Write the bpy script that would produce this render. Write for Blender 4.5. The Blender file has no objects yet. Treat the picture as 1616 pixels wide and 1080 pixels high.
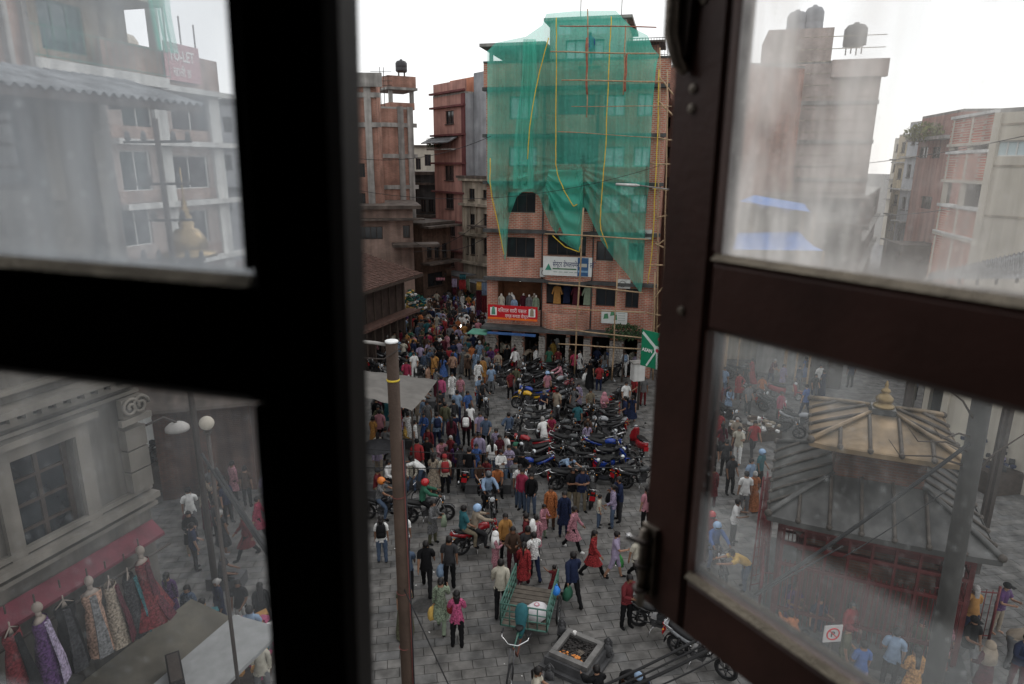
import bpy, math, random
import numpy as np
from mathutils import Vector, Matrix, Euler
random.seed(7); RNG = np.random.RandomState(5)
sc = bpy.context.scene
COL = sc.collection
rad = math.radians
# ------------------------------------------------------------------ camera
H = 12.05; KS = H/13.5; FPX = 1045.0; PITCH = rad(14.95); ROLL = 0.006
F_ = Vector((0, math.cos(PITCH), -math.sin(PITCH)))
R0 = Vector((1, 0, 0)); U0 = R0.cross(F_)
R_ = R0*math.cos(ROLL) + U0*math.sin(ROLL)
U_ = -R0*math.sin(ROLL) + U0*math.cos(ROLL)
CAM = Vector((0, 0, H))
cd = bpy.data.cameras.new('camera'); cam = bpy.data.objects.new('camera', cd); COL.objects.link(cam)
M3 = Matrix((R_, U_, -F_)).transposed()
cam.matrix_world = Matrix.Translation(CAM) @ M3.to_4x4()
cd.sensor_width = 36.0; cd.lens = FPX/1616*36.0; cd.clip_start = 0.02; cd.clip_end = 3000
cd.dof.use_dof = True; cd.dof.focus_distance = 34.0; cd.dof.aperture_fstop = 4.6
sc.camera = cam
# ------------------------------------------------------------------ sky, sun, exposure
W = bpy.data.worlds.new('World'); sc.world = W; W.use_nodes = True
nt = W.node_tree; nt.nodes.clear()
wo = nt.nodes.new('ShaderNodeOutputWorld'); mx = nt.nodes.new('ShaderNodeMixShader')
b1 = nt.nodes.new('ShaderNodeBackground'); b2 = nt.nodes.new('ShaderNodeBackground')
sky = nt.nodes.new('ShaderNodeTexSky'); sky.sky_type = 'NISHITA'; sky.sun_disc = False
SUN_EL, SUN_AZ = rad(38), rad(35)
sky.sun_elevation = SUN_EL; sky.sun_rotation = SUN_AZ
nt.links.new(sky.outputs[0], b1.inputs[0]); b1.inputs[1].default_value = 0.1
no = nt.nodes.new('ShaderNodeTexNoise'); no.inputs['Scale'].default_value = 1.6; no.inputs['Detail'].default_value = 5
cr = nt.nodes.new('ShaderNodeValToRGB')
cr.color_ramp.elements[0].position = .3; cr.color_ramp.elements[0].color = (.90, .915, .93, 1)
cr.color_ramp.elements[1].position = .7; cr.color_ramp.elements[1].color = (1, .985, .96, 1)
nt.links.new(no.outputs['Fac'], cr.inputs[0]); nt.links.new(cr.outputs[0], b2.inputs[0]); b2.inputs[1].default_value = .95
mx.inputs[0].default_value = .9
nt.links.new(b1.outputs[0], mx.inputs[1]); nt.links.new(b2.outputs[0], mx.inputs[2]); nt.links.new(mx.outputs[0], wo.inputs[0])
sl = bpy.data.lights.new('sun', 'SUN'); sl.energy = 0.5; sl.angle = rad(28); sl.color = (1, .95, .88)
so = bpy.data.objects.new('sun', sl); COL.objects.link(so)
sd = Vector((math.sin(SUN_AZ)*math.cos(SUN_EL), math.cos(SUN_AZ)*math.cos(SUN_EL), math.sin(SUN_EL)))
so.rotation_euler = (-sd).to_track_quat('-Z', 'Y').to_euler(); so.location = (20, 60, 60)
so['kind'] = 'helper'
vs = sc.view_settings; sc.display_settings.display_device = 'sRGB'
vs.view_transform = 'Standard'; vs.look = 'None'; vs.exposure = 0.46; vs.gamma = 1; vs.use_curve_mapping = False
sc.cycles.max_bounces = 6; sc.cycles.transparent_max_bounces = 12; sc.cycles.diffuse_bounces = 2; sc.cycles.glossy_bounces = 2
sc.cycles.transmission_bounces = 4; sc.cycles.caustics_reflective = False; sc.cycles.caustics_refractive = False
try:
    sc.cycles.use_denoising = True; sc.cycles.denoiser = 'OPENIMAGEDENOISE'
except Exception: pass
# ------------------------------------------------------------------ pixels -> places
def ray(px, py): return (R_*((px-808)/FPX) + U_*(-(py-540)/FPX) + F_)
def G(px, py, z=0.0):
    r = ray(px, py); t = (z-H)/r.z; return CAM + r*t
def PYw(px, py, Y): r = ray(px, py); return CAM + r*(Y/r.y)
def PY(px, py, Y): return PYw(px, py, Y*KS)
def proj(P):
    v = Vector(P)-CAM; d = v.dot(F_); return 808+FPX*v.dot(R_)/d, 540-FPX*v.dot(U_)/d
# ------------------------------------------------------------------ materials
def lin(c): return tuple(((x/255+.055)/1.055)**2.4 if x/255 > .04045 else x/255/12.92 for x in c)
MATS = {}
def M(name, rgb, rough=.75, var=.25, scale=4, metal=0.0, bump=.15, streak=0.0, spec=.3, rnd=0.0, emit=0):
    if name in MATS: return MATS[name]
    m = bpy.data.materials.new(name); m.use_nodes = True; N = m.node_tree.nodes; L = m.node_tree.links
    b = N['Principled BSDF']; b.inputs['Roughness'].default_value = rough; b.inputs['Metallic'].default_value = metal
    b.inputs['Specular IOR Level'].default_value = spec
    tc = N.new('ShaderNodeTexCoord'); n1 = N.new('ShaderNodeTexNoise'); n1.inputs['Scale'].default_value = scale; n1.inputs['Detail'].default_value = 6
    L.new(tc.outputs['Object'], n1.inputs['Vector'])
    mr = N.new('ShaderNodeMapRange'); mr.inputs['From Min'].default_value = .3; mr.inputs['From Max'].default_value = .7
    mr.inputs['To Min'].default_value = 1-var; mr.inputs['To Max'].default_value = 1+var*.6
    L.new(n1.outputs['Fac'], mr.inputs['Value']); val = mr.outputs[0]
    if streak:
        mp = N.new('ShaderNodeMapping'); mp.inputs['Scale'].default_value = (1.6, 1.6, .12); L.new(tc.outputs['Object'], mp.inputs[0])
        n2 = N.new('ShaderNodeTexNoise'); n2.inputs['Scale'].default_value = 1.3; n2.inputs['Detail'].default_value = 7; L.new(mp.outputs[0], n2.inputs['Vector'])
        m2 = N.new('ShaderNodeMapRange'); m2.inputs['From Min'].default_value = .38; m2.inputs['From Max'].default_value = .62
        m2.inputs['To Min'].default_value = 1-streak; m2.inputs['To Max'].default_value = 1; L.new(n2.outputs['Fac'], m2.inputs['Value'])
        mm = N.new('ShaderNodeMath'); mm.operation = 'MULTIPLY'; L.new(val, mm.inputs[0]); L.new(m2.outputs[0], mm.inputs[1]); val = mm.outputs[0]
    if rnd:
        oi = N.new('ShaderNodeObjectInfo'); m3 = N.new('ShaderNodeMapRange'); m3.inputs['To Min'].default_value = 1-rnd; m3.inputs['To Max'].default_value = 1+rnd
        L.new(oi.outputs['Random'], m3.inputs['Value']); mm = N.new('ShaderNodeMath'); mm.operation = 'MULTIPLY'
        L.new(val, mm.inputs[0]); L.new(m3.outputs[0], mm.inputs[1]); val = mm.outputs[0]
    vm = N.new('ShaderNodeVectorMath'); vm.operation = 'SCALE'; vm.inputs[0].default_value = rgb; L.new(val, vm.inputs['Scale'])
    L.new(vm.outputs[0], b.inputs['Base Color'])
    if bump:
        n3 = N.new('ShaderNodeTexNoise'); n3.inputs['Scale'].default_value = scale*7; n3.inputs['Detail'].default_value = 4; L.new(tc.outputs['Object'], n3.inputs['Vector'])
        bp = N.new('ShaderNodeBump'); bp.inputs['Strength'].default_value = bump; bp.inputs['Distance'].default_value = .03
        L.new(n3.outputs['Fac'], bp.inputs['Height']); L.new(bp.outputs[0], b.inputs['Normal'])
    if emit: b.inputs['Emission Color'].default_value = (*rgb, 1); b.inputs['Emission Strength'].default_value = emit
    MATS[name] = m; return m
def MBRICK(name, c1, c2, mortar, bw=.24, bh=.075, streak=.35, ms=.012):
    if name in MATS: return MATS[name]
    m = bpy.data.materials.new(name); m.use_nodes = True; N = m.node_tree.nodes; L = m.node_tree.links
    b = N['Principled BSDF']; b.inputs['Roughness'].default_value = .85; b.inputs['Specular IOR Level'].default_value = .2
    tc = N.new('ShaderNodeTexCoord'); sp = N.new('ShaderNodeSeparateXYZ'); L.new(tc.outputs['Object'], sp.inputs[0])
    ad = N.new('ShaderNodeMath'); L.new(sp.outputs[0], ad.inputs[0]); L.new(sp.outputs[1], ad.inputs[1])
    cb = N.new('ShaderNodeCombineXYZ'); L.new(ad.outputs[0], cb.inputs[0]); L.new(sp.outputs[2], cb.inputs[1])
    br = N.new('ShaderNodeTexBrick'); L.new(cb.outputs[0], br.inputs['Vector']); br.inputs['Scale'].default_value = 1
    br.inputs['Brick Width'].default_value = bw; br.inputs['Row Height'].default_value = bh; br.inputs['Mortar Size'].default_value = ms; br.inputs['Bias'].default_value = -.2
    br.inputs['Color1'].default_value = (*c1, 1); br.inputs['Color2'].default_value = (*c2, 1); br.inputs['Mortar'].default_value = (*mortar, 1)
    n1 = N.new('ShaderNodeTexNoise'); n1.inputs['Scale'].default_value = .9; n1.inputs['Detail'].default_value = 8; L.new(tc.outputs['Object'], n1.inputs['Vector'])
    mr = N.new('ShaderNodeMapRange'); mr.inputs['From Min'].default_value = .35; mr.inputs['From Max'].default_value = .65; mr.inputs['To Min'].default_value = 1-streak; mr.inputs['To Max'].default_value = 1.12
    L.new(n1.outputs['Fac'], mr.inputs['Value'])
    mp = N.new('ShaderNodeMapping'); mp.inputs['Scale'].default_value = (1.6, 1.6, .1); L.new(tc.outputs['Object'], mp.inputs[0])
    n2 = N.new('ShaderNodeTexNoise'); n2.inputs['Scale'].default_value = 1.5; n2.inputs['Detail'].default_value = 6; L.new(mp.outputs[0], n2.inputs['Vector'])
    m2 = N.new('ShaderNodeMapRange'); m2.inputs['From Min'].default_value = .4; m2.inputs['From Max'].default_value = .6; m2.inputs['To Min'].default_value = 1-streak*.8; m2.inputs['To Max'].default_value = 1; L.new(n2.outputs['Fac'], m2.inputs['Value'])
    mm = N.new('ShaderNodeMath'); mm.operation = 'MULTIPLY'; L.new(mr.outputs[0], mm.inputs[0]); L.new(m2.outputs[0], mm.inputs[1])
    vm = N.new('ShaderNodeVectorMath'); vm.operation = 'SCALE'; L.new(br.outputs['Color'], vm.inputs[0]); L.new(mm.outputs[0], vm.inputs['Scale'])
    L.new(vm.outputs[0], b.inputs['Base Color'])
    bp = N.new('ShaderNodeBump'); bp.inputs['Strength'].default_value = .5; bp.inputs['Distance'].default_value = .01; bp.invert = True
    L.new(br.outputs['Fac'], bp.inputs['Height']); L.new(bp.outputs[0], b.inputs['Normal'])
    MATS[name] = m; return m
def MNET(name, rgb, alpha=.6):
    m = bpy.data.materials.new(name); m.use_nodes = True; N = m.node_tree.nodes; L = m.node_tree.links; N.remove(N['Principled BSDF'])
    out = N['Material Output']; d = N.new('ShaderNodeBsdfDiffuse'); t = N.new('ShaderNodeBsdfTranslucent'); tr = N.new('ShaderNodeBsdfTransparent')
    tc = N.new('ShaderNodeTexCoord'); n = N.new('ShaderNodeTexNoise'); n.inputs['Scale'].default_value = 1.3; n.inputs['Detail'].default_value = 6; L.new(tc.outputs['Object'], n.inputs['Vector'])
    c = N.new('ShaderNodeMixRGB'); L.new(n.outputs['Fac'], c.inputs[0]); c.inputs[1].default_value = (*[x*.9 for x in rgb], 1); c.inputs[2].default_value = (*[min(1, x*1.1) for x in rgb], 1)
    for s in (d, t): L.new(c.outputs[0], s.inputs[0])
    a = N.new('ShaderNodeMixShader'); a.inputs[0].default_value = .45; L.new(d.outputs[0], a.inputs[1]); L.new(t.outputs[0], a.inputs[2])
    mr = N.new('ShaderNodeMapRange'); mr.inputs['To Min'].default_value = alpha-.05; mr.inputs['To Max'].default_value = alpha+.05; L.new(n.outputs['Fac'], mr.inputs['Value'])
    b = N.new('ShaderNodeMixShader'); L.new(mr.outputs[0], b.inputs[0]); L.new(tr.outputs[0], b.inputs[1]); L.new(a.outputs[0], b.inputs[2]); L.new(b.outputs[0], out.inputs[0])
    return m
def MGLASS(name, dens, top=0.0, z0=0, z1=1, streak=.5, tint=(.85, .88, .92), seed=0, edge=.25, xg=0.0):
    """dusty window glass: clear pane with a film of dust, runs and smears, plus sky glare painted as density"""
    m = bpy.data.materials.new(name); m.use_nodes = True; N = m.node_tree.nodes; L = m.node_tree.links; N.remove(N['Principled BSDF'])
    out = N['Material Output']; tr = N.new('ShaderNodeBsdfTransparent'); tr.inputs[0].default_value = (.93, .94, .95, 1)
    t = N.new('ShaderNodeBsdfTranslucent'); t.inputs[0].default_value = (*tint, 1)
    g = N.new('ShaderNodeBsdfGlossy'); g.inputs['Roughness'].default_value = .04
    tc = N.new('ShaderNodeTexCoord')
    mp = N.new('ShaderNodeMapping'); mp.inputs['Scale'].default_value = (20, 1, 3.4); mp.inputs['Location'].default_value = (seed, 0, seed*.3); L.new(tc.outputs['Object'], mp.inputs[0])
    n1 = N.new('ShaderNodeTexNoise'); n1.inputs['Scale'].default_value = 1; n1.inputs['Detail'].default_value = 7; n1.inputs['Roughness'].default_value = .62; L.new(mp.outputs[0], n1.inputs['Vector'])
    mp2 = N.new('ShaderNodeMapping'); mp2.inputs['Scale'].default_value = (6, 1, 5); mp2.inputs['Location'].default_value = (seed*2, 0, 0); L.new(tc.outputs['Object'], mp2.inputs[0])
    n2 = N.new('ShaderNodeTexNoise'); n2.inputs['Scale'].default_value = 1; n2.inputs['Detail'].default_value = 4; L.new(mp2.outputs[0], n2.inputs['Vector'])
    a1 = N.new('ShaderNodeMath'); a1.operation = 'MULTIPLY'; L.new(n1.outputs['Fac'], a1.inputs[0]); L.new(n2.outputs['Fac'], a1.inputs[1])
    r1 = N.new('ShaderNodeMapRange'); r1.inputs['From Min'].default_value = .16; r1.inputs['From Max'].default_value = .36; r1.inputs['To Min'].default_value = 1-streak; r1.inputs['To Max'].default_value = 1+streak; L.new(a1.outputs[0], r1.inputs['Value'])
    sp = N.new('ShaderNodeSeparateXYZ'); L.new(tc.outputs['Object'], sp.inputs[0])
    r2 = N.new('ShaderNodeMapRange'); r2.interpolation_type = 'SMOOTHSTEP'; r2.inputs['From Min'].default_value = z0; r2.inputs['From Max'].default_value = z1
    r2.inputs['To Min'].default_value = dens; r2.inputs['To Max'].default_value = dens+top; L.new(sp.outputs[2], r2.inputs['Value'])  # sky glare painted as film density that grows towards the top
    mu = N.new('ShaderNodeMath'); mu.operation = 'MULTIPLY'; L.new(r1.outputs[0], mu.inputs[0]); L.new(r2.outputs[0], mu.inputs[1]); mu.use_clamp = True
    r3 = N.new('ShaderNodeMapRange'); r3.interpolation_type = 'SMOOTHSTEP'; r3.inputs['From Min'].default_value = z0; r3.inputs['From Max'].default_value = z0+.022  # dust settled along the lower edge
    r3.inputs['To Min'].default_value = edge; r3.inputs['To Max'].default_value = 0; L.new(sp.outputs[2], r3.inputs['Value'])
    r4 = N.new('ShaderNodeMapRange'); r4.inputs['From Min'].default_value = .06; r4.inputs['From Max'].default_value = .34; r4.inputs['To Min'].default_value = 1+xg; r4.inputs['To Max'].default_value = 1-xg; L.new(sp.outputs[0], r4.inputs['Value'])
    m4 = N.new('ShaderNodeMath'); m4.operation = 'MULTIPLY'; L.new(mu.outputs[0], m4.inputs[0]); L.new(r4.outputs[0], m4.inputs[1]); mu = m4
    ad = N.new('ShaderNodeMath'); ad.use_clamp = True; L.new(mu.outputs[0], ad.inputs[0]); L.new(r3.outputs[0], ad.inputs[1])
    ms = N.new('ShaderNodeMixShader'); L.new(ad.outputs[0], ms.inputs[0]); L.new(tr.outputs[0], ms.inputs[1]); L.new(t.outputs[0], ms.inputs[2])
    sk = N.new('ShaderNodeTexNoise'); sk.inputs['Scale'].default_value = 170; sk.inputs['Detail'].default_value = 3; L.new(tc.outputs['Object'], sk.inputs['Vector'])
    rs_ = N.new('ShaderNodeMapRange'); rs_.inputs['From Min'].default_value = .60; rs_.inputs['From Max'].default_value = .72; rs_.inputs['To Max'].default_value = .16; L.new(sk.outputs['Fac'], rs_.inputs['Value'])
    a5 = N.new('ShaderNodeMath'); a5.use_clamp = True; L.new(ad.outputs[0], a5.inputs[0]); L.new(rs_.outputs[0], a5.inputs[1]); L.new(a5.outputs[0], ms.inputs[0])
    m2 = N.new('ShaderNodeMixShader'); m2.inputs[0].default_value = .03; L.new(ms.outputs[0], m2.inputs[1]); L.new(g.outputs[0], m2.inputs[2]); L.new(m2.outputs[0], out.inputs[0])
    return m
# ------------------------------------------------------------------ mesh helpers
def tag(o, label=None, cat=None, group=None, kind=None):
    if label: o['label'] = label
    if cat: o['category'] = cat
    if group: o['group'] = group
    if kind: o['kind'] = kind
    return o
def link(me, name, parent=None, mats=None, loc=None, rz=None):
    o = bpy.data.objects.new(name, me); COL.objects.link(o)
    if parent: o.parent = parent
    if loc is not None: o.location = loc
    if rz is not None: o.rotation_euler = (0, 0, rz)
    if mats:
        if not isinstance(mats, (list, tuple)): mats = [mats]
        for i, m in enumerate(mats):
            o.material_slots[i].link = 'OBJECT'; o.material_slots[i].material = m
    return o
def empty(name, label, cat, loc=(0, 0, 0), rz=0, group=None, kind=None):
    o = bpy.data.objects.new(name, None); COL.objects.link(o); o.location = loc; o.rotation_euler = (0, 0, rz)
    o.empty_display_size = .1
    return tag(o, label, cat, group, kind)
class MB:
    def __init__(s): s.v = []; s.f = []; s.m = []; s.mi = 0; s.T = None
    def add(s, vs, fs):
        n = len(s.v)
        if s.T is not None: vs = [s.T @ Vector(p) for p in vs]
        s.v += [tuple(p) for p in vs]; s.f += [tuple(i+n for i in f) for f in fs]; s.m += [s.mi]*len(fs); return s
    def box(s, a, b, R=None, o=(0, 0, 0)):
        x0, y0, z0 = a; x1, y1, z1 = b
        P = [(x0, y0, z0), (x1, y0, z0), (x1, y1, z0), (x0, y1, z0), (x0, y0, z1), (x1, y0, z1), (x1, y1, z1), (x0, y1, z1)]
        if R is not None: P = [R @ Vector(p) + Vector(o) for p in P]
        return s.add(P, [(0, 3, 2, 1), (4, 5, 6, 7), (0, 1, 5, 4), (1, 2, 6, 5), (2, 3, 7, 6), (3, 0, 4, 7)])
    def cbox(s, c, d, R=None):
        d = [x/2 for x in d]
        if R is None: return s.box([c[i]-d[i] for i in range(3)], [c[i]+d[i] for i in range(3)])
        return s.box([-x for x in d], d, R, c)
    def tube(s, pts, r, n=8, cap=True, sq=(1, 1)):
        pts = [Vector(p) for p in pts]; k = len(pts); rr = r if isinstance(r, (list, tuple)) else [r]*k
        vs = []; up = None
        for i, p in enumerate(pts):
            d = (pts[min(i+1, k-1)]-pts[max(i-1, 0)])
            if d.length < 1e-9: d = Vector((0, 0, 1))
            d.normalize()
            if up is None:
                a = Vector((0, 0, 1)) if abs(d.z) < .9 else Vector((0, 1, 0))
                up = (a-d*a.dot(d)).normalized()
            else: up = (up-d*up.dot(d)).normalized()
            q = d.cross(up)
            for j in range(n):
                t = 2*math.pi*j/n; vs.append(p+(up*math.cos(t)*sq[0]+q*math.sin(t)*sq[1])*rr[i])
        fs = [(i*n+j, i*n+(j+1) % n, (i+1)*n+(j+1) % n, (i+1)*n+j) for i in range(k-1) for j in range(n)]
        if cap: fs += [tuple(range(n))[::-1], tuple(range((k-1)*n, k*n))]
        return s.add(vs, fs)
    def torus(s, c, ax, Rr, r, n=20, m=6, sq=1):
        c = Vector(c); ax = Vector(ax).normalized(); a = Vector((0, 0, 1)) if abs(ax.z) < .9 else Vector((1, 0, 0))
        u = (a-ax*a.dot(ax)).normalized(); w = ax.cross(u); vs = []
        for i in range(n):
            t = 2*math.pi*i/n; d = u*math.cos(t)+w*math.sin(t)
            for j in range(m):
                q = 2*math.pi*j/m; vs.append(c+d*(Rr+r*math.cos(q))+ax*(r*sq*math.sin(q)))
        return s.add(vs, [(i*m+j, ((i+1) % n)*m+j, ((i+1) % n)*m+(j+1) % m, i*m+(j+1) % m) for i in range(n) for j in range(m)])
    def rings(s, R, cap=True):
        n = len(R[0]); vs = [p for r in R for p in r]; k = len(R)
        fs = [(i*n+j, i*n+(j+1) % n, (i+1)*n+(j+1) % n, (i+1)*n+j) for i in range(k-1) for j in range(n)]
        if cap: fs += [tuple(range(n))[::-1], tuple(range((k-1)*n, k*n))]
        return s.add(vs, fs)
    def lathe(s, c, prof, n=16, sx=1, sy=1, rot=0):
        c = Vector(c)
        return s.rings([[c+Vector((r*sx*math.cos(rot+2*math.pi*j/n), r*sy*math.sin(rot+2*math.pi*j/n), z)) for j in range(n)] for r, z in prof])
    def ball(s, c, r, n=10, m=7, R=None):
        if not isinstance(r, (tuple, list)): r = (r, r, r)
        out = []
        for i in range(m+1):
            a = math.pi*(i/m)*.998+.001; row = []
            for j in range(n):
                p = Vector((r[0]*math.sin(a)*math.cos(2*math.pi*j/n), r[1]*math.sin(a)*math.sin(2*math.pi*j/n), -r[2]*math.cos(a)))
                if R is not None: p = R @ p
                row.append(Vector(c)+p)
            out.append(row)
        return s.rings(out)
    def prism(s, poly, a, b, plane='xz'):
        n = len(poly)
        def mk(p, t): return (p[0], t, p[1]) if plane == 'xz' else ((t, p[0], p[1]) if plane == 'yz' else (p[0], p[1], t))
        vs = [mk(p, a) for p in poly]+[mk(p, b) for p in poly]
        return s.add(vs, [tuple(range(n)), tuple(range(2*n-1, n-1, -1))]+[(i, i+n, (i+1) % n+n, (i+1) % n) for i in range(n)])
    def mesh(s, name, nm=1, smooth=False, mats=None):
        me = bpy.data.meshes.new(name); me.from_pydata(s.v, [], s.f)
        if nm > 1 or mats:
            for i in range(nm if not mats else len(mats)): me.materials.append(mats[i] if mats else None)
            me.polygons.foreach_set('material_index', s.m)
        else: me.materials.append(None)
        if smooth: me.polygons.foreach_set('use_smooth', [True]*len(s.f))
        me.update(); return me
    def build(s, name, mat, parent=None, smooth=False, loc=None, rz=None):
        if isinstance(mat, (list, tuple)): me = s.mesh(name, smooth=smooth, mats=list(mat))
        else:
            me = s.mesh(name, smooth=smooth); me.materials[0] = mat
        return link(me, name, parent, None, loc, rz)
def sheet(fn, nu, nv, name, mat, parent=None, smooth=True, keep=None):
    vs = [fn(i/nu, j/nv) for j in range(nv+1) for i in range(nu+1)]
    fs = [(j*(nu+1)+i, j*(nu+1)+i+1, (j+1)*(nu+1)+i+1, (j+1)*(nu+1)+i) for j in range(nv) for i in range(nu) if keep is None or keep((i+.5)/nu, (j+.5)/nv)]
    b = MB(); b.add(vs, fs); return b.build(name, mat, parent, smooth)
def interp(x, pts):
    if x <= pts[0][0]: return pts[0][1]
    for (a, b), (c, d) in zip(pts, pts[1:]):
        if x <= c: return b+(d-b)*(x-a)/(c-a) if c > a else d
    return pts[-1][1]
def cable(name, label, a, b, sag, r, mat, group=None, n=16, cat='cable'):
    a = Vector(a); b = Vector(b)
    pts = [a.lerp(b, i/n)-Vector((0, 0, sag*4*(i/n)*(1-i/n))) for i in range(n+1)]
    m = MB(); m.tube(pts, r, 5); o = m.build(name, mat, smooth=True); return tag(o, label, cat, group)
# glyph outlines of writing, as thin mesh in a parent's frame
def text(body, size, mat, parent, loc, rot=(math.pi/2, 0, 0), name='lettering', align='LEFT', sx=1.0, off=0.0):
    c = bpy.data.curves.new('t', 'FONT'); c.body = body; c.size = size; c.align_x = align; c.extrude = .004; c.resolution_u = 2; c.offset = off
    o = bpy.data.objects.new('t', c); COL.objects.link(o)
    dg = bpy.context.evaluated_depsgraph_get(); me = bpy.data.meshes.new_from_object(o.evaluated_get(dg)); me.name = name
    bpy.data.objects.remove(o); me.materials.clear(); me.materials.append(mat)
    t = bpy.data.objects.new(name, me); COL.objects.link(t); t.parent = parent; t.location = loc; t.rotation_euler = rot; t.scale = (sx, 1, 1)
    return t
# ================================================================== buildings
BRICK = MBRICK('brick_orange', (.56, .19, .12), (.42, .135, .09), (.50, .39, .32), .28, .10, streak=.28, ms=.02)
BRICKR = MBRICK('brick_rough', (.44, .20, .145), (.33, .145, .105), (.30, .25, .21), streak=.35)
BRICKP = MBRICK('brick_pale', (.42, .27, .22), (.34, .22, .18), (.38, .33, .29))
BRICKD = MBRICK('brick_dark', (.16, .08, .06), (.11, .06, .045), (.12, .10, .09), streak=.5)
PINK = M('pink_render', (.46, .25, .21), .85, .2, 1.2, streak=.35)
PINKD = M('maroon_render', (.16, .055, .055), .85, .2, 1.2, streak=.3)
CONC = M('concrete', (.36, .345, .325), .9, .3, 1.5, streak=.45)
CONCD = M('dark_concrete', (.10, .10, .10), .9, .35, 1.5, streak=.4)
CONCP = M('grey_plaster', (.36, .37, .39), .9, .3, .8, streak=.2)
CREAM = M('cream_plaster', (.46, .40, .32), .85, .25, 1.2, streak=.5)
CREAMB = M('cream_wall', (.55, .50, .42), .85, .15, .8, streak=.25)
WHITE = M('white_paint', (.66, .66, .64), .7, .15, 2, streak=.3)
ORNG = M('orange_render', (.55, .24, .15), .85, .2, 1.5, streak=.3)
GLD = M('window_glass_dark', (.02, .025, .03), .12, .3, 2, spec=.6, bump=0)
GLT = M('window_glass_teal', (.05, .13, .14), .12, .3, 1, spec=.6, bump=0)
GLB = M('window_glass_pale', (.55, .66, .68), .15, .3, 1, spec=.6, bump=0)  # sky reflection put into the pale pane colour
FRD = M('window_frame_dark', (.045, .035, .03), .6, .2)
FRW = M('window_frame_white', (.6, .6, .58), .6, .15)
FRT = M('window_frame_green', (.10, .28, .24), .6, .15)
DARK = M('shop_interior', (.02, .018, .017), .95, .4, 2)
TIMB = M('old_timber', (.055, .04, .032), .8, .35, 6)
TIN = M('corrugated_tin', (.20, .21, .22), .55, .4, 1.5, metal=.3, streak=.5)
TINR = M('rusty_tin', (.13, .105, .09), .7, .4, 1.5, streak=.5)
BRICKW = MBRICK('brick_washed', (.46, .36, .32), (.40, .31, .28), (.44, .40, .37), streak=.25)
TARP = M('blue_tarpaulin', (.06, .20, .55), .6, .2, 2)
WATER = M('black_tank', (.05, .05, .055), .5, .2)
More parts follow.
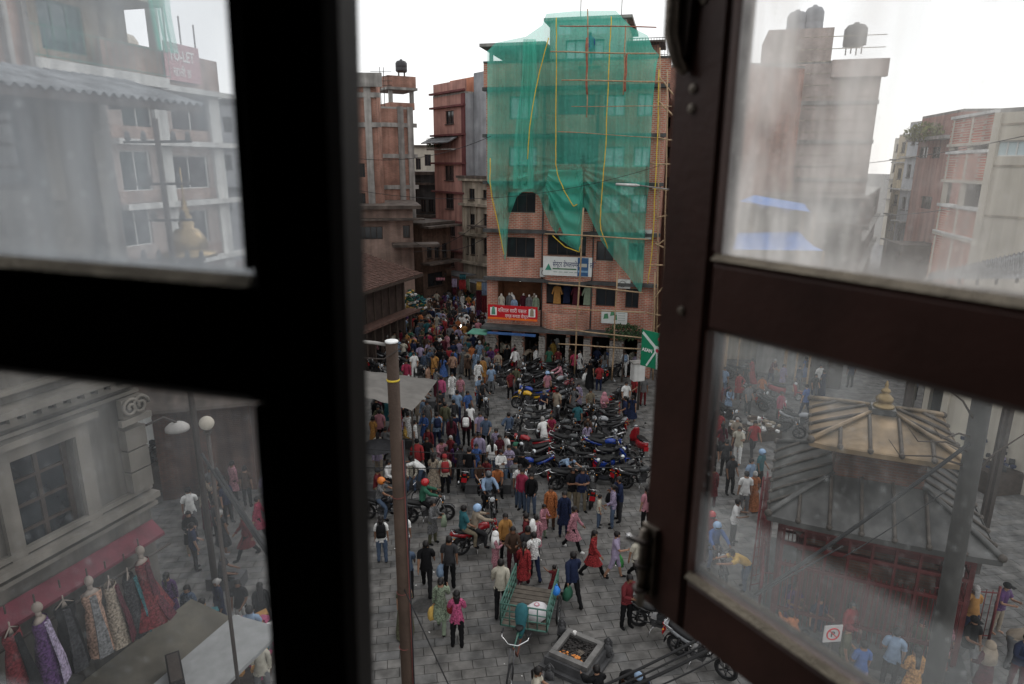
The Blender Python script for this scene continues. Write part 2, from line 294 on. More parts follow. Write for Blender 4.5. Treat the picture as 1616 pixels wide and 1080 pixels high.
class Fac:
    """a building front: local x along the front, y into the building, z up"""
    def __init__(s, name, label, cat, pxL, YL, pxR, YR, py=300, group=None):
        a = PY(pxL, py, YL); b = PY(pxR, py, YR); s.a = Vector((a.x, a.y, 0)); s.b = Vector((b.x, b.y, 0))
        d = s.b-s.a; s.L = d.length; s.e = d.normalized(); s.n = Vector((s.e.y, -s.e.x, 0)); s.rz = math.atan2(s.e.y, s.e.x)
        s.root = empty(name, label, cat, s.a, s.rz, group); s.e.z = 0
    def sz(s, px, py, out=0.0):
        r = ray(px, py); p0 = s.a+s.n*out; t = (p0-CAM).dot(s.n)/r.dot(s.n); P = CAM+r*t; return (P-s.a).dot(s.e), P.z
    def zl(s, py, frac=0.0):     # height of a level, measured where it meets the front at frac of its length
        q = s.a+s.e*(s.L*frac); lo, hi = -5, 60
        for _ in range(40):
            m = (lo+hi)/2
            if proj((q.x, q.y, m))[1] > py: lo = m
            else: hi = m
        return lo
    def rect(s, x0, y0, x1, y1, out=0.0):
        c = ((x0+x1)/2, (y0+y1)/2)
        sa = s.sz(x0, c[1], out)[0]; sb = s.sz(x1, c[1], out)[0]; za = s.sz(c[0], y1, out)[1]; zb = s.sz(c[0], y0, out)[1]
        return sa, sb, za, zb
    def world(s, x, y, z): return s.a+s.e*x-s.n*y+Vector((0, 0, z))
    def wall(s, s0, s1, z0, z1, holes, mat, rev=.16, name='wall', y=0.0):
        xs = sorted({s0, s1, *[min(max(h[0], s0), s1) for h in holes], *[min(max(h[1], s0), s1) for h in holes]})
        zs = sorted({z0, z1, *[min(max(h[2], z0), z1) for h in holes], *[min(max(h[3], z0), z1) for h in holes]})
        b = MB()
        for i in range(len(xs)-1):
            for j in range(len(zs)-1):
                cx = (xs[i]+xs[i+1])/2; cz = (zs[j]+zs[j+1])/2
                if any(h[0] < cx < h[1] and h[2] < cz < h[3] for h in holes): continue
                b.add([(xs[i], y, zs[j]), (xs[i+1], y, zs[j]), (xs[i+1], y, zs[j+1]), (xs[i], y, zs[j+1])], [(0, 1, 2, 3)])
        for a, c, d, e in holes:
            b.add([(a, y, d), (c, y, d), (c, y, e), (a, y, e), (a, y+rev, d), (c, y+rev, d), (c, y+rev, e), (a, y+rev, e)],
                  [(0, 4, 5, 1), (1, 5, 6, 2), (2, 6, 7, 3), (3, 7, 4, 0)])
        return b.build(name, mat, s.root)
    def shell(s, s0, s1, z0, z1, dep, mat, y0=0.0, name='side_wall'):
        b = MB(); P = [(s0, y0, z0), (s1, y0, z0), (s1, dep, z0), (s0, dep, z0), (s0, y0, z1), (s1, y0, z1), (s1, dep, z1), (s0, dep, z1)]
        b.add(P, [(1, 2, 6, 5), (2, 3, 7, 6), (3, 0, 4, 7)]); return b.build(name, mat, s.root)
    def roof(s, s0, s1, z, dep, mat=CONC, t=.15, o=.0, name='roof'):
        return MB().box((s0-o, -o, z), (s1+o, dep+o, z+t)).build(name, mat, s.root)
    def box(s, s0, s1, z0, z1, y0, y1, mat, name): return MB().box((s0, y0, z0), (s1, y1, z1)).build(name, mat, s.root)
    def win(s, r, nx=2, nz=1, fr=FRD, gl=GLD, y=0.0, rev=.16, w=.05, sill=None, trans=0):
        a, c, d, e = r; b = MB(); yy = y+rev-.07
        b.box((a, yy, d), (a+w, yy+.06, e)); b.box((c-w, yy, d), (c, yy+.06, e)); b.box((a+w, yy, d), (c-w, yy+.06, d+w)); b.box((a+w, yy, e-w), (c-w, yy+.06, e))
        for i in range(1, nx):
            x = a+(c-a)*i/nx; b.box((x-w*.4, yy+.004, d+w), (x+w*.4, yy+.056, e-w))
        for j in range(1, nz):
            z = d+(e-d)*j/nz; b.box((a+w, yy+.008, z-w*.3), (c-w, yy+.052, z+w*.3))
        if trans: z = e-(e-d)*trans; b.box((a+w, yy+.008, z-w*.4), (c-w, yy+.052, z+w*.4))
        if sill: b.box((a-.06, y-.08, d-.07), (c+.06, y+rev-.08, d-.003))
        f = b.build('window', fr, s.root)
        MB().add([(a, y+rev-.015, d), (c, y+rev-.015, d), (c, y+rev-.015, e), (a, y+rev-.015, e)], [(0, 1, 2, 3)]).build('pane', gl, f)
        return f
    def front(s, s0, s1, z0, z1, wins, mat, dep, side=None, rev=.16, **kw):
        s.wall(s0, s1, z0, z1, wins, mat, rev)
        for r in wins: s.win(r, rev=rev, **kw)
        s.shell(s0, s1, z0, z1, dep, side or mat)
def railing(par, x0, x1, y, z, h, mat, step=.14, name='railing', r=.012):
    b = MB(); b.tube([(x0, y, z+h), (x1, y, z+h)], r*1.6, 5); b.tube([(x0, y, z+.08), (x1, y, z+.08)], r*1.3, 5)
    n = max(2, int(abs(x1-x0)/step))
    for i in range(n+1): x = x0+(x1-x0)*i/n; b.tube([(x, y, z), (x, y, z+h)], r, 4)
    return b.build(name, mat, par)
def tank(x, y, z, label, r=.55, h=1.3, mat=WATER):
    b = MB(); b.lathe((0, 0, .55), [(r*.96, 0), (r, .05), (r, h*.3), (r*.97, h*.33), (r, h*.36), (r, h*.75), (r*.75, h*.93), (r*.25, h), (r*.22, h+.08)], 14)
    root = empty('water_tank', label, 'water tank', (x, y, z), 0, 'rooftop water tanks'); b.build('tank_body', mat, root, True)
    f = MB()
    for a in range(4): f.box((-.03, -.03, 0), (.03, .03, .56), Matrix.Identity(3), (r*.7*math.cos(a*1.57+.8), r*.7*math.sin(a*1.57+.8), 0))
    f.box((-r*.75, -r*.75, .5), (r*.75, r*.75, .55)); f.build('stand', FRD, root)
# ---------------------------------------------------------------- ground
PAVB = M('paving_bed', (.135, .13, .122), .9, .3, .6)
gb = MB(); gb.add([(-700, -30, -.05), (700, -30, -.05), (700, 1500, -.05), (-700, 1500, -.05)], [(0, 1, 2, 3)])
ground = gb.build('ground', PAVB); tag(ground, 'grey stone paved ground of the square and its streets', None, None, 'structure')
PT = [M('paver_tone_%s' % n, c, .78, .3, 3, rnd=.05, bump=.25, streak=.45) for n, c in (('a', (.170, .164, .157)), ('b', (.160, .156, .152)), ('c', (.178, .171, .164)), ('d', (.150, .148, .146)), ('e', (.166, .159, .151)))]
plaza = empty('plaza', 'grey stone slab paving of the open square', None, (0, 0, 0), 0, None, 'structure')
pme = []
for m_ in PT:
    nd = m_.node_tree; g_ = nd.nodes.new('ShaderNodeNewGeometry'); tcn = [n for n in nd.nodes if n.type == 'TEX_COORD'][0]
    for l_ in list(tcn.outputs['Object'].links): nd.links.new(g_.outputs['Position'], l_.to_socket)
for k in range(5):
    b = MB(); b.add([(-.291, -.146, .018), (.291, -.146, .018), (.291, .146, .018), (-.291, .146, .018), (-.298, -.153, -.01), (.298, -.153, -.01), (.298, .153, -.01), (-.298, .153, -.01)],
        [(0, 1, 2, 3), (4, 5, 1, 0), (5, 6, 2, 1), (6, 7, 3, 2), (7, 4, 0, 3)]); me = b.mesh('paver'); me.materials[0] = PT[k]; pme.append(me)
PA = rad(9); pc, ps = math.cos(PA), math.sin(PA); cand = []
for r in range(-60, 130):
    for c in range(-45, 50):
        u = c*.6+(.3 if r % 2 else 0); v = r*.31+12; x = u*pc-v*ps+4; y = u*ps+v*pc
        if 10 < y < 47 and -17-(y*.1) < x < 19+y*.1: cand.append((x, y))
def prio(p):
    q = proj((p[0], p[1], 0)); vis = 590 < q[0] < 1110 and q[1] < 1095
    return (0 if vis else 1, p[1])
cand.sort(key=prio); sb = MB()
for i, (x, y) in enumerate(cand):
    k = random.choices(range(5), (4, 3, 2, 2, 3))[0]; dz = random.uniform(-.004, .004); a = PA+random.uniform(-.006, .006)
    if i < 290:
        o = bpy.data.objects.new('paver', pme[k]); COL.objects.link(o); o.parent = plaza; o.location = (x, y, dz); o.rotation_euler = (random.uniform(-.006, .006), random.uniform(-.006, .006), a)
    else:
        sb.mi = k; ca, sa = math.cos(a), math.sin(a); V = [(px*ca-py*sa+x, px*sa+py*ca+y, z+dz) for px, py, z in [(-.291, -.146, .018), (.291, -.146, .018), (.291, .146, .018), (-.291, .146, .018), (-.298, -.153, -.01), (.298, -.153, -.01), (.298, .153, -.01), (-.298, .153, -.01)]]
        sb.add(V, [(0, 1, 2, 3), (4, 5, 1, 0), (5, 6, 2, 1), (6, 7, 3, 2), (7, 4, 0, 3)])
tag(sb.build('paving_slabs', PT, plaza), None, None, None, 'stuff')
mh = G(668, 958); mo = empty('manhole_cover', 'round dark manhole cover in the paving right of the utility pole', 'manhole cover', (mh.x, mh.y, .0)); MB().lathe((0, 0, 0), [(.36, .0), (.36, .024), (.33, .026)], 26).build('cover_rim', CONCD, mo); MB().lathe((0, 0, 0), [(.31, .0), (.31, .030)], 26).build('cover_lid', M('cast_iron', (.05, .048, .046), .6, .4, 14), mo)
# far paving beyond the slabs that can be told apart
fb = MB(); fb.add([(-60, 46.5, .0), (60, 46.5, .0), (60, 160, .0), (-60, 160, .0)], [(0, 1, 2, 3)]); tag(fb.build('street', M('far_paving', (.15, .15, .155), .85, .3, .5)), 'grey paved market street running away between the houses', None, None, 'structure')
# ---------------------------------------------------------------- the netted brick building
A = Fac('brick_building', 'seven storey orange brick building wrapped in green net and bamboo poles', 'building', 769, 44, 1027, 41.4, 560)
LV = [A.zl(p) for p in (578, 512, 438, 363, 288, 215, 142, 116)]; L = A.L
LV[0] = 0
rr = lambda *a: A.rect(*a)
wA = [rr(804, 152, 849, 188), rr(954, 150, 986, 183), rr(1006, 148, 1030, 183)]; wAc = [rr(881, 150, 939, 183)]
wB = [rr(803, 232, 847, 263), rr(952, 232, 985, 263), rr(1000, 232, 1026, 263)]; wBc = [rr(879, 218, 944, 263)]
wC = [rr(801, 304, 845, 336), rr(950, 308, 978, 336), rr(996, 308, 1021, 336)]; wCc = [rr(866, 306, 930, 334)]
wD = [rr(799, 375, 844, 407), rr(941, 381, 968, 412), rr(992, 384, 1015, 411)]; wDc = [rr(864, 370, 925, 404)]
wE = [rr(940, 455, 971, 484), rr(987, 456, 1008, 487)]; shopE = rr(785, 440, 856, 489); balE = rr(862, 447, 932, 482)
gx = [0, A.sz(785, 540)[0], A.sz(808, 540)[0], A.sz(827, 540)[0], A.sz(851, 540)[0], A.sz(861, 540)[0], A.sz(893, 540)[0], A.sz(899, 540)[0], A.sz(921, 540)[0], A.sz(934, 540)[0], A.sz(962, 540)[0], A.sz(984, 540)[0], A.sz(1006, 540)[0], A.sz(1014, 540)[0]]
gh = [(gx[i], gx[i+1], .02, LV[1]-.35) for i in range(1, 12, 2)]
holes = wA+wB+wC+wD+wE+wAc+wBc+wCc+wDc+[shopE, balE]+gh
A.wall(0, L, 0, LV[6], holes, BRICK, .22)
A.shell(0, L, 0, LV[6], 9, BRICK); A.roof(.05, L-.05, LV[6]-.1, 9, CONC, .1)
for w_ in wA+wB+wC+wD+wE: A.win(w_, 2 if w_[1]-w_[0] < 1.6 else 3, 1, FRT if w_ in wA+wB+wC[1:]+wD[2:] else FRD, GLB if w_ in wA+wB+wC[1:] else GLD, rev=.22)
for w_ in wAc+wBc+wCc+wDc: A.win(w_, 4, 1, FRD, GLD, rev=.22)
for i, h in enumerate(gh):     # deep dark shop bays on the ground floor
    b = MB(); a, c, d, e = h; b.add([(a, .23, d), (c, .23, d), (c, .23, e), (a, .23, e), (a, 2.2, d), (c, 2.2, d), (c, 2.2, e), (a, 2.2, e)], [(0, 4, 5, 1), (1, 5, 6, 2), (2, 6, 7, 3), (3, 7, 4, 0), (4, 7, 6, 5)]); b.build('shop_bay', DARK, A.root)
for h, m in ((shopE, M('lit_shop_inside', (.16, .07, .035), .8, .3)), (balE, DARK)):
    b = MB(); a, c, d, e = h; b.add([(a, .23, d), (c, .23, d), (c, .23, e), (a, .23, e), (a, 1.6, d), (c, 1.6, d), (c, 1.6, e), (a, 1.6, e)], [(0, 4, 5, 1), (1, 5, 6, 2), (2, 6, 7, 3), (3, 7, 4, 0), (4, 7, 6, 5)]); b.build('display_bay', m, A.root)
for i, z in enumerate(LV[1:7]):
    A.box(-.12, L+.12, z-.09, z+.09, -.42 if i else -.9, -.003, CONCD, 'ledge')
A.box(-.12, L+.12, LV[6]+.092, LV[7]+.5, -.1, .1, BRICK, 'parapet')
A.box(-.12, L+.12, LV[7]+.502, LV[7]+.6, -.16, .16, CONCD, 'parapet_coping')
# bowed brick balconies in the middle bay
def bow(z0, z1, x0, x1, out, mat):
    b = MB(); n = 12; P = []
    for i in range(n+1):
        t = i/n; P.append((x0+(x1-x0)*t, -.02-out*(1-(2*t-1)**4)))
    Q = [(x, y+.12) for x, y in P]
    for i in range(n):
        b.add([(P[i][0], P[i][1], z0), (P[i+1][0], P[i+1][1], z0), (P[i+1][0], P[i+1][1], z1), (P[i][0], P[i][1], z1), (Q[i][0], Q[i][1], z0), (Q[i+1][0], Q[i+1][1], z0), (Q[i+1][0], Q[i+1][1], z1), (Q[i][0], Q[i][1], z1)], [(0, 1, 2, 3), (3, 2, 6, 7), (5, 4, 7, 6), (0, 4, 5, 1)])
    return b.build('balcony', mat, A.root)
xa, xb = A.sz(857, 420)[0], A.sz(934, 420)[0]
for k in (1, 2, 3, 4, 5):
    bow(LV[k]+.1, LV[k]+1.05, xa, xb, .75, BRICK)
    b = MB(); pts = [(xa+(xb-xa)*t/10, -.02-.85*(1-(2*t/10-1)**4)) for t in range(11)]
    b.prism([(p[0], p[1]) for p in pts], LV[k]-.11, LV[k]+.095, 'xy'); b.build('balcony_slab', CONCD, A.root)
# brick bands of the wall: pale stack shelves of the shoe stalls on the columns
SH = M('stacked_white_boxes', (.42, .39, .36), .7, .35, 9)
for i in range(0, 13, 2):
    x0, x1 = gx[i], gx[i+1] if i+1 < len(gx) else L
    z = .12
    while z < LV[1]-.5:
        b = MB(); x = x0+.02
        while x < x1-.1:
            w_ = random.uniform(.16, .26); b.box((x, -.22-random.uniform(0, .06), z), (min(x+w_-.015, x1), -.006, z+.125)); x += w_
        b.build('goods_shelf', SH, A.root); z += .15
# top room, terrace roof
t0, t1 = A.sz(862, 100)[0], A.sz(984, 100)[0]; zt = A.sz(920, 27)[1]; zr = LV[6]
wt = [A.rect(872, 33, 899, 50), A.rect(922, 31, 957, 49)]; wt2 = [A.rect(888, 58, 950, 106)]
A.wall(t0, t1, zr, zt, wt+wt2, M('pale_green_plaster', (.36, .38, .35), .8, .2), .2, 'top_room_wall', .9)
for w_ in wt2: A.win(w_, 4, 1, FRD, GLB, y=.9, rev=.2)
for w_ in wt: A.win(w_, 2, 1, FRW, GLB, y=.9, rev=.2)
A.shell(t0, t1, zr, zt, 6, PINK, .9, 'top_room_side'); A.box(t0-.3, t1+.3, zt, zt+.15, .6, 6.2, CONC, 'top_room_roof')
zl = A.sz(800, 74)[1]
A.box(-.3, t0-.02, zl, zl+.16, -.3, 5, CONC, 'terrace_roof')
for x in (.1, 1.8): A.box(x, x+.18, zr+.1, zl, .3, .48, CONC, 'terrace_post')
A.box(.3, t0-.1, zr, zl, 2.6, 2.8, PINK, 'terrace_back_wall')
A.box(t1+.02, L-.6, zr, A.sz(1000, 62)[1], 2.0, 2.2, BRICKR, 'stair_head_wall')
b = MB(); zz = A.sz(1000, 60)[1]; b.box((t1-.1, 1.4, zz), (L-.3, 4.2, zz+.1)); b.build('stair_head_roof', TINR, A.root)
railing(A.root, t1+.2, L-.1, 0.0, LV[7]+.6, .9, FRD)
for x in (t0+1.5, t1-.4): MB().tube([(x, 2, zt), (x, 2, zt+3)], .02, 4).build('aerial', FRD, A.root)
# green tin awning, signs (each sign is a thing of its own)
MB().box((-.9, -1.3, LV[1]-.35), (0.3, -.005, LV[1]-.3)).build('green_awning', M('green_tin', (.10, .30, .22), .5), A.root)
MB().box((0.32, -1.15, LV[1]-.3), (A.sz(851, 512)[0], -.91, LV[1]-.2)).build('blue_valance', M('blue_valance', (.05, .12, .3), .6), A.root)
def signboard(name, label, rect, base, out, frame=None):
    x0, x1, z0, z1 = rect; p = A.world(x0, out, z0); r = empty(name, label, 'sign', p, A.rz)
    MB().box((0, 0, 0), (x1-x0, .06, z1-z0)).build('board', base, r); return r, x1-x0, z1-z0
REDB = M('red_banner', (.52, .012, .02), .6, .12); WLET = M('white_lettering', (.8, .78, .76), .6, .05, bump=0); OLET = M('orange_stripe', (.75, .16, .02), .6, .1, bump=0)
r, w_, h_ = signboard('shop_banner', 'red banner with white Nepali lettering above the shoe stalls', A.rect(770, 483, 848, 506, 1.0), REDB, -1.0)
text('विशाल सारी पसल', .32, WLET, r, (.62, -.004, h_*.54), sx=.82); text('एण्ड कपडा सेन्टर', .26, WLET, r, (1.05, -.004, h_*.2), sx=.8)
MB().box((0, -.006, .02), (w_, -.002, .14)).build('stripe', OLET, r)
for x, c in ((.14, (.10, .3, .2)), (w_-.52, (.3, .25, .18))):
    MB().box((x, -.008, .26), (x+.4, -.002, h_-.14)).build('photo_panel', WLET, r)
    m_ = M('panel_figure_%d' % int(x*10), c, .7, .3, bump=0); b = MB(); b.prism([(x+.08, .3), (x+.32, .3), (x+.3, .62), (x+.24, .8), (x+.16, .8), (x+.1, .62)], -.013, -.009); b.build('printed_figure', m_, r)
WB = M('white_board', (.62, .64, .62), .5, .1); BLB = M('blue_board', (.035, .10, .22), .5, .25)
r, w_, h_ = signboard('bank_signboard', 'white and blue signboard with Nepali lettering on the middle balcony', A.rect(857, 406, 934, 436, 1.0), WB, -.98)
text('सेन्टर डेभलपमेन्ट बैंक लि', .40, M('dark_blue_lettering', (.04, .05, .12), .6, .05, bump=0), r, (.55, -.004, h_*.48), sx=.62, off=.004)
MB().box((.55, -.006, h_*.33), (w_*.69, -.002, h_*.40)).build('stripe', M('green_stripe', (.06, .16, .08), .6, bump=0), r)
for q in range(6): MB().box((.6+q*.3, -.006, h_*.18), (.82+q*.3, -.002, h_*.22)).build('small_print', M('grey_print', (.3, .36, .33), .6, bump=0), r)
b = MB(); b.prism([(.12, .3), (.5, .3), (.31, .68)], -.008, -.003); b.build('emblem', M('green_emblem', (.05, .25, .17), .6, bump=0), r)
MB().box((w_*.71, -.008, .02), (w_*.93, -.002, h_-.02)).build('blue_panel', BLB, r); MB().box((w_*.735, -.012, h_*.5), (w_*.90, -.008, h_*.68)).build('blue_panel_band', M('pale_band', (.4, .4, .36), .6, bump=0), r)
MB().box((w_*.72, -.012, h_*.22), (w_*.92, -.008, h_*.32)).build('blue_panel_band', M('pale_blue_band', (.2, .35, .5), .6, bump=0), r)
r, w_, h_ = signboard('white_signboard', 'white signboard with green map print beside the leafy plant', A.rect(949, 490, 990, 511, .2), WB, -.25)
for x, z, a_, c in ((.12, .25, .3, 'green_map'), (.5, .45, .25, 'green_map'), (.72, .2, .2, 'green_map')): MB().prism([(x, z), (x+a_, z+.05), (x+a_*.8, z+.35), (x+.05, z+.3)], -.008, -.003).build('printed_map', M(c, (.08, .25, .13), .6, .5, 9, bump=0), r)
MB().box((w_*.58, -.006, .08), (w_*.6, -.002, h_-.08)).build('divider', M('grey_print', (.3, .36, .33)), r)
for q in range(4): MB().box((w_*.64, -.006, .2+q*.14), (w_*.92, -.002, .23+q*.14)).build('small_print', M('grey_print', (.3, .36, .33)), r)
# shop lamps (lit)
def shoplamp(px, py, out, nm='a'):
    s_, z_ = A.sz(px, py, out); root = empty('shop_lamp', 'small lit white lamp in the upper clothes shop window', 'lamp', A.world(s_, -out, z_), 0)
    MB().ball((0, 0, 0), .07, 8, 6).build('bulb', M('lit_bulb', (1, .97, .9), .5, 0, emit=8), root, True); MB().tube([(0, 0, .06), (0, 0, .16)], .025, 6).build('lamp_cap', FRD, root)
shoplamp(821, 443, -.15)
# air conditioners and drain pipes on the front
for (px_, py_) in ((990, 300), (862, 430), (985, 448), (1018, 370)):
    s_, z_ = A.sz(px_, py_, .2); a_ = MB(); a_.box((s_-.35, -.34, z_-.25), (s_+.35, -.02, z_+.25)); a_.build('air_conditioner', WHITE, A.root); f_ = MB(); f_.torus((s_-.08, -.345, z_), (0, 1, 0), .17, .015, 14, 5); f_.build('fan_guard', FRD, A.root)
for px_ in (856, 936): s_ = A.sz(px_, 400)[0]; MB().tube([(s_, -.07, LV[1]), (s_, -.07, LV[6])], .04, 6).build('drain_pipe', CONCD, A.root, True)
# ---- green debris net
NET = MNET('green_debris_net', (.15, .68, .54), .52); ROPE = M('yellow_rope', (.62, .45, .05), .7, .2)
net = empty('debris_net', 'green debris net draped over the scaffolded brick building with yellow edge rope', 'netting', A.a, A.rz)
netbot = [(770, 288), (776, 300), (788, 360), (797, 414), (800, 396), (803, 345), (815, 312), (825, 303), (840, 303), (850, 308), (858, 330), (868, 355), (884, 378), (900, 390), (914, 397), (919, 380), (921, 350), (922, 326), (925, 330), (935, 352), (950, 382), (968, 408), (985, 428), (1003, 448), (1019, 464), (1024, 440), (1030, 330), (1041, 100)]
nettop = [(770, 80), (782, 68), (830, 58), (856, 40), (862, 22), (905, 18), (972, 17), (984, 30), (998, 44), (1022, 56), (1030, 76), (1041, 88)]
def net_pt(u, v):
    x = 769+u*(1041-769)
    yb = interp(x, netbot); yt = interp(x, nettop)
    # keep the left and right hems nearly vertical on the wall
    x2 = x-(v)*interp(x, [(769, 0), (990, 0), (1041, 13)])*(1 if yb > 300 else .7)
    py = yt+(yb-yt)*v
    hang = max(0, (py-250)/180)
    out = 1.0+.2*math.sin(x*.085)+.07*math.sin(x*.31+1.0+py*.004)+.05*math.sin(x*.62+py*.01)+.03*math.sin(py*.05+x*.02)
    # fan of folds gathered at the middle
    dx, dy = x-905, py-(262); rr_ = math.hypot(dx, dy)+1; an = math.atan2(dy, dx)
    w = max(0, min(1, (py-240)/50))
    out += w*(.16*math.sin(an*24+rr_*.012)+.07*math.sin(an*52)+.10*math.sin(rr_*.22)*(1 if 850 < x < 925 else .2))
    # long pleat bundles left and middle
    for c, wd, am in ((826+(-(py-60)*.02), 9, .28), (868, 8, .3), (790, 7, .18)):
        out += am*math.exp(-((x-c)/wd)**2)*(1+.4*math.sin(x*1.7))
    if py < 110: out += -.5*max(0, min(1, (112-py)/40))*(1 if 862 < x < 985 else .2)
    out -= .3*hang*.3
    s_, z_ = A.sz(x2, py, out)
    return (s_, -out, z_)
no_ = sheet(net_pt, 230, 150, 'net_sheet', NET, net)
for seq in ([(878, 28), (878, 100), (877, 200), (877, 258), (881, 280), (892, 305), (905, 326), (912, 322)], [(965, 26), (962, 80), (959, 150), (956, 230), (951, 290), (947, 350), (948, 362), (962, 400)],
            [(866, 60), (852, 110), (842, 160), (835, 210), (832, 262)], [(774, 250), (773, 285), (776, 310), (787, 360), (797, 412)], [(1040, 110), (1038, 200), (1034, 300), (1029, 400), (1020, 460)], [(872, 372), (892, 390), (914, 398), (920, 370)]):
    P = []
    for i in range(len(seq)-1):
        for k in range(5):
            t = k/5; x = seq[i][0]+(seq[i+1][0]-seq[i][0])*t; y = seq[i][1]+(seq[i+1][1]-seq[i][1])*t; o = 1.5+.03*math.sin(y*.3); s_, z_ = A.sz(x, y, o); P.append((s_+random.uniform(-.015, .015), -o, z_))
    MB().tube(P, .028, 5).build('rope', ROPE, net, True)
def second(u, v):      # a doubled, darker fold hanging down the middle left
    x = 812+u*34-v*4+math.sin(v*7)*2; py = 62+v*236; out = 1.35+.1*math.sin(u*19)+.05*math.sin(v*9+u*5); s_, z_ = A.sz(x-(1-v)*-14*(1-u), py, out); return (s_, -out, z_)
sheet(second, 40, 40, 'net_sheet', NET, net)
def third(u, v):       # gathered swag, doubled cloth below the knot
    a = -.15+u*2.0; x = 866+u*54-(1-u)*6*v; py = 268+v*(interp(u, [(0, 30), (.5, 105), (.9, 128), (1, 60)])); out = 1.4+.12*math.sin(v*26+u*3)+.06*math.sin(u*14); s_, z_ = A.sz(x, py, out); return (s_, -out, z_)
sheet(third, 36, 70, 'net_sheet', NET, net)
# ---- bamboo scaffold
BAM = M('bamboo', (.36, .25, .15), .6, .3, 6); BAMR = M('red_bamboo', (.30, .11, .07), .6, .3, 6)
scf = empty('bamboo_scaffold', 'bamboo pole scaffold tied against the brick building front and side', 'scaffold', A.a, A.rz)
def bp(p, q, out=1.35, r=.042, mat=BAM):
    out = out+.3
    a = A.sz(*p, out); b = A.sz(*q, out); a = Vector((a[0], -out, a[1])); b = Vector((b[0], -out, b[1])); n = 6
    P = [a.lerp(b, i/n)+Vector((math.sin(i*1.9+p[0])*.02, math.cos(i*2.3+p[1])*.02, math.sin(i+p[0])*.015)) for i in range(n+1)]
    MB().tube(P, [r*(1.05 if i % 2 else .92) for i in range(n+1)], 6).build('bamboo_pole', mat, scf, True)
for a_ in [((928, 14), (926, 185), 1.3, .035, BAM), ((987, 40), (984, 150), 1.3, .035, BAM), ((921, 328), (906, 590), 1.45, .05, BAM), ((974, 430), (966, 600), 1.45, .045, BAM), ((884, 41), (1036, 43), 1.5, .03, BAMR),
          ((868, 82), (1036, 85), 1.5, .035, BAM), ((886, 127), (1046, 129), 1.5, .035, BAM), ((902, 168), (1060, 168), 1.3, .02, BAM), ((880, 208), (1046, 218), 1.2, .02, BAM), ((860, 369), (1024, 378), 1.5, .04, BAM), ((866, 447), (1015, 462), 1.5, .04, BAM),
          ((888, 487), (1018, 494), 1.55, .04, BAM), ((875, 518), (1016, 534), 1.6, .04, BAM), ((880, 543), (1010, 551), 1.6, .04, BAM), ((926, 60), (926, 150), 1.3, .06, BAMR), ((989, 84), (986, 145), 1.3, .06, BAMR),
          ((1042, 75), (1036, 560), .9, .045, BAM), ((1054, 110), (1046, 570), 1.2, .04, BAM), ((1034, 430), (1030, 600), 1.5, .05, BAM),
          ((1040, 120), (1062, 150), 1.0), ((1036, 158), (1062, 182), 1.0), ((1038, 218), (1062, 222), 1.0), ((1026, 258), (1060, 260), 1.0), ((1030, 298), (1066, 302), 1.0), ((1036, 344), (1066, 338), 1.0), ((1034, 384), (1056, 396), 1.0), ((1036, 388), (1060, 372), 1.0),
          ((1022, 418), (1060, 420), 1.2), ((1030, 474), (1058, 440), 1.2), ((1020, 494), (1052, 500), 1.2), ((1034, 520), (1056, 496), 1.2), ((1020, 545), (1056, 520), 1.2)]: bp(*a_)
# ---- street lamp arm in front of the net
p0 = A.world(*[A.sz(1062, 300, 2.6)[0], -2.6, A.sz(1062, 300, 2.6)[1]]); p1 = A.world(A.sz(1010, 293, 2.6)[0], -2.6, A.sz(1010, 293, 2.6)[1]); p2 = A.world(A.sz(972, 291, 2.6)[0], -2.6, A.sz(972, 291, 2.6)[1])
sr = empty('street_lamp', 'flat grey street lamp on a long arm before the green net', 'street lamp', (p0.x, p0.y, 0))
MB().tube([(0, 0, 0), (0, 0, p0.z+.4)], [.1, .06], 8).build('lamp_post', CONC, sr, True)
q0 = Vector((0, 0, p0.z)); q1 = Vector((p1.x-p0.x, p1.y-p0.y, p1.z)); q2 = Vector((p2.x-p0.x, p2.y-p0.y, p2.z))
MB().tube([q0, q1], .035, 6).build('lamp_arm', CONC, sr, True); MB().tube([q1, q1.lerp(q2, .15), q2], [.05, .16, .13], 8, sq=(.5, 1)).build('lamp_head', WHITE, sr, True)
# ---- plant over the ground floor
LEAF = M('dark_leaves', (.045, .085, .035), .7, .4, 9)
def leafy(name, label, c, r, n, size, cat='plant', mat=LEAF, stem=True):
    root = empty(name, label, cat, (c[0], c[1], 0)); b = MB(); rn = random.Random(int(c[0]*10)+3)
    for i in range(n):
        v = Vector((rn.gauss(0, 1), rn.gauss(0, 1), rn.gauss(0, 1))).normalized()*rn.uniform(.35, 1)**.6; p = Vector((v.x*r[0], v.y*r[1], c[2]+v.z*r[2]))
        q = Euler((rn.uniform(0, 6), rn.uniform(0, 6), rn.uniform(0, 6))).to_matrix(); s = size*rn.uniform(.6, 1.3)
        b.add([p+q @ Vector((-s, 0, 0)), p+q @ Vector((0, -s*.45, s*.1)), p+q @ Vector((s, 0, 0)), p+q @ Vector((0, s*.45, s*.1))], [(0, 1, 2, 3)])
    tag(b.build('foliage', mat, root), None, None, None, 'stuff')
    if stem: MB().tube([(0, 0, 0), (.05, 0, c[2]*.6), (0, 0, c[2])], [.05, .04, .02], 6).build('stem', TIMB, root)
s_, z_ = A.sz(985, 524, 1.1); p = A.world(s_, -1.15, z_); leafy('climbing_plant', 'dark green climbing plant over the awning under the white signboard', p, (1.15, .4, .5), 700, .09)
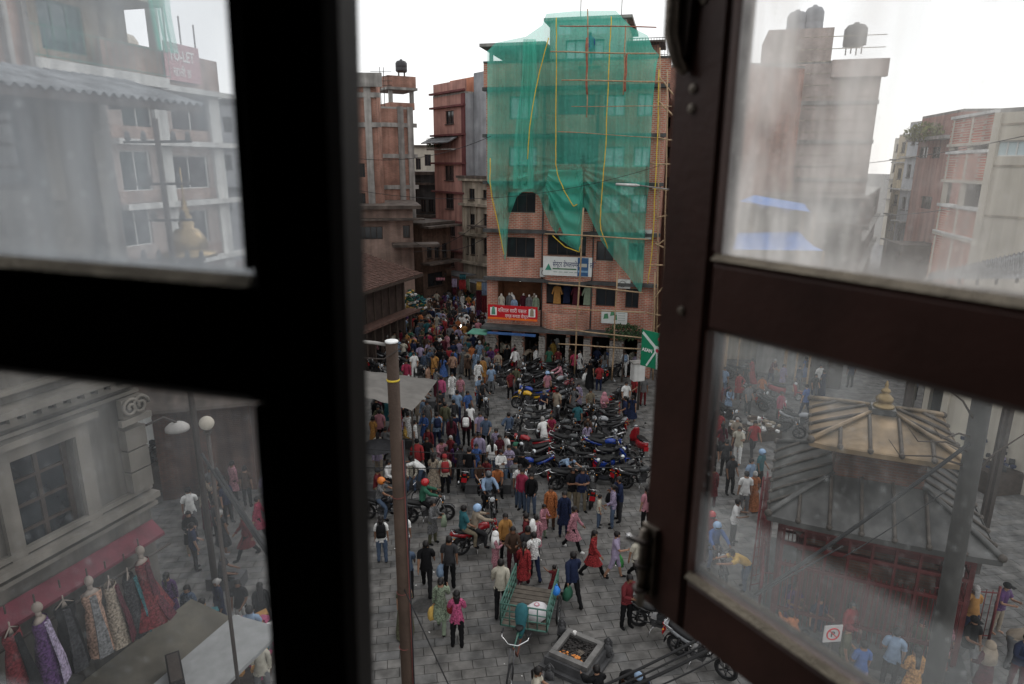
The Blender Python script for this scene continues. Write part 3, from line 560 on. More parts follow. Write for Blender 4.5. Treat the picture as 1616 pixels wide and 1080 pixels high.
# ---- ASAN banner on its post
AX = PY(1014, 520, 33); BX = PY(1046, 532, 32); sg = empty('green_banner', 'green and white map banner reading ASAN on a post beside the window sash', 'banner', (AX.x, AX.y, 0), math.atan2(BX.y-AX.y, BX.x-AX.x))
wd = (BX-AX).length; zt_ = AX.z; zb_ = PY(1014, 576, 33).z; hh = zt_-zb_; GRN = M('banner_green', (.01, .20, .10), .5, .1); WST = M('banner_white', (.6, .68, .64), .6, .05)
MB().box((0, -.02, zb_), (wd+.5, .02, zt_)).build('cloth_panel', GRN, sg)
def stp(pts, w, mat, nm, y=-.026):
    b = MB()
    for (a, c) in zip(pts, pts[1:]):
        d = Vector((c[0]-a[0], c[1]-a[1])).normalized()*w; n = Vector((-d.y, d.x)); b.prism([(a[0]+n.x, a[1]+n.y), (a[0]-n.x, a[1]-n.y), (c[0]-n.x, c[1]-n.y), (c[0]+n.x, c[1]+n.y)], y, y+.004)
    b.build(nm, mat, sg)
cx_, cz_ = wd*.78, zb_+hh*.55
stp([(.05, zt_-.12), (cx_, cz_)], .07, WST, 'map_road'); stp([(cx_, cz_), (.35, zb_+.05)], .045, WST, 'map_road', -.031); stp([(cx_, cz_), (cx_+.05, zb_+.02)], .05, WST, 'map_road', -.036)
MB().lathe((0, 0, 0), [(.17, 0), (.17, .006)], 14).build('map_junction', WST, sg, loc=(cx_, -.033, cz_)).rotation_euler = (math.pi/2, 0, 0)
MB().lathe((0, 0, 0), [(.09, 0), (.09, .006)], 12).build('map_marker', M('marker_red', (.5, .05, .08), .6), sg, loc=(cx_+.02, -.04, cz_-.05)).rotation_euler = (math.pi/2, 0, 0)
MB().lathe((0, 0, 0), [(.08, 0), (.08, .006)], 12).build('map_marker', M('marker_red', (.5, .05, .08), .6), sg, loc=(cx_+.1, -.03, cz_+.5)).rotation_euler = (math.pi/2, 0, 0)
text('ASAN', .23, WLET, sg, (.06, -.03, zb_+hh*.42), off=.006)
MB().tube([(wd+.55, 0, 0), (wd+.55, 0, zt_+.2)], .05, 8).build('banner_post', FRD, sg)
# white meter box under it
p = G(1003, 650); bx = empty('meter_box', 'white electrical box on a post below the green banner', 'utility box', (p.x, p.y, 0), .2); zz = PYw(1003, 582, p.y).z
MB().tube([(.2, .2, 0), (.2, .2, zz)], .06, 6).build('post', FRD, bx); MB().box((-.3, -.2, zz-.6), (.3, .25, zz+.3)).build('cabinet', WHITE, bx); MB().box((-.26, -.215, zz-.55), (.26, -.203, zz+.24)).build('cabinet_door', WHITE, bx); MB().box((-.36, -.26, zz+.302), (.36, .31, zz+.36)).build('cabinet_lid', CONC, bx)
# ================================================================== the other buildings
# tall pink house with the grey blank side wall
B = Fac('pink_house', 'narrow tall pink house with a blank grey plaster side wall', 'house', 689, 71, 737, 66, 400)
zs = lambda f, p, fr=0.0: f.zl(p, fr)
top = B.sz(715, 150)[1]; w = [B.rect(703, 175, 716, 196), B.rect(702, 262, 705+11, 285), B.rect(703, 306, 716, 330), B.rect(705, 352, 718, 373), B.rect(702, 395, 717, 420)]
B.front(0, B.L, 0, top, w, PINK, 9, CONCP, nx=2, sill=True)
for p in (150, 172, 258, 302, 346, 390, 215): B.box(-.25, B.L+.05, B.zl(p)-.08, B.zl(p)+.08, -.3, -.003, PINKD, 'band')
B.box(B.L-.5, B.L+.02, 0, top+.02, -.12, -.004, PINKD, 'corner_strip')
B.roof(0, B.L, top, 9, CONC); B.box(0, B.L-.1, top+.16, top+1.1, .05, .2, PINK, 'parapet')
zt2 = B.sz(730, 119)[1]; B.box(1.0, B.L+1.9, top+.16, zt2, 1.2, 6, ORNG, 'stair_tower'); B.box(B.L+.1, B.L+2.6, 8, top+1.6, .8, 8.6, CONCP, 'plastered_side_block')
b = MB(); b.prism([(-.1, 0), (-1.2, -.5), (-1.2, -.42), (-.1, .1)], -.3, B.L*.8, 'yz'); b.build('tin_canopy', TIN, B.root, loc=(0, 0, B.zl(219)))
B.box(.2, B.L*.8, B.zl(236)-.1, B.zl(236), -.9, -.31, CONC, 'balcony_slab'); railing(B.root, .2, B.L*.8, -.88, B.zl(236), .9, FRD)
leafy('potted_plants', 'green balcony plants high on the pink house', B.world(1.2, -.5, B.zl(234)+.3), (.9, .2, .3), 140, .12, stem=False)
# cream ornate house
B = Fac('cream_house', 'ornate cream plaster house with arched windows beside the pink house', 'house', 731, 66, 774, 63, 400)
w = [B.rect(740, 298, 749, 316), B.rect(738, 338, 752, 360), B.rect(737, 376, 753, 402), B.rect(763, 338, 771, 360), B.rect(763, 376, 772, 402), B.rect(762, 300, 770, 314)]
top = B.zl(281); B.front(0, B.L, 0, top, w, CREAM, 8, nx=2, fr=TIMB, sill=True)
for p in (283, 322, 368, 412): B.box(-.2, B.L+.1, B.zl(p)-.12, B.zl(p)+.1, -.35, -.003, CREAM, 'cornice')
for x in (0.05, .9, 1.75): B.box(x, x+.2, B.zl(412)+.11, B.zl(322)-.13, -.1, -.003, CREAM, 'pilaster')
B.roof(0, B.L, top, 8, TINR, .2, .4)
B.box(1.9, B.L+.3, B.zl(352)-.1, B.zl(352), -1.1, -.36, TINR, 'tin_canopy'); B.box(-.9, 2.2, B.zl(424)-.3, B.zl(424)-.22, -2.2, -.36, TIN, 'tin_canopy'); B.box(2.3, B.L+.3, B.zl(430)-.3, B.zl(430)-.22, -2.0, -.36, TIN, 'tin_canopy')
# small houses seen between
B = Fac('far_house', 'pale distant house with a water tank between brick building and pink house', 'house', 651, 86, 690, 86, 330)
top = B.zl(232); B.front(0, B.L, 0, top, [B.rect(656, 250, 664, 268), B.rect(670, 244, 680, 262)], CREAMB, 8, nx=2); B.roof(0, B.L, top, 8, TINR, .2, .3)
B = Fac('old_grey_house', 'old grey house with tiled eaves and timber windows in the market street', 'house', 646, 74, 692, 74, 400)
top = B.zl(276); B.front(0, B.L, 0, top, [B.rect(652, 300, 658, 320), B.rect(664, 315, 672, 335), B.rect(676, 315, 684, 335), B.rect(665, 375, 673, 402), B.rect(677, 375, 684, 402), B.rect(652, 350, 660, 370)], CONCD, 8, nx=2, fr=TIMB, sill=True)
for p in (290, 340, 362, 408): B.box(-.3, B.L+.3, B.zl(p)-.1, B.zl(p)+.1, -.9, -.003, TINR, 'eave')
B.roof(0, B.L, top, 8, TINR, .3, .5); B.box(B.L*.35, B.L, B.zl(352), B.zl(342), -1.0, -.9, TIMB, 'balcony_screen')
B = Fac('timber_house', 'dark timber fronted house above the crowded market street', 'house', 668, 62, 712, 65, 440)
top = B.zl(356); B.front(0, B.L, 0, top, [B.rect(674, 384, 682, 408), B.rect(686, 384, 694, 408), B.rect(698, 384, 706, 408), B.rect(675, 430, 700, 452)], M('brown_plaster', (.16, .11, .085), .85, .3, streak=.4), 6, nx=2, fr=TIMB, sill=True)
for p in (358, 416): B.box(-.3, B.L+.3, B.zl(p)-.1, B.zl(p)+.06, -1.1, -.003, TINR, 'eave')
B.roof(0, B.L, top, 6, TINR, .2, .3)
# left unfinished brick building with concrete frame
B = Fac('brick_frame_building', 'unfinished red brick building with bare concrete frame left of the street', 'building', 585, 64, 652, 66, 250)
top = B.zl(170); B.wall(0, B.L, 0, top, [], BRICKR); B.shell(0, B.L, 0, top, 8, BRICKR); B.roof(0, B.L, top, 8)
for p in (196, 246, 296): B.box(-.02, B.L+.4, B.zl(p)-.17, B.zl(p)+.17, -.08, -.002, CONC, 'concrete_beam')
for p in (590, 634, 649): x = B.sz(p, 250)[0]; B.box(x-.25, x+.25, 0, top+.2, -.1, -.004, CONC, 'concrete_column')
z1 = B.sz(640, 192)[1]; z2 = B.sz(640, 150)[1]; xs_ = B.sz(622, 170)[0]; xe = B.sz(661, 170)[0]
B.box(xs_, xe, top+.05, top+.6, 1, 4, BRICKR, 'roof_room_base')
for x in (xs_, xe-.3): B.box(x, x+.3, top+.6, top+1.6, 1.1, 1.4, CONC, 'roof_column')
B.box(xs_-.3, xe+.2, top+1.6, top+1.8, .7, 4.3, CONC, 'roof_slab'); B.box(xs_-.2, xe+.1, top+1.8, top+2.7, .8, 4.2, BRICKR, 'roof_parapet')
p = B.world(xs_+1.6, 2.4, top+2.7); tank(p.x, p.y, p.z, 'small dark tank on the rooftop room of the red brick frame building', .5, .9)
for x in (1.2, 1.5): MB().tube([(x, .3, top), (x, .3, top+3.2)], .03, 4).build('antenna_mast', FRD, B.root)
for q in range(5): MB().tube([(.4, .3, top+1.4+q*.35), (2.2, .3, top+1.5+q*.35)], .02, 4).build('antenna_rod', FRD, B.root)
B = Fac('brick_tower', 'near brick block with a concrete top storey beside the dark window stile', 'building', 545, 58, 598, 58, 250)
top = B.zl(120); m_ = B.zl(200); xm = B.sz(590, 250)[0]
B.wall(0, B.L, 0, top, [B.rect(566, 258, 576, 280), B.rect(564, 305, 577, 325)], BRICKR); B.shell(0, B.L, 0, top, 1.6, BRICKR); B.roof(0, B.L, top, 1.6)
for h in (B.rect(566, 258, 576, 280), B.rect(564, 305, 577, 325)): B.win(h, 2, 1, TIMB, GLD)
for p in (150, 197): B.box(-.02, B.L+.3, B.zl(p)-.17, B.zl(p)+.17, -.1, -.002, CONC, 'concrete_beam')
x = B.sz(582, 200)[0]; B.box(x-.25, x+.25, 0, top-.01, -.12, -.004, CONC, 'concrete_column'); B.box(-.02, B.L+.5, B.zl(138)+.02, top+.2, -.3, -.13, CONC, 'concrete_fascia')
# low brick house with loggia behind the tiled hall
B = Fac('low_brick_house', 'low orange brick house with dark loggia behind the tiled hall', 'house', 560, 55, 652, 56, 360)
top = B.zl(330); w = [B.rect(566, 358, 604, 378), B.rect(636, 356, 647, 376)]
B.front(0, B.L, 0, top, w, BRICKP, 7, nx=4, fr=TIMB); B.roof(0, B.L, top, 7, TINR, .25, .6); B.box(-.4, B.L+.8, B.zl(345)-.12, B.zl(345), -.9, -.003, TINR, 'eave')
B.box(B.L*.62, B.L+1.8, B.zl(384)-.2, B.zl(384), -1.6, -.003, TINR, 'tin_canopy')
# dark timber hall with the big tiled roof
RT = M('roof_tiles', (.105, .058, .046), .85, .45, 5, rnd=.0, bump=.5)
hz = G(652, 546); hall = empty('timber_hall', 'dark timber hall with a wide brown tiled roof at the square edge', 'hall', (hz.x, hz.y, 0), rad(70))
he = 3.6; hz_e = PYw(652, 432, hz.y-.3).z; hz_r = PYw(614, 386, hz.y+(Matrix.Rotation(rad(70), 3, 'Z') @ Vector((-1.6, 4.6, 0))).y).z
Wd = 12; b = MB(); b.box((-Wd, 0, 0), (-.9, 9, hz_e-.1)); b.build('hall_wall', M('dark_hall_wall', (.05, .035, .03), .85, .4, 2), hall)
b = MB(); E0 = (0, -.9, hz_e); E1 = (-Wd-.6, -.9, hz_e); R1 = (-1.6, 4.6, hz_r); R2 = (-Wd-.6, 4.6, hz_r); K = (0, 10, hz_e)
b.add([E0, E1, R2, R1, K, (-Wd-.6, 10, hz_e)], [(0, 3, 2, 1), (0, 4, 3), (3, 4, 5, 2), (0, 1, 5, 4)]); b.build('roof_deck', RT, hall)
tl = MB(); rows = 34
for i in range(rows):   # courses of small clay tiles
    for j in range(64):
        t0_ = i/rows; t1_ = (i+1.15)/rows; u0 = j/64+random.uniform(0, .002)+(i % 2)*.0078; u1 = u0+.0145
        def rp(u, t, dz): x = (-Wd-.6)*u-1.6*t*(1-u); return (x, -.9+5.5*t-.0, hz_e+(hz_r-hz_e)*t+dz)
        if u1 > 1: continue
        d = random.uniform(.02, .05); P = [rp(u0, t0_, d+.05), rp(u1, t0_, d+.05), rp(u1, t1_, d), rp(u0, t1_, d)]; tl.add(P+[(p[0], p[1], p[2]-.06) for p in P[:2]], [(0, 3, 2, 1), (0, 1, 5, 4)])
tag(tl.build('roof_tile', RT, hall), None, None, None, 'stuff')
MB().box((-Wd-.6, -.95, hz_e-.16), (0, -.85, hz_e-.02)).build('eave_board', TIMB, hall)
MB().box((-Wd, -.9, hz_e*.52), (-.5, -.002, hz_e*.55)).build('lower_eave', RT, hall)
for k in range(13):
    x = -1.2-k*.9; MB().box((x, -.55, 0), (x+.16, -.4, hz_e*.52)).build('timber_post', TIMB, hall); MB().box((x, -.06, hz_e*.56), (x+.12, -.003, hz_e-.1)).build('carved_strut', TIMB, hall)
for k in range(12): MB().box((-1.02-k*.9, -.05, hz_e*.6), (-.45-(k+.0)*.9-.6, -.003, hz_e*.6+.1)).build('window_rail', TIMB, hall)
# building behind the scaffold on the right
B = Fac('rear_brick_house', 'brown brick house behind the bamboo poles at the street mouth', 'house', 1044, 50, 1082, 47, 300)
top = B.zl(108); w = [B.rect(1050, y, 1058, y+16) for y in (140, 185, 232, 280, 330, 380)]
B.front(0, B.L, 0, top, w, BRICKR, 8, nx=1, sill=True); B.roof(0, B.L, top, 8)
# ---------------------------------------------------------------- right side, seen through the dusty pane
B = Fac('tall_brick_block', 'very tall pale brick apartment block with roof tanks seen through dusty glass', 'building', 1197, 52, 1366, 50, 300)
lv = [B.zl(p, .8) for p in (330, 284, 224, 162, 100)]; top = B.zl(98, .9)
B.wall(0, B.L, 0, top, [], BRICKW); B.shell(0, B.L, 0, top, 10, BRICKW); B.roof(0, B.L, top, 10)
for z in lv[:-1]: B.box(-.05, B.L+.05, z-.12, z+.12, -.1, -.003, CONC, 'floor_band')
for k in range(26): B.box(0, B.L, 2.0+k*.72, 2.05+k*.72, -.03, -.002, CREAM, 'course_band')
B.box(-.3, B.L*.55, top+.155, top+2.2, .5, 6, BRICKW, 'roof_room'); B.box(B.L-3, B.L+.25, top-.9, top+.14, -.5, -.003, BRICKW, 'corner_balcony'); B.box(-2.2, -.003, 0, B.zl(125), 1.5, 9, CONCP, 'side_block')
for px_, h_ in ((.24, 1.6), (.40, 1.9)): p = B.world(B.L*px_, 3, top+2.2); tank(p.x, p.y, p.z-.3, 'pale rooftop tank %s on the tall brick block' % ('on the left' if px_ < .3 else 'second from the left'), .62, h_*.8, CONCP)
p = B.world(B.L*.78, 2, top+.15); tank(p.x, p.y, p.z+.6, 'dark rooftop tank standing alone on its frame at the right of the tall block', .7, 1.3)
B = Fac('stepped_house', 'pale stepped house left of the tall brick block', 'house', 1140, 58, 1206, 58, 280)
top = B.zl(205); B.front(0, B.L, 0, top, [B.rect(1186, y, 1196, y+16) for y in (214, 250, 290)]+[B.rect(1160, y, 1170, y+14) for y in (240, 276)], CREAMB, 8, nx=2); B.roof(0, B.L, top, 8); B.box(B.L*.55, B.L, top+.16, top+3.5, 1, 5, CREAMB, 'roof_room')
B = Fac('corner_shop_house', 'low grey plaster corner house with shuttered windows below the tall brick block', 'house', 1215, 43, 1352, 41, 360)
top = B.zl(315); w = [B.rect(1310, 318, 1322, 332), B.rect(1236, 322, 1248, 338), B.rect(1296, 372, 1318, 405), B.rect(1262, 326, 1274, 340)]
B.front(0, B.L, 0, top, w, CONC, 8, nx=2, fr=TIMB, sill=True); B.roof(0, B.L, top, 8, TINR, .2, .5); B.box(B.L*.5, B.L+.5, B.zl(352)-.1, B.zl(352)+.1, -1.2, -.003, TINR, 'eave')
B.box(B.L*.88, B.L+.2, 0, B.zl(362), -1.5, -.25, TIMB, 'corner_kiosk')
def tarp(name, label, pts, Ys, zd=.15):
    P = [PY(p[0], p[1], y) for p, y in zip(pts, Ys)]; c = sum(P, Vector())/4; root = empty(name, label, 'tarpaulin', (c.x, c.y, 0))
    def f(u, v):
        q = (P[0]*(1-u)+P[1]*u)*(1-v)+(P[3]*(1-u)+P[2]*u)*v-c; return (q.x, q.y, q.z+c.z+zd*math.sin(u*17)*math.sin(v*3.1)-.3*math.sin(u*3.14)*math.sin(v*3.14))
    sheet(f, 24, 8, 'tarp_sheet', TARP, root)
    for p in P: MB().tube([(p.x-c.x, p.y-c.y, 0), (p.x-c.x, p.y-c.y, p.z)], .05, 6).build('tarp_pole', BAM, root)
tarp('blue_tarpaulin', 'larger bright blue tarpaulin roof over the stalls below the tall block', [(1156, 394), (1300, 396), (1262, 366), (1164, 368)], [36, 36, 40, 40])
tarp('blue_tarpaulin', 'upper narrow blue tarpaulin strung before the low grey corner house', [(1166, 318), (1286, 336), (1270, 322), (1190, 308)], [40, 39, 41.5, 42])
B = Fac('small_shop_house', 'small weathered shop house behind the blue tarpaulins', 'house', 1136, 46, 1218, 46, 360)
top = B.zl(330); B.front(0, B.L, 0, top, [B.rect(1150, 340, 1162, 356), B.rect(1180, 340, 1192, 356)], CREAM, 6, nx=2, fr=TIMB); B.roof(0, B.L, top, 6, TINR, .2, .7)
# houses along the right hand street
specs = [('street_house', 'narrow cream house far down the right street', 1398, 120, 1414, 118, 220, CREAMB, 3), ('street_house', 'slim yellowish house with a roof railing down the right street', 1404, 92, 1432, 86, 215, M('ochre_wall', (.42, .34, .22), .85, .3, streak=.4), 4),
         ('street_house', 'grey blue house near the middle of the right street', 1418, 74, 1446, 70, 196, CONCP, 5), ('dark_shop_house', 'dark low shop house on the left side of the right street', 1360, 58, 1386, 96, 318, BRICKD, 2)]  # last house added, street shade put into its dark brick colour
for nm, lb, a, ya, c, yc, tp, mt, nr in specs:
    B = Fac(nm, lb, 'house', a, ya, c, yc, 320); top = B.zl(tp); hs = []
    for i in range(nr):
        z = top-1.9-3*i
        if z > .5:
            hs += [(B.L*.2, B.L*.42, z, z+1.2), (B.L*.58, B.L*.8, z, z+1.2)]
    B.front(0, B.L, 0, top, hs, mt, 9, nx=2, sill=True); B.roof(0, B.L, top, 9)
    for i in range(nr): B.box(-.1, B.L+.1, top-3*i-3.1, top-3*i-2.95, -.5, -.003, CONC, 'ledge')
B = Fac('pink_brick_house', 'pinkish brick house with hanging creeper beside the cream building', 'house', 1438, 52, 1500, 45, 300)
top = B.zl(188); hs = [B.rect(1450, 232, 1464, 250), B.rect(1470, 232, 1484, 250), B.rect(1452, 310, 1470, 330)]
B.front(0, B.L, 0, top, hs, PINK, 9, nx=2); B.roof(0, B.L, top, 9); B.box(-.1, B.L, B.zl(222)-.1, B.zl(222)+.1, -.8, -.003, CONC, 'balcony_slab')
leafy('hanging_creeper', 'yellow green creeper on the balcony of the pinkish brick house', B.world(2.6, -.7, B.zl(224)+.5), (.5, 2.0, .6), 420, .16, mat=M('creeper_leaves', (.16, .17, .05), .7, .3), stem=False)
B.box(B.L*.6, B.L, 0, B.zl(372), -2.2, -.003, TIMB, 'shop_front')  # timber block sized to darken the lower street
# cream corner building: bay side facing the street, blank side facing the square
B = Fac('cream_corner_building', 'cream corner building with brick banded bay balconies and a grey canopy', 'building', 1556, 29, 1760, 25, 300)
top = B.zl(178, 0); w = [B.rect(1558, 222, 1618, 247, 0)]
B.wall(0, B.L, 0, top, w, CREAMB); B.win(w[0], 4, 1, FRW, GLB); B.shell(0, B.L, 0, top, 9, CREAMB); B.roof(-.1, B.L, top, 9)
for p in (197, 262, 340): B.box(-.02, B.L, B.zl(p)-.04, B.zl(p)+.04, -.03, -.002, CREAM, 'band')
# side bay (angled)
q = B.root.location; a2 = PY(1490, 300, 33.5); d = Vector((q.x-a2.x, q.y-a2.y)); bay = empty('x', '', '', (a2.x, a2.y, 0)); bpy.data.objects.remove(bay)
loc = lambda P: (Matrix.Rotation(-B.rz, 3, 'Z') @ (P-B.a))
c0 = loc(Vector((a2.x, a2.y, 0))); bl = [B.zl(p, 0) for p in (430, 382, 330, 285, 232, 190)]
def bayface(z0, z1, mat, out, nm, th=.3):
    P0 = Vector((0, 0, 0)); P1 = c0; e = (P1-P0).normalized(); n = Vector((e.y, -e.x, 0))
    if n.x > 0: n = -n
    b = MB(); v = [P0+n*out, P1+n*out, P1+n*(out-th), P0+n*(out-th)]; b.prism([(p.x, p.y) for p in v], z0, z1, 'xy'); b.build(nm, mat, B.root)
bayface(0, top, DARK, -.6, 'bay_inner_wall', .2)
for k, (z0, z1) in enumerate([(bl[0]-3, bl[0]-1.0), (bl[0]-.9, bl[1]), (bl[2]-1.2, bl[2]-.1), (bl[4]-1.25, bl[4]-.2), (top-1.0, top)]):
    bayface(z0, z1, BRICK, .12, 'brick_balcony'); bayface(z1+.003, z1+.12, WHITE, .2, 'white_ledge', .35); bayface(z0-.12, z0-.003, CREAMB, .2, 'ledge', .35)
for fr_ in (0.0, .47, .93):
    P1 = c0*fr_; MB().box((P1.x-.12, P1.y-.12, 0), (P1.x+.12, P1.y+.12, top)).build('bay_pillar', CREAMB, B.root)
B.box(1.0, 4.4, top+.16, top+1.3, .5, 5, CONC, 'roof_room'); b = MB(); b.prism([(0.6, top+1.3), (4.8, top+1.3), (2.2, top+2.1)], .3, 5, 'xz'); b.build('roof_gable', CREAMB, B.root)
pl = B.world(.9+1.6, .6, top+1.3); 
m = MB(); m.tube([(0, 0, 0), (0, 0, 2.2)], .04, 6); m.tube([(0, 0, 2.1), (.5, 0, 2.3), (.9, 0, 2.2), (.95, 0, 1.9)], .025, 5); m.tube([(0, 0, 2.1), (-.5, 0, 2.3), (-.9, 0, 2.2), (-.95, 0, 1.9)], .025, 5)
rt = empty('rooftop_lamp', 'double armed lamp pole on top of the cream corner building', 'lamp post', pl, 0); m.build('lamp_pole', FRD, rt)
# grey sloping tin roof low at the right
A0 = PY(1462, 442, 24); B0 = PY(1640, 440, 20); C0 = PY(1640, 392, 23); rt = empty('sloping_canopy', 'grey sloping corrugated roof below the cream corner building', 'canopy', (A0.x, A0.y, 0))
D0 = PY(1470, 430, 27); P = [A0, B0, C0, D0]; cc = Vector((A0.x, A0.y, 0))
def slp(u, v):
    q = (P[0]*(1-u)+P[1]*u)*(1-v)+(P[3]*(1-u)+P[2]*u)*v-cc; return (q.x, q.y, q.z+.03*math.sin(u*160))
sheet(slp, 320, 2, 'roof_sheet', TIN, rt)
for p in P: MB().box((p.x-cc.x-.06, p.y-.06-cc.y, 0), (p.x-cc.x+.06, p.y+.06-cc.y, p.z-.05)).build('canopy_post', FRD, rt)
for k in range(1, 6): q1 = Vector(slp(k/6, 0)); q2 = Vector(slp(k/6, 1)); MB().tube([q1-Vector((0, 0, .12)), q2-Vector((0, 0, .12))], .05, 5).build('rafter', TIMB, rt)
# ---------------------------------------------------------------- left side, seen through the left sash
B = Fac('balcony_building', 'white and red brick balcony building with dark glazing behind the dusty left pane', 'building', 178, 30, 352, 37, 240)
cols = [(190, 250), (268, 330)]; top = B.zl(143, .6); hs = []
for (y0, y1) in ((150, 210), (246, 298), (333, 385)): hs += [B.rect(270, y0, 330, y1), B.rect(192, y0-8, 240, y1+4)]
hs = [(a, c, max(d, .2), e) for a, c, d, e in hs]
B.front(0, B.L, 0, top, hs, BRICKW, 8, WHITE, nx=2, fr=FRW)
for p in (257, 341): x = B.sz(p, 240)[0]; B.box(x-.35, x+.35, 0, top, -.16, -.003, WHITE, 'white_pillar')
for p in (143, 228, 320, 410): z = B.zl(p, .6); B.box(-.1, B.L+.6, z-.1, z+.12, -.5, -.17, WHITE, 'white_ledge'); B.box(0, B.L, z+.13, z+.62, -.04, -.002, BRICKP, 'red_band')
B.roof(0, B.L, top, 8); B.box(0, B.L, top+.16, top+1.5, -.14, .05, BRICKP, 'parapet'); B.box(B.L*.45, B.L*.47+.1, top+.16, top+3.5, -.1, .3, WHITE, 'roof_pillar')
z = top+.35; sw, sx_ = B.sz(262, 115, .3)[0], B.sz(316, 115, .3)[0]
p = B.world(sw, -.3, z); r = empty('rooftop_banner', 'faded pink banner with white lettering on the balcony building parapet', 'banner', p, B.rz)
MB().box((0, -.02, 0), (sx_-sw, .02, 1.5)).build('cloth_panel', M('faded_red_banner', (.50, .27, .29), .7, .15), r); text('TO-LET', .62, WLET, r, (.25, -.03, .82), off=.012, sx=(sx_-sw)/2.9); text('9841000000'[:0]+'खाली छ', .5, WLET, r, (.4, -.03, .2), sx=(sx_-sw)/2.9)  # banner cloth in a pale, muted red
zz = top+.16; B.box(-6, B.L*.42, top+3.0, top+3.3, -.8, 4, CREAMB, 'upper_slab'); B.wall(-6, B.L*.38, top, top+7, [(-4.2, -2.4, top+.9, top+2.6), (-1.5, .4, top+.9, top+2.6), (-1.5, .4, top+4, top+5.6)], CREAM, y=.9, name='upper_wall')
for h in [(-4.2, -2.4, top+.9, top+2.6), (-1.5, .4, top+.9, top+2.6), (-1.5, .4, top+4, top+5.6)]: B.win(h, 3, 2, FRT, GLT, y=.9)
B.box(-6, B.L*.38, top-.1, top+.3, -.9, .89, WHITE, 'upper_balcony'); railing(B.root, -6, B.L*.4, -.85, top+.3, 1.0, FRT, .3); B.shell(-6, B.L*.38, top-8, top+7, 6, CREAM, .9)
def nf(u, v): return (B.L*(.28+.16*u)+.1*math.sin(v*7), -1.0-.12*math.sin(u*20), top+6.5-v*5.2)
sheet(nf, 20, 14, 'hanging_net', NET, B.root)
for k in range(4): MB().tube([(B.L*.5+k*.9, .5, top+1.5), (B.L*.5+k*.9, .5, top+3.6-k*.2)], .04, 5).build('rooftop_rod', CONC, B.root)
for p_ in ((B.L*.62, 3), (B.L*.75, 3.4)): p = B.world(p_[0], p_[1], top+.15); tank(p.x, p.y, p.z+.5, 'pale tank %s behind the rooftop banner' % ('left one' if p_[0] < B.L*.7 else 'right one'), .6, 1.4, CREAMB)
B = Fac('blue_grey_house', 'blue grey house at the right edge of the upper left pane', 'house', 340, 46, 420, 46, 300)
top = B.zl(165); B.front(0, B.L, 0, top, [B.rect(352, y, 366, y+24) for y in (185, 245, 310)], CONCP, 8, nx=2); B.roof(0, B.L, top, 8, CONCD, .3, .2)
for p in (230, 298): B.box(-.1, B.L, B.zl(p)-.1, B.zl(p)+.1, -.4, -.003, CONCD, 'ledge')
B = Fac('far_left_house', 'brown brick corner house at the top left pane corner', 'house', -60, 21, 46, 24, 60)
top = B.zl(-80); B.wall(0, B.L, 4, top, [], BRICKP); B.shell(0, B.L, 4, top, 6, BRICKP)
for x in (.3, .6, .92): B.box(B.L*x-.12, B.L*x+.12, 4, top, -.14, -.003, CONC, 'drain_pillar')
# ---- neoclassical plaster building on the left
PLS = M('grey_stucco', (.155, .142, .126), .9, .3, 1.3, streak=.5); PLD = M('stucco_trim', (.195, .178, .155), .85, .2, 2, streak=.3)
P1 = PY(236, 795, 13.9); dv = Vector((.335, .942, 0)); e0 = P1-dv*12; 
B = Fac.__new__(Fac); B.a = Vector((e0.x, e0.y, 0)); B.L = 12.0; B.e = dv; B.n = Vector((dv.y, -dv.x, 0)); B.rz = math.atan2(dv.y, dv.x); B.root = empty('stucco_building', 'grey stucco building with moulded window and scroll capital pilaster at left', 'building', B.a, B.rz)
def bs(px, py): return B.sz(px, py)
ztop = bs(170, 150)[1]; w1 = (bs(22, 780)[0], bs(128, 780)[0], bs(80, 868)[1], bs(80, 704)[1]); w2 = (bs(-70, 250)[0], bs(62, 250)[0], bs(20, 300)[1], bs(20, 155)[1])
w1 = (w1[0], w1[1], w1[2], w1[3]); zled = bs(207, 795)[1]; zc = bs(180, 620)[1]
B.wall(0, 12, 0, ztop, [w1, w2, (2, 11.2, .1, zled-2.0)], PLS, .25); B.shell(0, 12, 0, ztop, 9, PLS)
for w_ in (w1, w2): B.win(w_, 2, 4, TIMB, GLD, rev=.25, w=.09)
for (x0, x1, z0, z1) in ((w1[0]-.28, w1[0]-.02, w1[2]-.2, w1[3]+.3), (w1[1]+.02, w1[1]+.28, w1[2]-.2, w1[3]+.3), (w1[0]-.018, w1[1]+.018, w1[3]+.03, w1[3]+.3)): B.box(x0, x1, z0, z1, -.09, -.003, PLD, 'window_surround')
B.box(w1[0]-.4, w1[1]+.4, w1[3]+.302, w1[3]+.42, -.26, -.003, PLD, 'window_hood'); B.box(w2[1]+.04, w2[1]+.3, w2[2]-.2, w2[3]+.3, -.1, -.003, PLD, 'window_surround')
for z, o, t in ((zled, .28, .12), (zled-.2, .18, .08), (zled+.16, .1, .1), (zc+.1, .22, .1), (zc+.32, .42, .12), (zc-.1, .1, .07), (zc+.62, .16, .08)): B.box(0, 12.05, z, z+t, -o, -.003, PLD, 'cornice_moulding')
for k in range(46): B.box(.1+k*.26, .22+k*.26, zc+.205, zc+.315, -.34, -.224, PLD, 'dentil')
xp0, xp1 = bs(198, 760)[0], 12.0
z = zled+.28; k = 0
while z < zc-.75:
    B.box(xp0, xp1, z, z+.42, -.2, -.003, PLD, 'pilaster_block'); z += .45
B.box(xp0-.12, xp1+.1, zc-.62, zc-.5, -.3, -.204, PLD, 'capital_band')
B.box(xp0-.02, xp1+.02, zc-.5, zc-.12, -.24, -.104, PLD, 'capital_block')
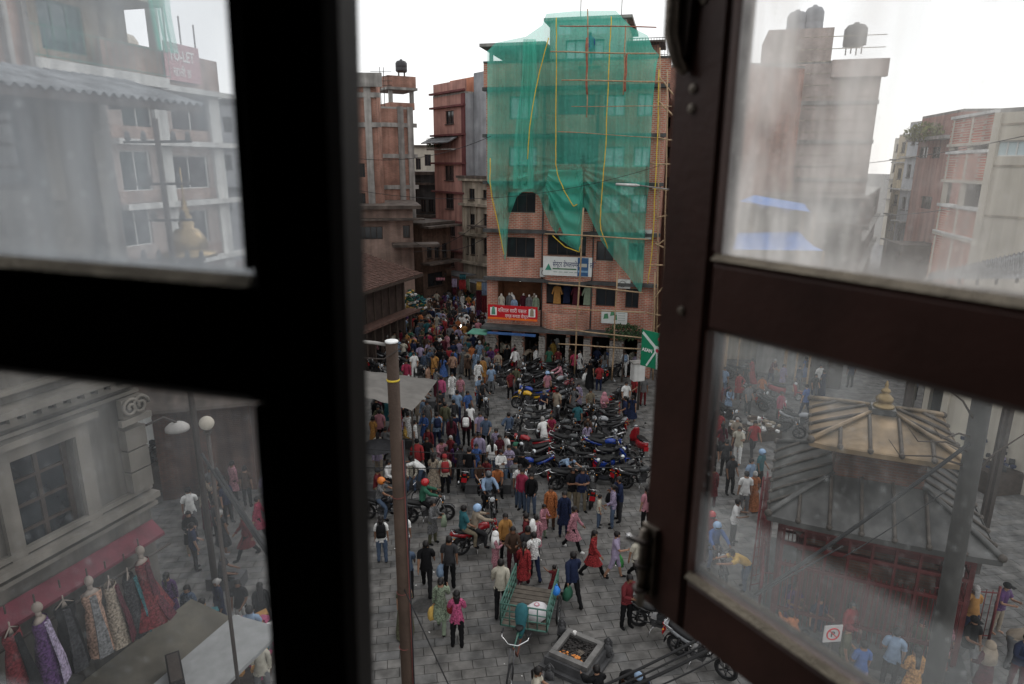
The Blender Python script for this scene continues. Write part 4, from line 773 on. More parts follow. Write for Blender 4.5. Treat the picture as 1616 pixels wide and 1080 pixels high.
for x in (xp0+.12, xp1-.12):
    b = MB(); P = []
    for i in range(22): a_ = i*.5; r_ = .2*(1-i/24); P.append((x+r_*math.cos(a_), -.29, zc-.3+r_*math.sin(a_)))
    b.tube(P, .035, 6); b.build('scroll_ornament', PLD, B.root, True)
z = zc+.85; xq0, xq1 = bs(146, 300)[0], bs(196, 300)[0]
while z < ztop-.6:
    B.box(xq0, min(xq1, 12.0), z, z+.62, -.2, -.003, PLD, 'pilaster_block'); z += .66
# corrugated eave
def eav(u, v): return (-1+u*14.2, .4-v*1.9, ztop+.35-v*.5+.03*math.sin(u*520))
sheet(eav, 1000, 2, 'corrugated_eave', TIN, B.root, smooth=False); MB().box((-1, -1.45, ztop-.3), (13.1, -1.38, ztop-.16)).build('eave_board', TIMB, B.root)
for k in range(14): MB().box((k*.95, -1.37, ztop-.25), (k*.95+.08, -.004, ztop-.12)).build('eave_bracket', TIMB, B.root)
# red awning strip and shop sill canopy
AWN = M('maroon_awning', (.12, .022, .035), .7, .3, 4); zaw = bs(245, 828)[1]
b = MB(); b.prism([(-.06, zaw+.2), (-.36, zaw-.04), (-.36, zaw-.1), (-.06, zaw+.14)], .2, 11.95, 'yz'); b.build('awning', AWN, B.root)
MB().tube([(.2, -.52, zaw-.24), (11.9, -.52, zaw-.24)], .03, 6).build('awning_bar', FRD, B.root)
zcn = zaw-2.35; b = MB(); b.prism([(-.1, zcn+.2), (-2.3, zcn-.2), (-2.3, zcn-.27), (-.1, zcn+.12)], .2, 12.6, 'yz'); b.build('shop_canopy', M('dull_canopy', (.11, .10, .08), .8, .3, 2, streak=.2), B.root)
cz = MB(); cz.box((10.4, -2.6, zcn+.02), (12.6, -1.3, zcn+.1)); cz.build('white_sheet', M('white_sheet', (.26, .265, .265), .7, .15), B.root)
p = B.world(10.7, -1.6, zcn+.12); bxo = empty('black_box', 'black oblong box lying on the white canopy sheet', 'box', p, B.rz+.9); MB().box((-.5, -.13, 0), (.5, .13, .22)).build('box_body', DARK, bxo); MB().box((-.4, -.1, .222), (.4, .1, .26)).build('box_lid', FRD, bxo)
LEFTB = B; LB_ZAW = zaw
# little pagoda with gilded finial, seen over the rail of the left sash
GOLD = M('gilt', (.24, .17, .08), .4, .3, 3, metal=.6, spec=.5)
pg = PY(300, 404, 27); pgx = empty('pagoda', 'small pagoda with a gilded finial behind the left sash', 'temple', (pg.x, pg.y, 0), .3); g = pg.z
MB().lathe((0, 0, g-2.6), [(3.0, 0), (2.95, .1), (.55, 2.3), (.5, 2.6)], 4, rot=.785).build('upper_roof', TINR, pgx); MB().lathe((0, 0, g-5), [(3.9, 0), (3.85, .1), (1.9, 1.6), (1.8, 1.7)], 4, rot=.785).build('lower_roof', TINR, pgx); MB().lathe((0, 0, 0), [(2.3, 0), (2.3, g-4.9)], 4, rot=.785).build('temple_body', BRICKD, pgx)
MB().lathe((0, 0, g-2.4), [(1.9, 0), (1.7, .3)], 4, rot=.785).build('neck', TIMB, pgx)
MB().lathe((0, 0, g), [(.95, 0), (.9, .12), (.6, .16), (.66, .3), (.62, .62), (.4, .95), (.25, 1.0), (.28, 1.2), (.2, 1.25), (.22, 1.42), (.14, 1.5), (.16, 1.66), (.09, 1.75), (.1, 1.9), (.03, 2.1), (.03, 3.1)], 18).build('gilded_finial', GOLD, pgx, True)
# ================================================================== people
def fk(pose, sex):
    w = 1.0 if sex == 'm' else .9
    lean = pose.get('lean', 0); J = {}
    hips = pose['legs']; arms = pose['arms']
    th, sh = .43, .41
    lows = []
    for (hp, kb, ab) in hips: lows.append(-th*math.cos(hp)-sh*math.cos(hp-kb))
    pz = pose.get('pz') or (-min(lows)+.085)
    up = Vector((0, -math.sin(lean), math.cos(lean))); fwd = Vector((0, -math.cos(lean), -math.sin(lean)))
    P = Vector((0, 0, pz)); J['pelvis'] = P; J['belly'] = P+up*.15; J['chest'] = P+up*.33; J['neck0'] = P+up*.475
    hl = lean*.55; hu = Vector((0, -math.sin(hl), math.cos(hl)))
    J['neck1'] = J['neck0']+hu*.06; J['head'] = J['neck1']+hu*.11+Vector((0, -.015, 0)); J['crown'] = J['head']+hu*.075
    for s, k in ((1, 0), (-1, 1)):
        n = 'LR'[k]; S = P+up*.44+Vector((s*.175*w, 0, 0)); J['sh'+n] = S
        p, q, e, inn = arms[k]
        ud = Vector((s*math.sin(q), -math.sin(p), -math.cos(p)*math.cos(q))).normalized(); E = S+ud*.27
        fd = Vector((s*(math.sin(q)*.4-inn), -math.sin(p+e), -math.cos(p+e))).normalized(); Wr = E+fd*.245
        J['el'+n] = E; J['wr'+n] = Wr; J['ha'+n] = Wr+fd*.085; J['fd'+n] = fd
        hp, kb, ab = hips[k]; Hh = P+Vector((s*.088, 0, -.05))
        td = Vector((s*math.sin(ab), -math.sin(hp), -math.cos(hp))).normalized(); K = Hh+td*th
        sd_ = Vector((s*math.sin(ab)*.3, -math.sin(hp-kb), -math.cos(hp-kb))).normalized(); An = K+sd_*sh
        J['hip'+n] = Hh; J['kn'+n] = K; J['an'+n] = An; tz = max(.025, An.z-.05) if An.z < .2 else An.z-.06
        J['to'+n] = Vector((An.x+s*.02, An.y-.15, tz)); J['he'+n] = Vector((An.x, An.y+.045, tz+.005))
    return J
R = rad
POSES = {
 'stand': dict(legs=[(.04, .05, .05), (-.03, .03, .05)], arms=[(.05, .12, .15, 0), (-.05, .12, .2, 0)]),
 'relax': dict(legs=[(.12, .2, .07), (-.02, 0, .04)], arms=[(.1, .15, .9, .35), (0, .14, .25, .1)], lean=.03),
 'phone': dict(legs=[(.05, .06, .06), (-.03, .03, .05)], arms=[(.35, .2, 1.6, .45), (.3, .2, 1.5, .5)], lean=.1),
 'walkA': dict(legs=[(.48, .12, .02), (-.36, .28, .02)], arms=[(-.4, .12, .2, 0), (.4, .12, .35, 0)], lean=.05),
 'walkB': dict(legs=[(-.3, .35, .02), (.42, .1, .02)], arms=[(.35, .12, .4, 0), (-.35, .12, .2, 0)], lean=.05),
 'carry': dict(legs=[(.3, .1, .03), (-.28, .2, .03)], arms=[(.1, .16, .1, 0), (.5, .15, 1.3, .3)], lean=.04),
 'reach': dict(legs=[(.1, .06, .06), (-.1, .1, .05)], arms=[(1.25, .25, .25, 0), (.1, .15, .4, .1)], lean=.06),
 'point': dict(legs=[(.1, .06, .06), (-.1, .1, .05)], arms=[(.25, 1.25, .15, 0), (.1, .15, .4, .1)], lean=.03),
 'bend': dict(legs=[(.25, .3, .08), (.1, .25, .08)], arms=[(1.25, .1, .3, .2), (1.2, .1, .3, .2)], lean=1.15),
 'talk': dict(legs=[(.08, .1, .07), (-.06, .04, .05)], arms=[(.5, .3, 1.5, .1), (-.05, .2, .3, 0)], lean=.04),
 'hip': dict(legs=[(.14, .12, .1), (-.04, 0, .06)], arms=[(-.25, .7, 1.1, .8), (.1, .12, .3, .1)], lean=-.02),
 'look': dict(legs=[(.2, .25, .05), (-.15, .1, .05)], arms=[(.2, .1, 1.0, .5), (.6, .15, .9, .5)], lean=.28),
 'fold': dict(legs=[(.03, .04, .07), (-.05, .05, .06)], arms=[(.25, .15, 1.75, .9), (.25, .15, 1.7, .9)]),
 'seat': dict(legs=[(1.45, 1.42, .1), (1.4, 1.3, .12)], arms=[(.45, .12, .9, .3), (.4, .12, .8, .3)], lean=.15, pz=.50),
 'ride': dict(legs=[(1.0, 1.15, .28), (1.0, 1.15, .28)], arms=[(.95, .28, .35, .1), (.95, .28, .35, .1)], lean=.22, pz=.90),
 'pillion': dict(legs=[(1.05, 1.2, .25), (1.05, 1.2, .25)], arms=[(.35, .2, .7, .2), (.3, .2, .6, .3)], lean=.06, pz=.98),
 'squat': dict(legs=[(1.9, 2.35, .25), (1.8, 2.3, .25)], arms=[(.9, .2, .5, .2), (.9, .2, .5, .2)], lean=.55, pz=.34)}
BODY = {}
def body(pose, sex):
    key = (pose, sex)
    if key in BODY: return BODY[key]
    J = fk(POSES[pose], sex); w = 1 if sex == 'm' else .88; g = 1 if sex == 'm' else 1.06
    pts = []; rd = []; ed = []
    def a(n, r, par=None, pos=None):
        pts.append(J[n] if pos is None else pos); rd.append(r if isinstance(r, tuple) else (r, r)); i = len(pts)-1
        if par is not None: ed.append((par, i))
        return i
    p = a('pelvis', (.135*g, .115)); b = a('belly', (.118*w, .105*w), p); c = a('chest', (.145*w, .12*w), b); n0 = a('neck0', (.062, .06), c); n1 = a('neck1', (.052, .054), n0)
    h = a('head', (.082, .092), n1); a('crown', (.058, .066), h)
    for s in 'LR':
        sh = a('sh'+s, .062*w, n0); e = a('el'+s, .043*w, sh); wr = a('wr'+s, .028*w, e); a('ha'+s, (.036*w, .02), wr)
        hi = a('hip'+s, .088*g, p); k = a('kn'+s, .057, hi); an = a('an'+s, .04, k); a('to'+s, (.042, .028), an)
    me = bpy.data.meshes.new('b'); me.from_pydata([tuple(q) for q in pts], ed, []); o = bpy.data.objects.new('b', me); COL.objects.link(o)
    m = o.modifiers.new('s', 'SKIN'); m.use_smooth_shade = True
    for i, r in enumerate(rd): me.skin_vertices[0].data[i].radius = r; me.skin_vertices[0].data[i].use_root = (i == 0)
    o.modifiers.new('d', 'SUBSURF').levels = 1
    dg = bpy.context.evaluated_depsgraph_get(); em = bpy.data.meshes.new_from_object(o.evaluated_get(dg))
    V = np.array([v.co[:] for v in em.vertices]); Fc = [tuple(f.vertices) for f in em.polygons]
    bpy.data.objects.remove(o); bpy.data.meshes.remove(me); bpy.data.meshes.remove(em)
    # nose, brow and chin
    hc = np.array(J['head']); dn = hc+np.array((0, -.1, -.012)); d2 = ((V-dn)**2).sum(1); V[:, 1] -= .022*np.exp(-d2/(2*.018**2))
    for sx_ in (-1, 1):
        d2 = ((V-(hc+np.array((sx_*.035, -.09, .015))))**2).sum(1); V[:, 1] += .008*np.exp(-d2/(2*.016**2))
    segs = [('head', 'neck1', 'crown'), ('neck', 'neck0', 'neck1'), ('torso', 'pelvis', 'neck0')]
    for s in 'LR': segs += [('ua', 'sh'+s, 'el'+s), ('fa', 'el'+s, 'wr'+s), ('hand', 'wr'+s, 'ha'+s), ('th', 'hip'+s, 'kn'+s), ('sn', 'kn'+s, 'an'+s), ('ft', 'he'+s, 'to'+s)]
    C = np.array([V[list(f)].mean(0) for f in Fc]); D = []; T = []
    R_w = {'head': .09, 'neck': .05, 'torso': .14, 'ua': .05, 'fa': .04, 'hand': .04, 'th': .08, 'sn': .05, 'ft': .045}
    for nm, q, r in segs:
        A_, B_ = np.array(J[q]), np.array(J[r]); ab = B_-A_; t = np.clip(((C-A_)@ab)/(ab@ab), 0, 1); D.append(np.linalg.norm(C-(A_+t[:, None]*ab), axis=1)/R_w[nm]); T.append(t)
    D = np.array(D); T = np.array(T); idx = D.argmin(0); reg = [segs[i][0] for i in idx]; tt = T[idx, range(len(C))]
    # fingers: four and a thumb on each hand
    nb = len(V)
    F2 = list(Fc); V2 = [tuple(v) for v in V]; reg2 = list(reg); tt2 = list(tt)
    for s, sg in (('L', 1), ('R', -1)):
        hp = J['ha'+s]; fd = J['fd'+s]; side = fd.cross(Vector((sg, 0, .001))).normalized(); pal = side.cross(fd)
        for k, (off, ln) in enumerate(((-.024, .07), (-.008, .078), (.008, .074), (.023, .058), (None, .055))):
            if off is None: st = hp-fd*.05+side*(-.03); d = (fd*.7-side*.7).normalized(); rr = .010
            else: st = hp-fd*.01+side*off; d = fd; rr = .009
            mb = MB(); q1 = st+d*ln*.5; q2 = q1+(d*.8-Vector((sg, 0, 0))*.45).normalized()*ln*.45; mb.tube([st, q1, q2], [rr, rr*.9, rr*.6], 5)
            n = len(V2); V2 += mb.v; F2 += [tuple(i+n for i in f) for f in mb.f]; reg2 += ['hand']*len(mb.f); tt2 += [1]*len(mb.f)
    BODY[key] = dict(J=J, V=np.array(V2), F=F2, reg=reg2, t=tt2, nb=nb); return BODY[key]
def vnorm(V, Fc):
    N_ = np.zeros_like(V)
    for f in Fc:
        n = np.cross(V[f[1]]-V[f[0]], V[f[-1]]-V[f[0]])
        for i in f: N_[i] += n
    return N_/(np.linalg.norm(N_, axis=1)[:, None]+1e-9)
def garment(B_, test, off, wob=.006):
    if 'N' not in B_: B_['N'] = vnorm(B_['V'], B_['F'])
    fs = [f for f, r, t in zip(B_['F'], B_['reg'], B_['t']) if test(r, t)]
    used = sorted({i for f in fs for i in f}); mp = {i: k for k, i in enumerate(used)}
    V = B_['V'][used]; N_ = B_['N'][used]; w = wob*np.sin(V[:, 2]*38+V[:, 0]*23)+wob*.6*np.sin(V[:, 2]*71+V[:, 1]*40)
    P = V+N_*(off+w)[:, None]; m = MB(); m.add([tuple(p) for p in P], [tuple(mp[i] for i in f) for f in fs]); return m
def skirt(B_, z_hem_f, flare, m, top=.1):
    J = B_['J']; P = J['pelvis']; z0 = P.z+top; z1 = z_hem_f*P.z+.0; rings = []; n = 18; K = 8
    def legx(s, z):
        a, k, c = J['hip'+s], J['kn'+s], J['an'+s]
        for p, q in ((a, k), (k, c)):
            if q.z <= z <= p.z+1e-6: t = (p.z-z)/max(1e-6, p.z-q.z); return p.lerp(q, t)
        return c if z < c.z else a
    for i in range(K+1):
        z = z0+(z1-z0)*i/K; t = i/K
        if z > J['hipL'].z: cy = P.y*(1-0); c = Vector((0, P.y-(z-P.z)*math.tan(min(.5, POSES_L))*1.0, z)); rx, ry = .165-.02*(1-t), .135
        else:
            l, r = legx('L', z), legx('R', z); c = (l+r)/2; rx = abs(l.x-r.x)/2+.10+flare*t; ry = abs(l.y-r.y)/2+.105+flare*t
        rings.append([Vector((c.x+rx*math.cos(6.2832*j/n)*(1+.05*t*math.sin(j*3.1+1)), c.y+ry*math.sin(6.2832*j/n)*(1+.06*t*math.cos(j*2.7)), z)) for j in range(n)])
    m.rings(rings, cap=False); return m
GM = {}
def hair_mb(J, style):
    h = J['head']; m = MB(); cen = h+Vector((0, .012, .022)); r = (.094, .108, .112)
    if style in ('helmet', 'cap', 'beanie'):
        if style == 'helmet':
            m.ball(h+Vector((0, .01, .02)), (.135, .15, .14), 12, 9); m.mi = 1; m.ball(h+Vector((0, -.05, .0)), (.112, .1, .062), 10, 6); m.mi = 0
        else:
            m.ball(h+Vector((0, .005, .04)), (.1, .115, .095), 12, 7)
            if style == 'cap': m.box((-.07, -.2, .045), (.07, -.07, .06), Matrix.Identity(3), h)
        return m
    b = MB(); b.ball(cen, r, 12, 9); fs = []
    for f in b.f:
        c = sum((Vector(b.v[i]) for i in f), Vector())/len(f)-h
        if c.y < -.035 and c.z < .055: continue
        if c.z < -.05 and c.y < .02: continue
        fs.append(f)
    m.add(b.v, fs)
    if style == 'long':
        R_s = []
        for i in range(6):
            t = i/5; z = h.z+.02-.42*t; y = h.y+.075+.05*t; R_s.append([Vector((h.x+(.085-.03*t)*math.cos(6.2832*j/8), y+(.04-.015*t)*math.sin(6.2832*j/8), z)) for j in range(8)])
        m.rings(R_s)
    if style == 'bun': m.ball(h+Vector((0, .115, .01)), .05, 8, 6)
    if style == 'pony': m.tube([h+Vector((0, .1, .05)), h+Vector((0, .15, .0)), h+Vector((0, .14, -.18)), h+Vector((.01, .13, -.33))], [.03, .032, .03, .008], 7)
    if style == 'scarf':
        m = MB(); m.ball(h+Vector((0, .02, .0)), (.115, .125, .135), 12, 8); m.rings([[Vector((h.x+rx*math.cos(6.2832*j/10), h.y+.03+ry*math.sin(6.2832*j/10), h.z+z)) for j in range(10)] for z, rx, ry in ((-.05, .12, .12), (-.2, .19, .15), (-.45, .21, .16))])
    return m
def parts(pose, sex, outfit):
    global POSES_L
    key = (pose, sex, outfit)
    if key in GM: return GM[key]
    POSES_L = POSES[pose].get('lean', 0); B_ = body(pose, sex); out = []
    sleeve = {'t': .62, 'h': .62, 'l': 1, 'k': 1, 'd': .4, 's': .5, 'q': .62}[outfit]
    arm = lambda r, t: (r == 'ua' and t <= sleeve+.02) or (sleeve == 1 and r == 'fa' and t < .95)
    top = garment(B_, lambda r, t: r == 'torso' or arm(r, t), .021)
    seated = pose in ('seat', 'ride', 'pillion', 'squat')
    tn = 'shirt'
    if outfit in 'kds' and not seated:
        skirt(B_, {'k': .52, 'd': .42, 's': .09}[outfit], {'k': .03, 'd': .10, 's': .06}[outfit], top); tn = {'k': 'tunic', 'd': 'dress', 's': 'sari'}[outfit]
    elif outfit in 'tlqh' and not seated and pose != 'bend': skirt(B_, .87, .0, top, .06)
    out.append((tn, top.mesh(tn, smooth=True), 0))
    lim = .75 if outfit in 'hd' and outfit == 'h' else 1
    tr = garment(B_, lambda r, t: r == 'th' or (r == 'torso' and t < .22) or (r == 'sn' and lim == 1 and t < .96), .014)
    if outfit != 'd' or seated: out.append(('trousers' if outfit != 'h' else 'shorts', tr.mesh('trousers', smooth=True), 1))
    sh = garment(B_, lambda r, t: r == 'ft' or (r == 'sn' and t > .97), .01, 0); out.append(('shoes', sh.mesh('shoes', smooth=True), 2))
    bm = MB(); bm.add([tuple(p) for p in B_['V']], B_['F']); me = bm.mesh('body', smooth=True)
    GM[key] = (me, out, B_['J']); return GM[key]
HM = {}
SKINM = [M('skin_tone_a', (.27, .145, .09), .55, .08, 8, bump=0), M('skin_tone_b', (.20, .10, .06), .55, .08, 8, bump=0), M('skin_tone_c', (.34, .19, .125), .55, .08, 8, bump=0)]
HAIR = M('black_hair', (.010, .008, .008), .45, .2, 20, bump=0); GREYH = M('grey_hair', (.30, .29, .28), .6, .2, 20, bump=0); VIS = M('dark_visor', (.01, .01, .012), .1, 0, bump=0)
CL = {'white': (.78, .78, .76), 'cream': (.50, .46, .36), 'black': (.012, .012, .014), 'charcoal': (.05, .05, .055), 'grey': (.19, .19, .195), 'navy': (.018, .03, .085), 'blue': (.05, .14, .42), 'light blue': (.26, .40, .60), 'denim blue': (.09, .14, .23),
      'teal': (.02, .16, .19), 'green': (.03, .17, .10), 'bright green': (.05, .42, .08), 'olive': (.13, .13, .07), 'pale green': (.28, .36, .24), 'red': (.42, .02, .025), 'dark red': (.20, .018, .025), 'maroon': (.11, .015, .03), 'crimson': (.48, .02, .09),
      'pink': (.62, .24, .30), 'bright pink': (.60, .07, .22), 'lilac': (.42, .34, .52), 'purple': (.12, .04, .18), 'orange': (.60, .17, .025), 'amber': (.58, .26, .03), 'yellow': (.70, .42, .04), 'beige': (.40, .32, .23), 'brown': (.10, .055, .035), 'khaki': (.27, .22, .14), 'peach': (.50, .28, .18)}
def mute(c): g = .3*c[0]+.5*c[1]+.2*c[2]; return tuple((x*.80+g*.20)*(.95 if g > .4 else .75) for x in c)
def cloth(c): return M('cloth_'+c.replace(' ', '_'), mute(CL[c]), .85, .22, 7, bump=.2, spec=.15)
def printed(c): return M('printed_cloth_'+c.replace(' ', '_'), mute(CL[c]), .85, .75, 24, bump=.2, spec=.15)
HELM = lambda c: M('helmet_'+c.replace(' ', '_'), CL[c], .2, .1, 3, spec=.6, bump=0)
EYE = M('eye_dark', (.01, .008, .007), .3, 0, bump=0); LIP = M('lips', (.22, .06, .05), .5, 0, bump=0)
PN = [0]; PREG = []
def person(p, h, pose, rz, sex, outfit, top, bot, hair='short', hairc=None, label='', group='people in the square', shoes='black', lod=0, z0=0.0):
    PN[0] += 1; me, gs, J = parts(pose, sex, outfit); s = h/1.70; i = PN[0]; sk = SKINM[(i*7) % 3]
    mt = [printed(top) if outfit in 'ksd' or i % 5 == 0 else cloth(top), printed(bot) if outfit in 'ks' and i % 2 else cloth(bot), cloth(shoes)]
    if hair in ('helmet', 'cap', 'beanie'): hm = HELM(hairc or 'black') if hair == 'helmet' else cloth(hairc or 'black')
    elif hair == 'scarf': hm = cloth(hairc or 'white')
    else: hm = GREYH if hairc == 'grey' else HAIR
    if lod == 2: CROWD.append((Vector((p.x, p.y, z0)), rz, s, parts(pose, sex, outfit), hair, J, [sk, mt[0], mt[1], hm], (pose, sex, outfit, hair))); PN[0] -= 1; return None
    if lod:
        key = (pose, sex, outfit, hair, 'one')
        if key not in HM:
            m = MB(); 
            def addme(mesh, mi): m.mi = mi; m.add([v.co[:] for v in mesh.vertices], [tuple(f.vertices) for f in mesh.polygons])
            addme(me, 0)
            for nm, gm, k in gs:
                if k < 2: addme(gm, k+1)
            hb = hair_mb(J, hair); m.mi = 3; m.add(hb.v, hb.f); HM[key] = m.mesh('person', nm=4, smooth=True)
        o = link(HM[key], 'person', None, [sk, mt[0], mt[1], hm], (p.x, p.y, z0), rz); o.scale = (s, s, s); return tag(o, label, 'person', group)
    root = empty('person', label, 'person', (p.x, p.y, z0), rz, group); root.scale = (s, s, s)
    link(me, 'body', root, sk)
    for nm, gm, k in gs: link(gm, nm, root, mt[k])
    key = (pose, sex, hair)
    if key not in HM: hb = hair_mb(J, hair); HM[key] = hb.mesh('hair', nm=2, smooth=True)
    link(HM[key], 'helmet' if hair == 'helmet' else ('cap' if hair in ('cap', 'beanie') else ('headscarf' if hair == 'scarf' else 'hair')), root, [hm, VIS])
    key = (pose, sex, 'face')
    if key not in HM:
        e = MB(); hd = J['head']
        for sx_ in (-1, 1): e.ball(hd+Vector((sx_*.032, -.083, .012)), (.012, .008, .006), 6, 4); e.box((sx_*.033-.014, -.093, .03), (sx_*.033+.014, -.083, .035), Matrix.Identity(3), hd)
        e.mi = 1; e.ball(hd+Vector((0, -.088, -.045)), (.022, .01, .007), 6, 4); HM[key] = e.mesh('face_features', nm=2, smooth=True)
    link(HM[key], 'face_features', root, [EYE, LIP])
    return root
def hand_at(pose, sex, p, rz, h, side='L'):
    J = body(pose, sex)['J']; v = J['ha'+side]*(h/1.7); return Vector((p.x, p.y, 0))+Matrix.Rotation(rz, 3, 'Z') @ v
# ---- landmarks used when describing where somebody is
ANCH = [('the red shop banner', 808, 545), ('the dark timber hall', 612, 530), ('the clothes hung along the market street', 735, 470), ('the wooden utility pole', 622, 860), ('the pale stall canopy', 640, 640), ('the parked motorcycles', 890, 690),
        ('the stone fire altar', 905, 1020), ('the green cargo tricycle', 835, 950), ('the white signboard on the brick building', 965, 570), ('the motorcycle with two riders', 760, 850), ('the golden roofed temple', 1290, 760), ('the red railing', 1205, 840), ('the lone motorcyclist in green', 665, 830), ('the bowed brick balconies', 890, 560), ('the maroon awning', 330, 920)]
USED = {}
ART = {'t': 'T-shirt', 'l': 'long sleeved top', 'k': 'long tunic', 'd': 'dress', 's': 'sari', 'h': 'T-shirt and shorts', 'q': 'shirt'}
PW = {'stand': 'standing', 'relax': 'standing at ease', 'phone': 'looking at hands', 'walkA': 'striding', 'walkB': 'walking', 'carry': 'walking with bag arm down', 'reach': 'stretching one arm forward', 'point': 'holding one arm out sideways', 'bend': 'bending over', 'fold': 'with arms folded', 'talk': 'gesturing', 'hip': 'hand on hip', 'look': 'leaning forward', 'seat': 'sitting', 'ride': 'astride a motorcycle', 'pillion': 'riding behind', 'squat': 'squatting'}
HW = {'short': '', 'long': 'long haired ', 'bun': 'bun haired ', 'pony': 'ponytailed ', 'helmet': 'helmeted ', 'cap': 'capped ', 'beanie': 'beanie wearing ', 'scarf': 'head scarfed '}
def autolabel(px, py, h, pose, outfit, top, bot, hair, face):
    best = sorted(ANCH, key=lambda a: math.hypot(a[1]-px, (a[2]-py)*1.4))
    tries = []
    for a in best[:4]:
        dx, dy = px-a[1], py-a[2]; rel = ('just ' if math.hypot(dx, dy) < 35 else '')+('left of' if dx < -14 and abs(dx) > abs(dy) else 'right of' if dx > 14 and abs(dx) >= abs(dy) else 'behind' if dy < 0 else 'in front of')
        kid = 'child' if h < 1.35 else 'person'; wear = '%s %s' % (top, ART[outfit])
        low = '' if outfit in 'dsh' else ' and %s trousers' % bot
        tries += ['%s in %s %s %s' % (kid, wear, rel, a[0]), '%s%s in %s%s %s %s' % (HW[hair], kid, wear, low, rel, a[0]), '%s%s in %s %s %s %s' % (HW[hair], kid, wear, PW[pose], rel, a[0]),
                  '%s%s in %s%s facing %s %s %s' % (HW[hair], kid, wear, '', face, rel, a[0])]
    for t in tries:
        if t not in USED and len(t.split()) <= 16: USED[t] = 1; return t
    t = tries[1] if len(tries[1].split()) <= 16 else tries[0]; return t
def fword(deg): return ['the viewer', 'to one side', 'away', 'to the other side'][int(((deg % 360)+45)//90) % 4]
CROWD = []
def put(px, py, h, pose, deg, sex, outfit, top, bot, hair='short', hairc=None, extra=None, group='people in the square', lod=0, shoes='black', z0=0.0, label=None):
    p = G(px, py, z0); lb = label or autolabel(px, py, h, pose, outfit, top, bot, hair, fword(deg))
    o = person(p, h, pose, rad(deg), sex, outfit, top, bot, hair, hairc, lb, group, shoes, lod, z0)
    PREG.append((px, py, p.x, p.y))
    if extra: bag(extra, p, rad(deg), h, pose, sex, lb)
    return o
def bag(kind, p, rz, h, pose, sex, who):
    c, k = kind.rsplit(' ', 1)
    if k == 'backpack':
        J = body(pose, sex)['J']; q = Vector((p.x, p.y, 0))+Matrix.Rotation(rz, 3, 'Z') @ ((J['chest']+Vector((0, .2, -.02)))*(h/1.7)); o = empty('backpack', '%s backpack on the %s' % (c, ' '.join(who.split()[:10])), 'backpack', q, rz)
        m = MB(); m.rings([[Vector((x*w_, y*d_, z)) for x, y in ((-1, -1), (1, -1), (1.05, .2), (.8, 1), (-.8, 1), (-1.05, .2))] for z, w_, d_ in ((-.2, .11, .05), (-.17, .14, .09), (.08, .14, .09), (.2, .12, .06), (.23, .05, .02))]); m.build('pack', cloth(c), o, True)
        m = MB(); m.rings([[Vector((x*w_, .09+y*d_, z)) for x, y in ((-1, -.3), (1, -.3), (.8, 1), (-.8, 1))] for z, w_, d_ in ((-.15, .09, .03), (-.1, .1, .045), (.0, .1, .03))]); m.build('front_pocket', cloth(c), o, True)
        for s in (-1, 1): MB().tube([(s*.09, -.08, .18), (s*.1, -.2, .22), (s*.1, -.3, .05), (s*.11, -.2, -.12)], .014, 5).build('strap', cloth('black'), o, True)
    else:
        q = hand_at(pose, sex, p, rz, h); big = 1.25 if 'large' in c else 1; col = c.replace('large ', '')
        o = empty('shopping_bag', '%s bag held by the %s' % (c, ' '.join(who.split()[:9])), 'bag', q, rz+.6, None)
        m = MB(); m.rings([[Vector((x*w_*big, y*d_, z*big)) for x, y in ((-1, -1), (-.3, -1.2), (.4, -.9), (1, -1), (1.1, 0), (1, 1), (.2, 1.15), (-1, 1), (-1.05, 0))] for z, w_, d_ in ((-.42, .11, .05), (-.40, .15, .08), (-.25, .15, .085), (-.1, .12, .05), (-.04, .08, .02))]); m.build('bag_body', cloth(col), o, True)
        MB().tube([(-.07, 0, -.06), (-.04, 0, 0), (.04, 0, 0), (.07, 0, -.06)], .008, 5).build('handle', cloth(col), o, True)
# ================================================================== motorcycles
TYRE = M('tyre_rubber', (.018, .018, .019), .85, .2, 12); CHR = M('chrome', (.55, .55, .56), .18, .1, metal=.95, spec=.6, bump=0); ENG = M('engine_metal', (.12, .12, .125), .4, .3, 12, metal=.7); BLK = M('black_plastic', (.014, .014, .016), .4, .2, 8, bump=0); SEATM = M('seat_vinyl', (.012, .012, .013), .55, .2, 8)
REDP = M('red_number_plate', (.42, .012, .02), .5, .05, bump=0); TLR = M('tail_lens', (.35, .01, .01), .2, .1, bump=0); HLM = M('headlamp_glass', (.55, .58, .6), .1, .1, spec=.8, bump=0); AMB = M('indicator_lens', (.6, .22, .02), .2, 0, bump=0)
PAINT = {k: M('paint_'+k.replace(' ', '_'), v, .22, .1, 2, spec=.6, bump=0) for k, v in {'black': (.010, .010, .012), 'blue': (.012, .045, .28), 'red': (.28, .012, .018), 'silver': (.30, .31, .33), 'dark grey': (.045, .047, .05), 'yellow': (.65, .38, .02), 'white': (.55, .55, .56), 'maroon': (.12, .01, .015)}.items()}
def wheel_meshes(R_, w_, spokes):
    t = MB(); t.torus((0, 0, 0), (1, 0, 0), R_-w_*.5, w_*.5, 22, 8, 1.0); ri = MB(); ri.torus((0, 0, 0), (1, 0, 0), R_-w_-.012, .016, 20, 5, 1.4)
    ri.tube([(-.05, 0, 0), (.05, 0, 0)], .035, 8)
    for i in range(spokes): a = 2*math.pi*i/spokes; ri.box((-.012, -.02, .03), (.012, .02, R_-w_-.01), Matrix.Rotation(a, 3, 'X'))
    d = MB(); d.lathe((0, 0, 0), [(.11, -.003), (.11, .003)], 14); 
    return t.mesh('tyre', smooth=True), ri.mesh('rim', smooth=True)
WT, WR = wheel_meshes(.30, .085, 6); ST_, SR_ = wheel_meshes(.235, .09, 5)
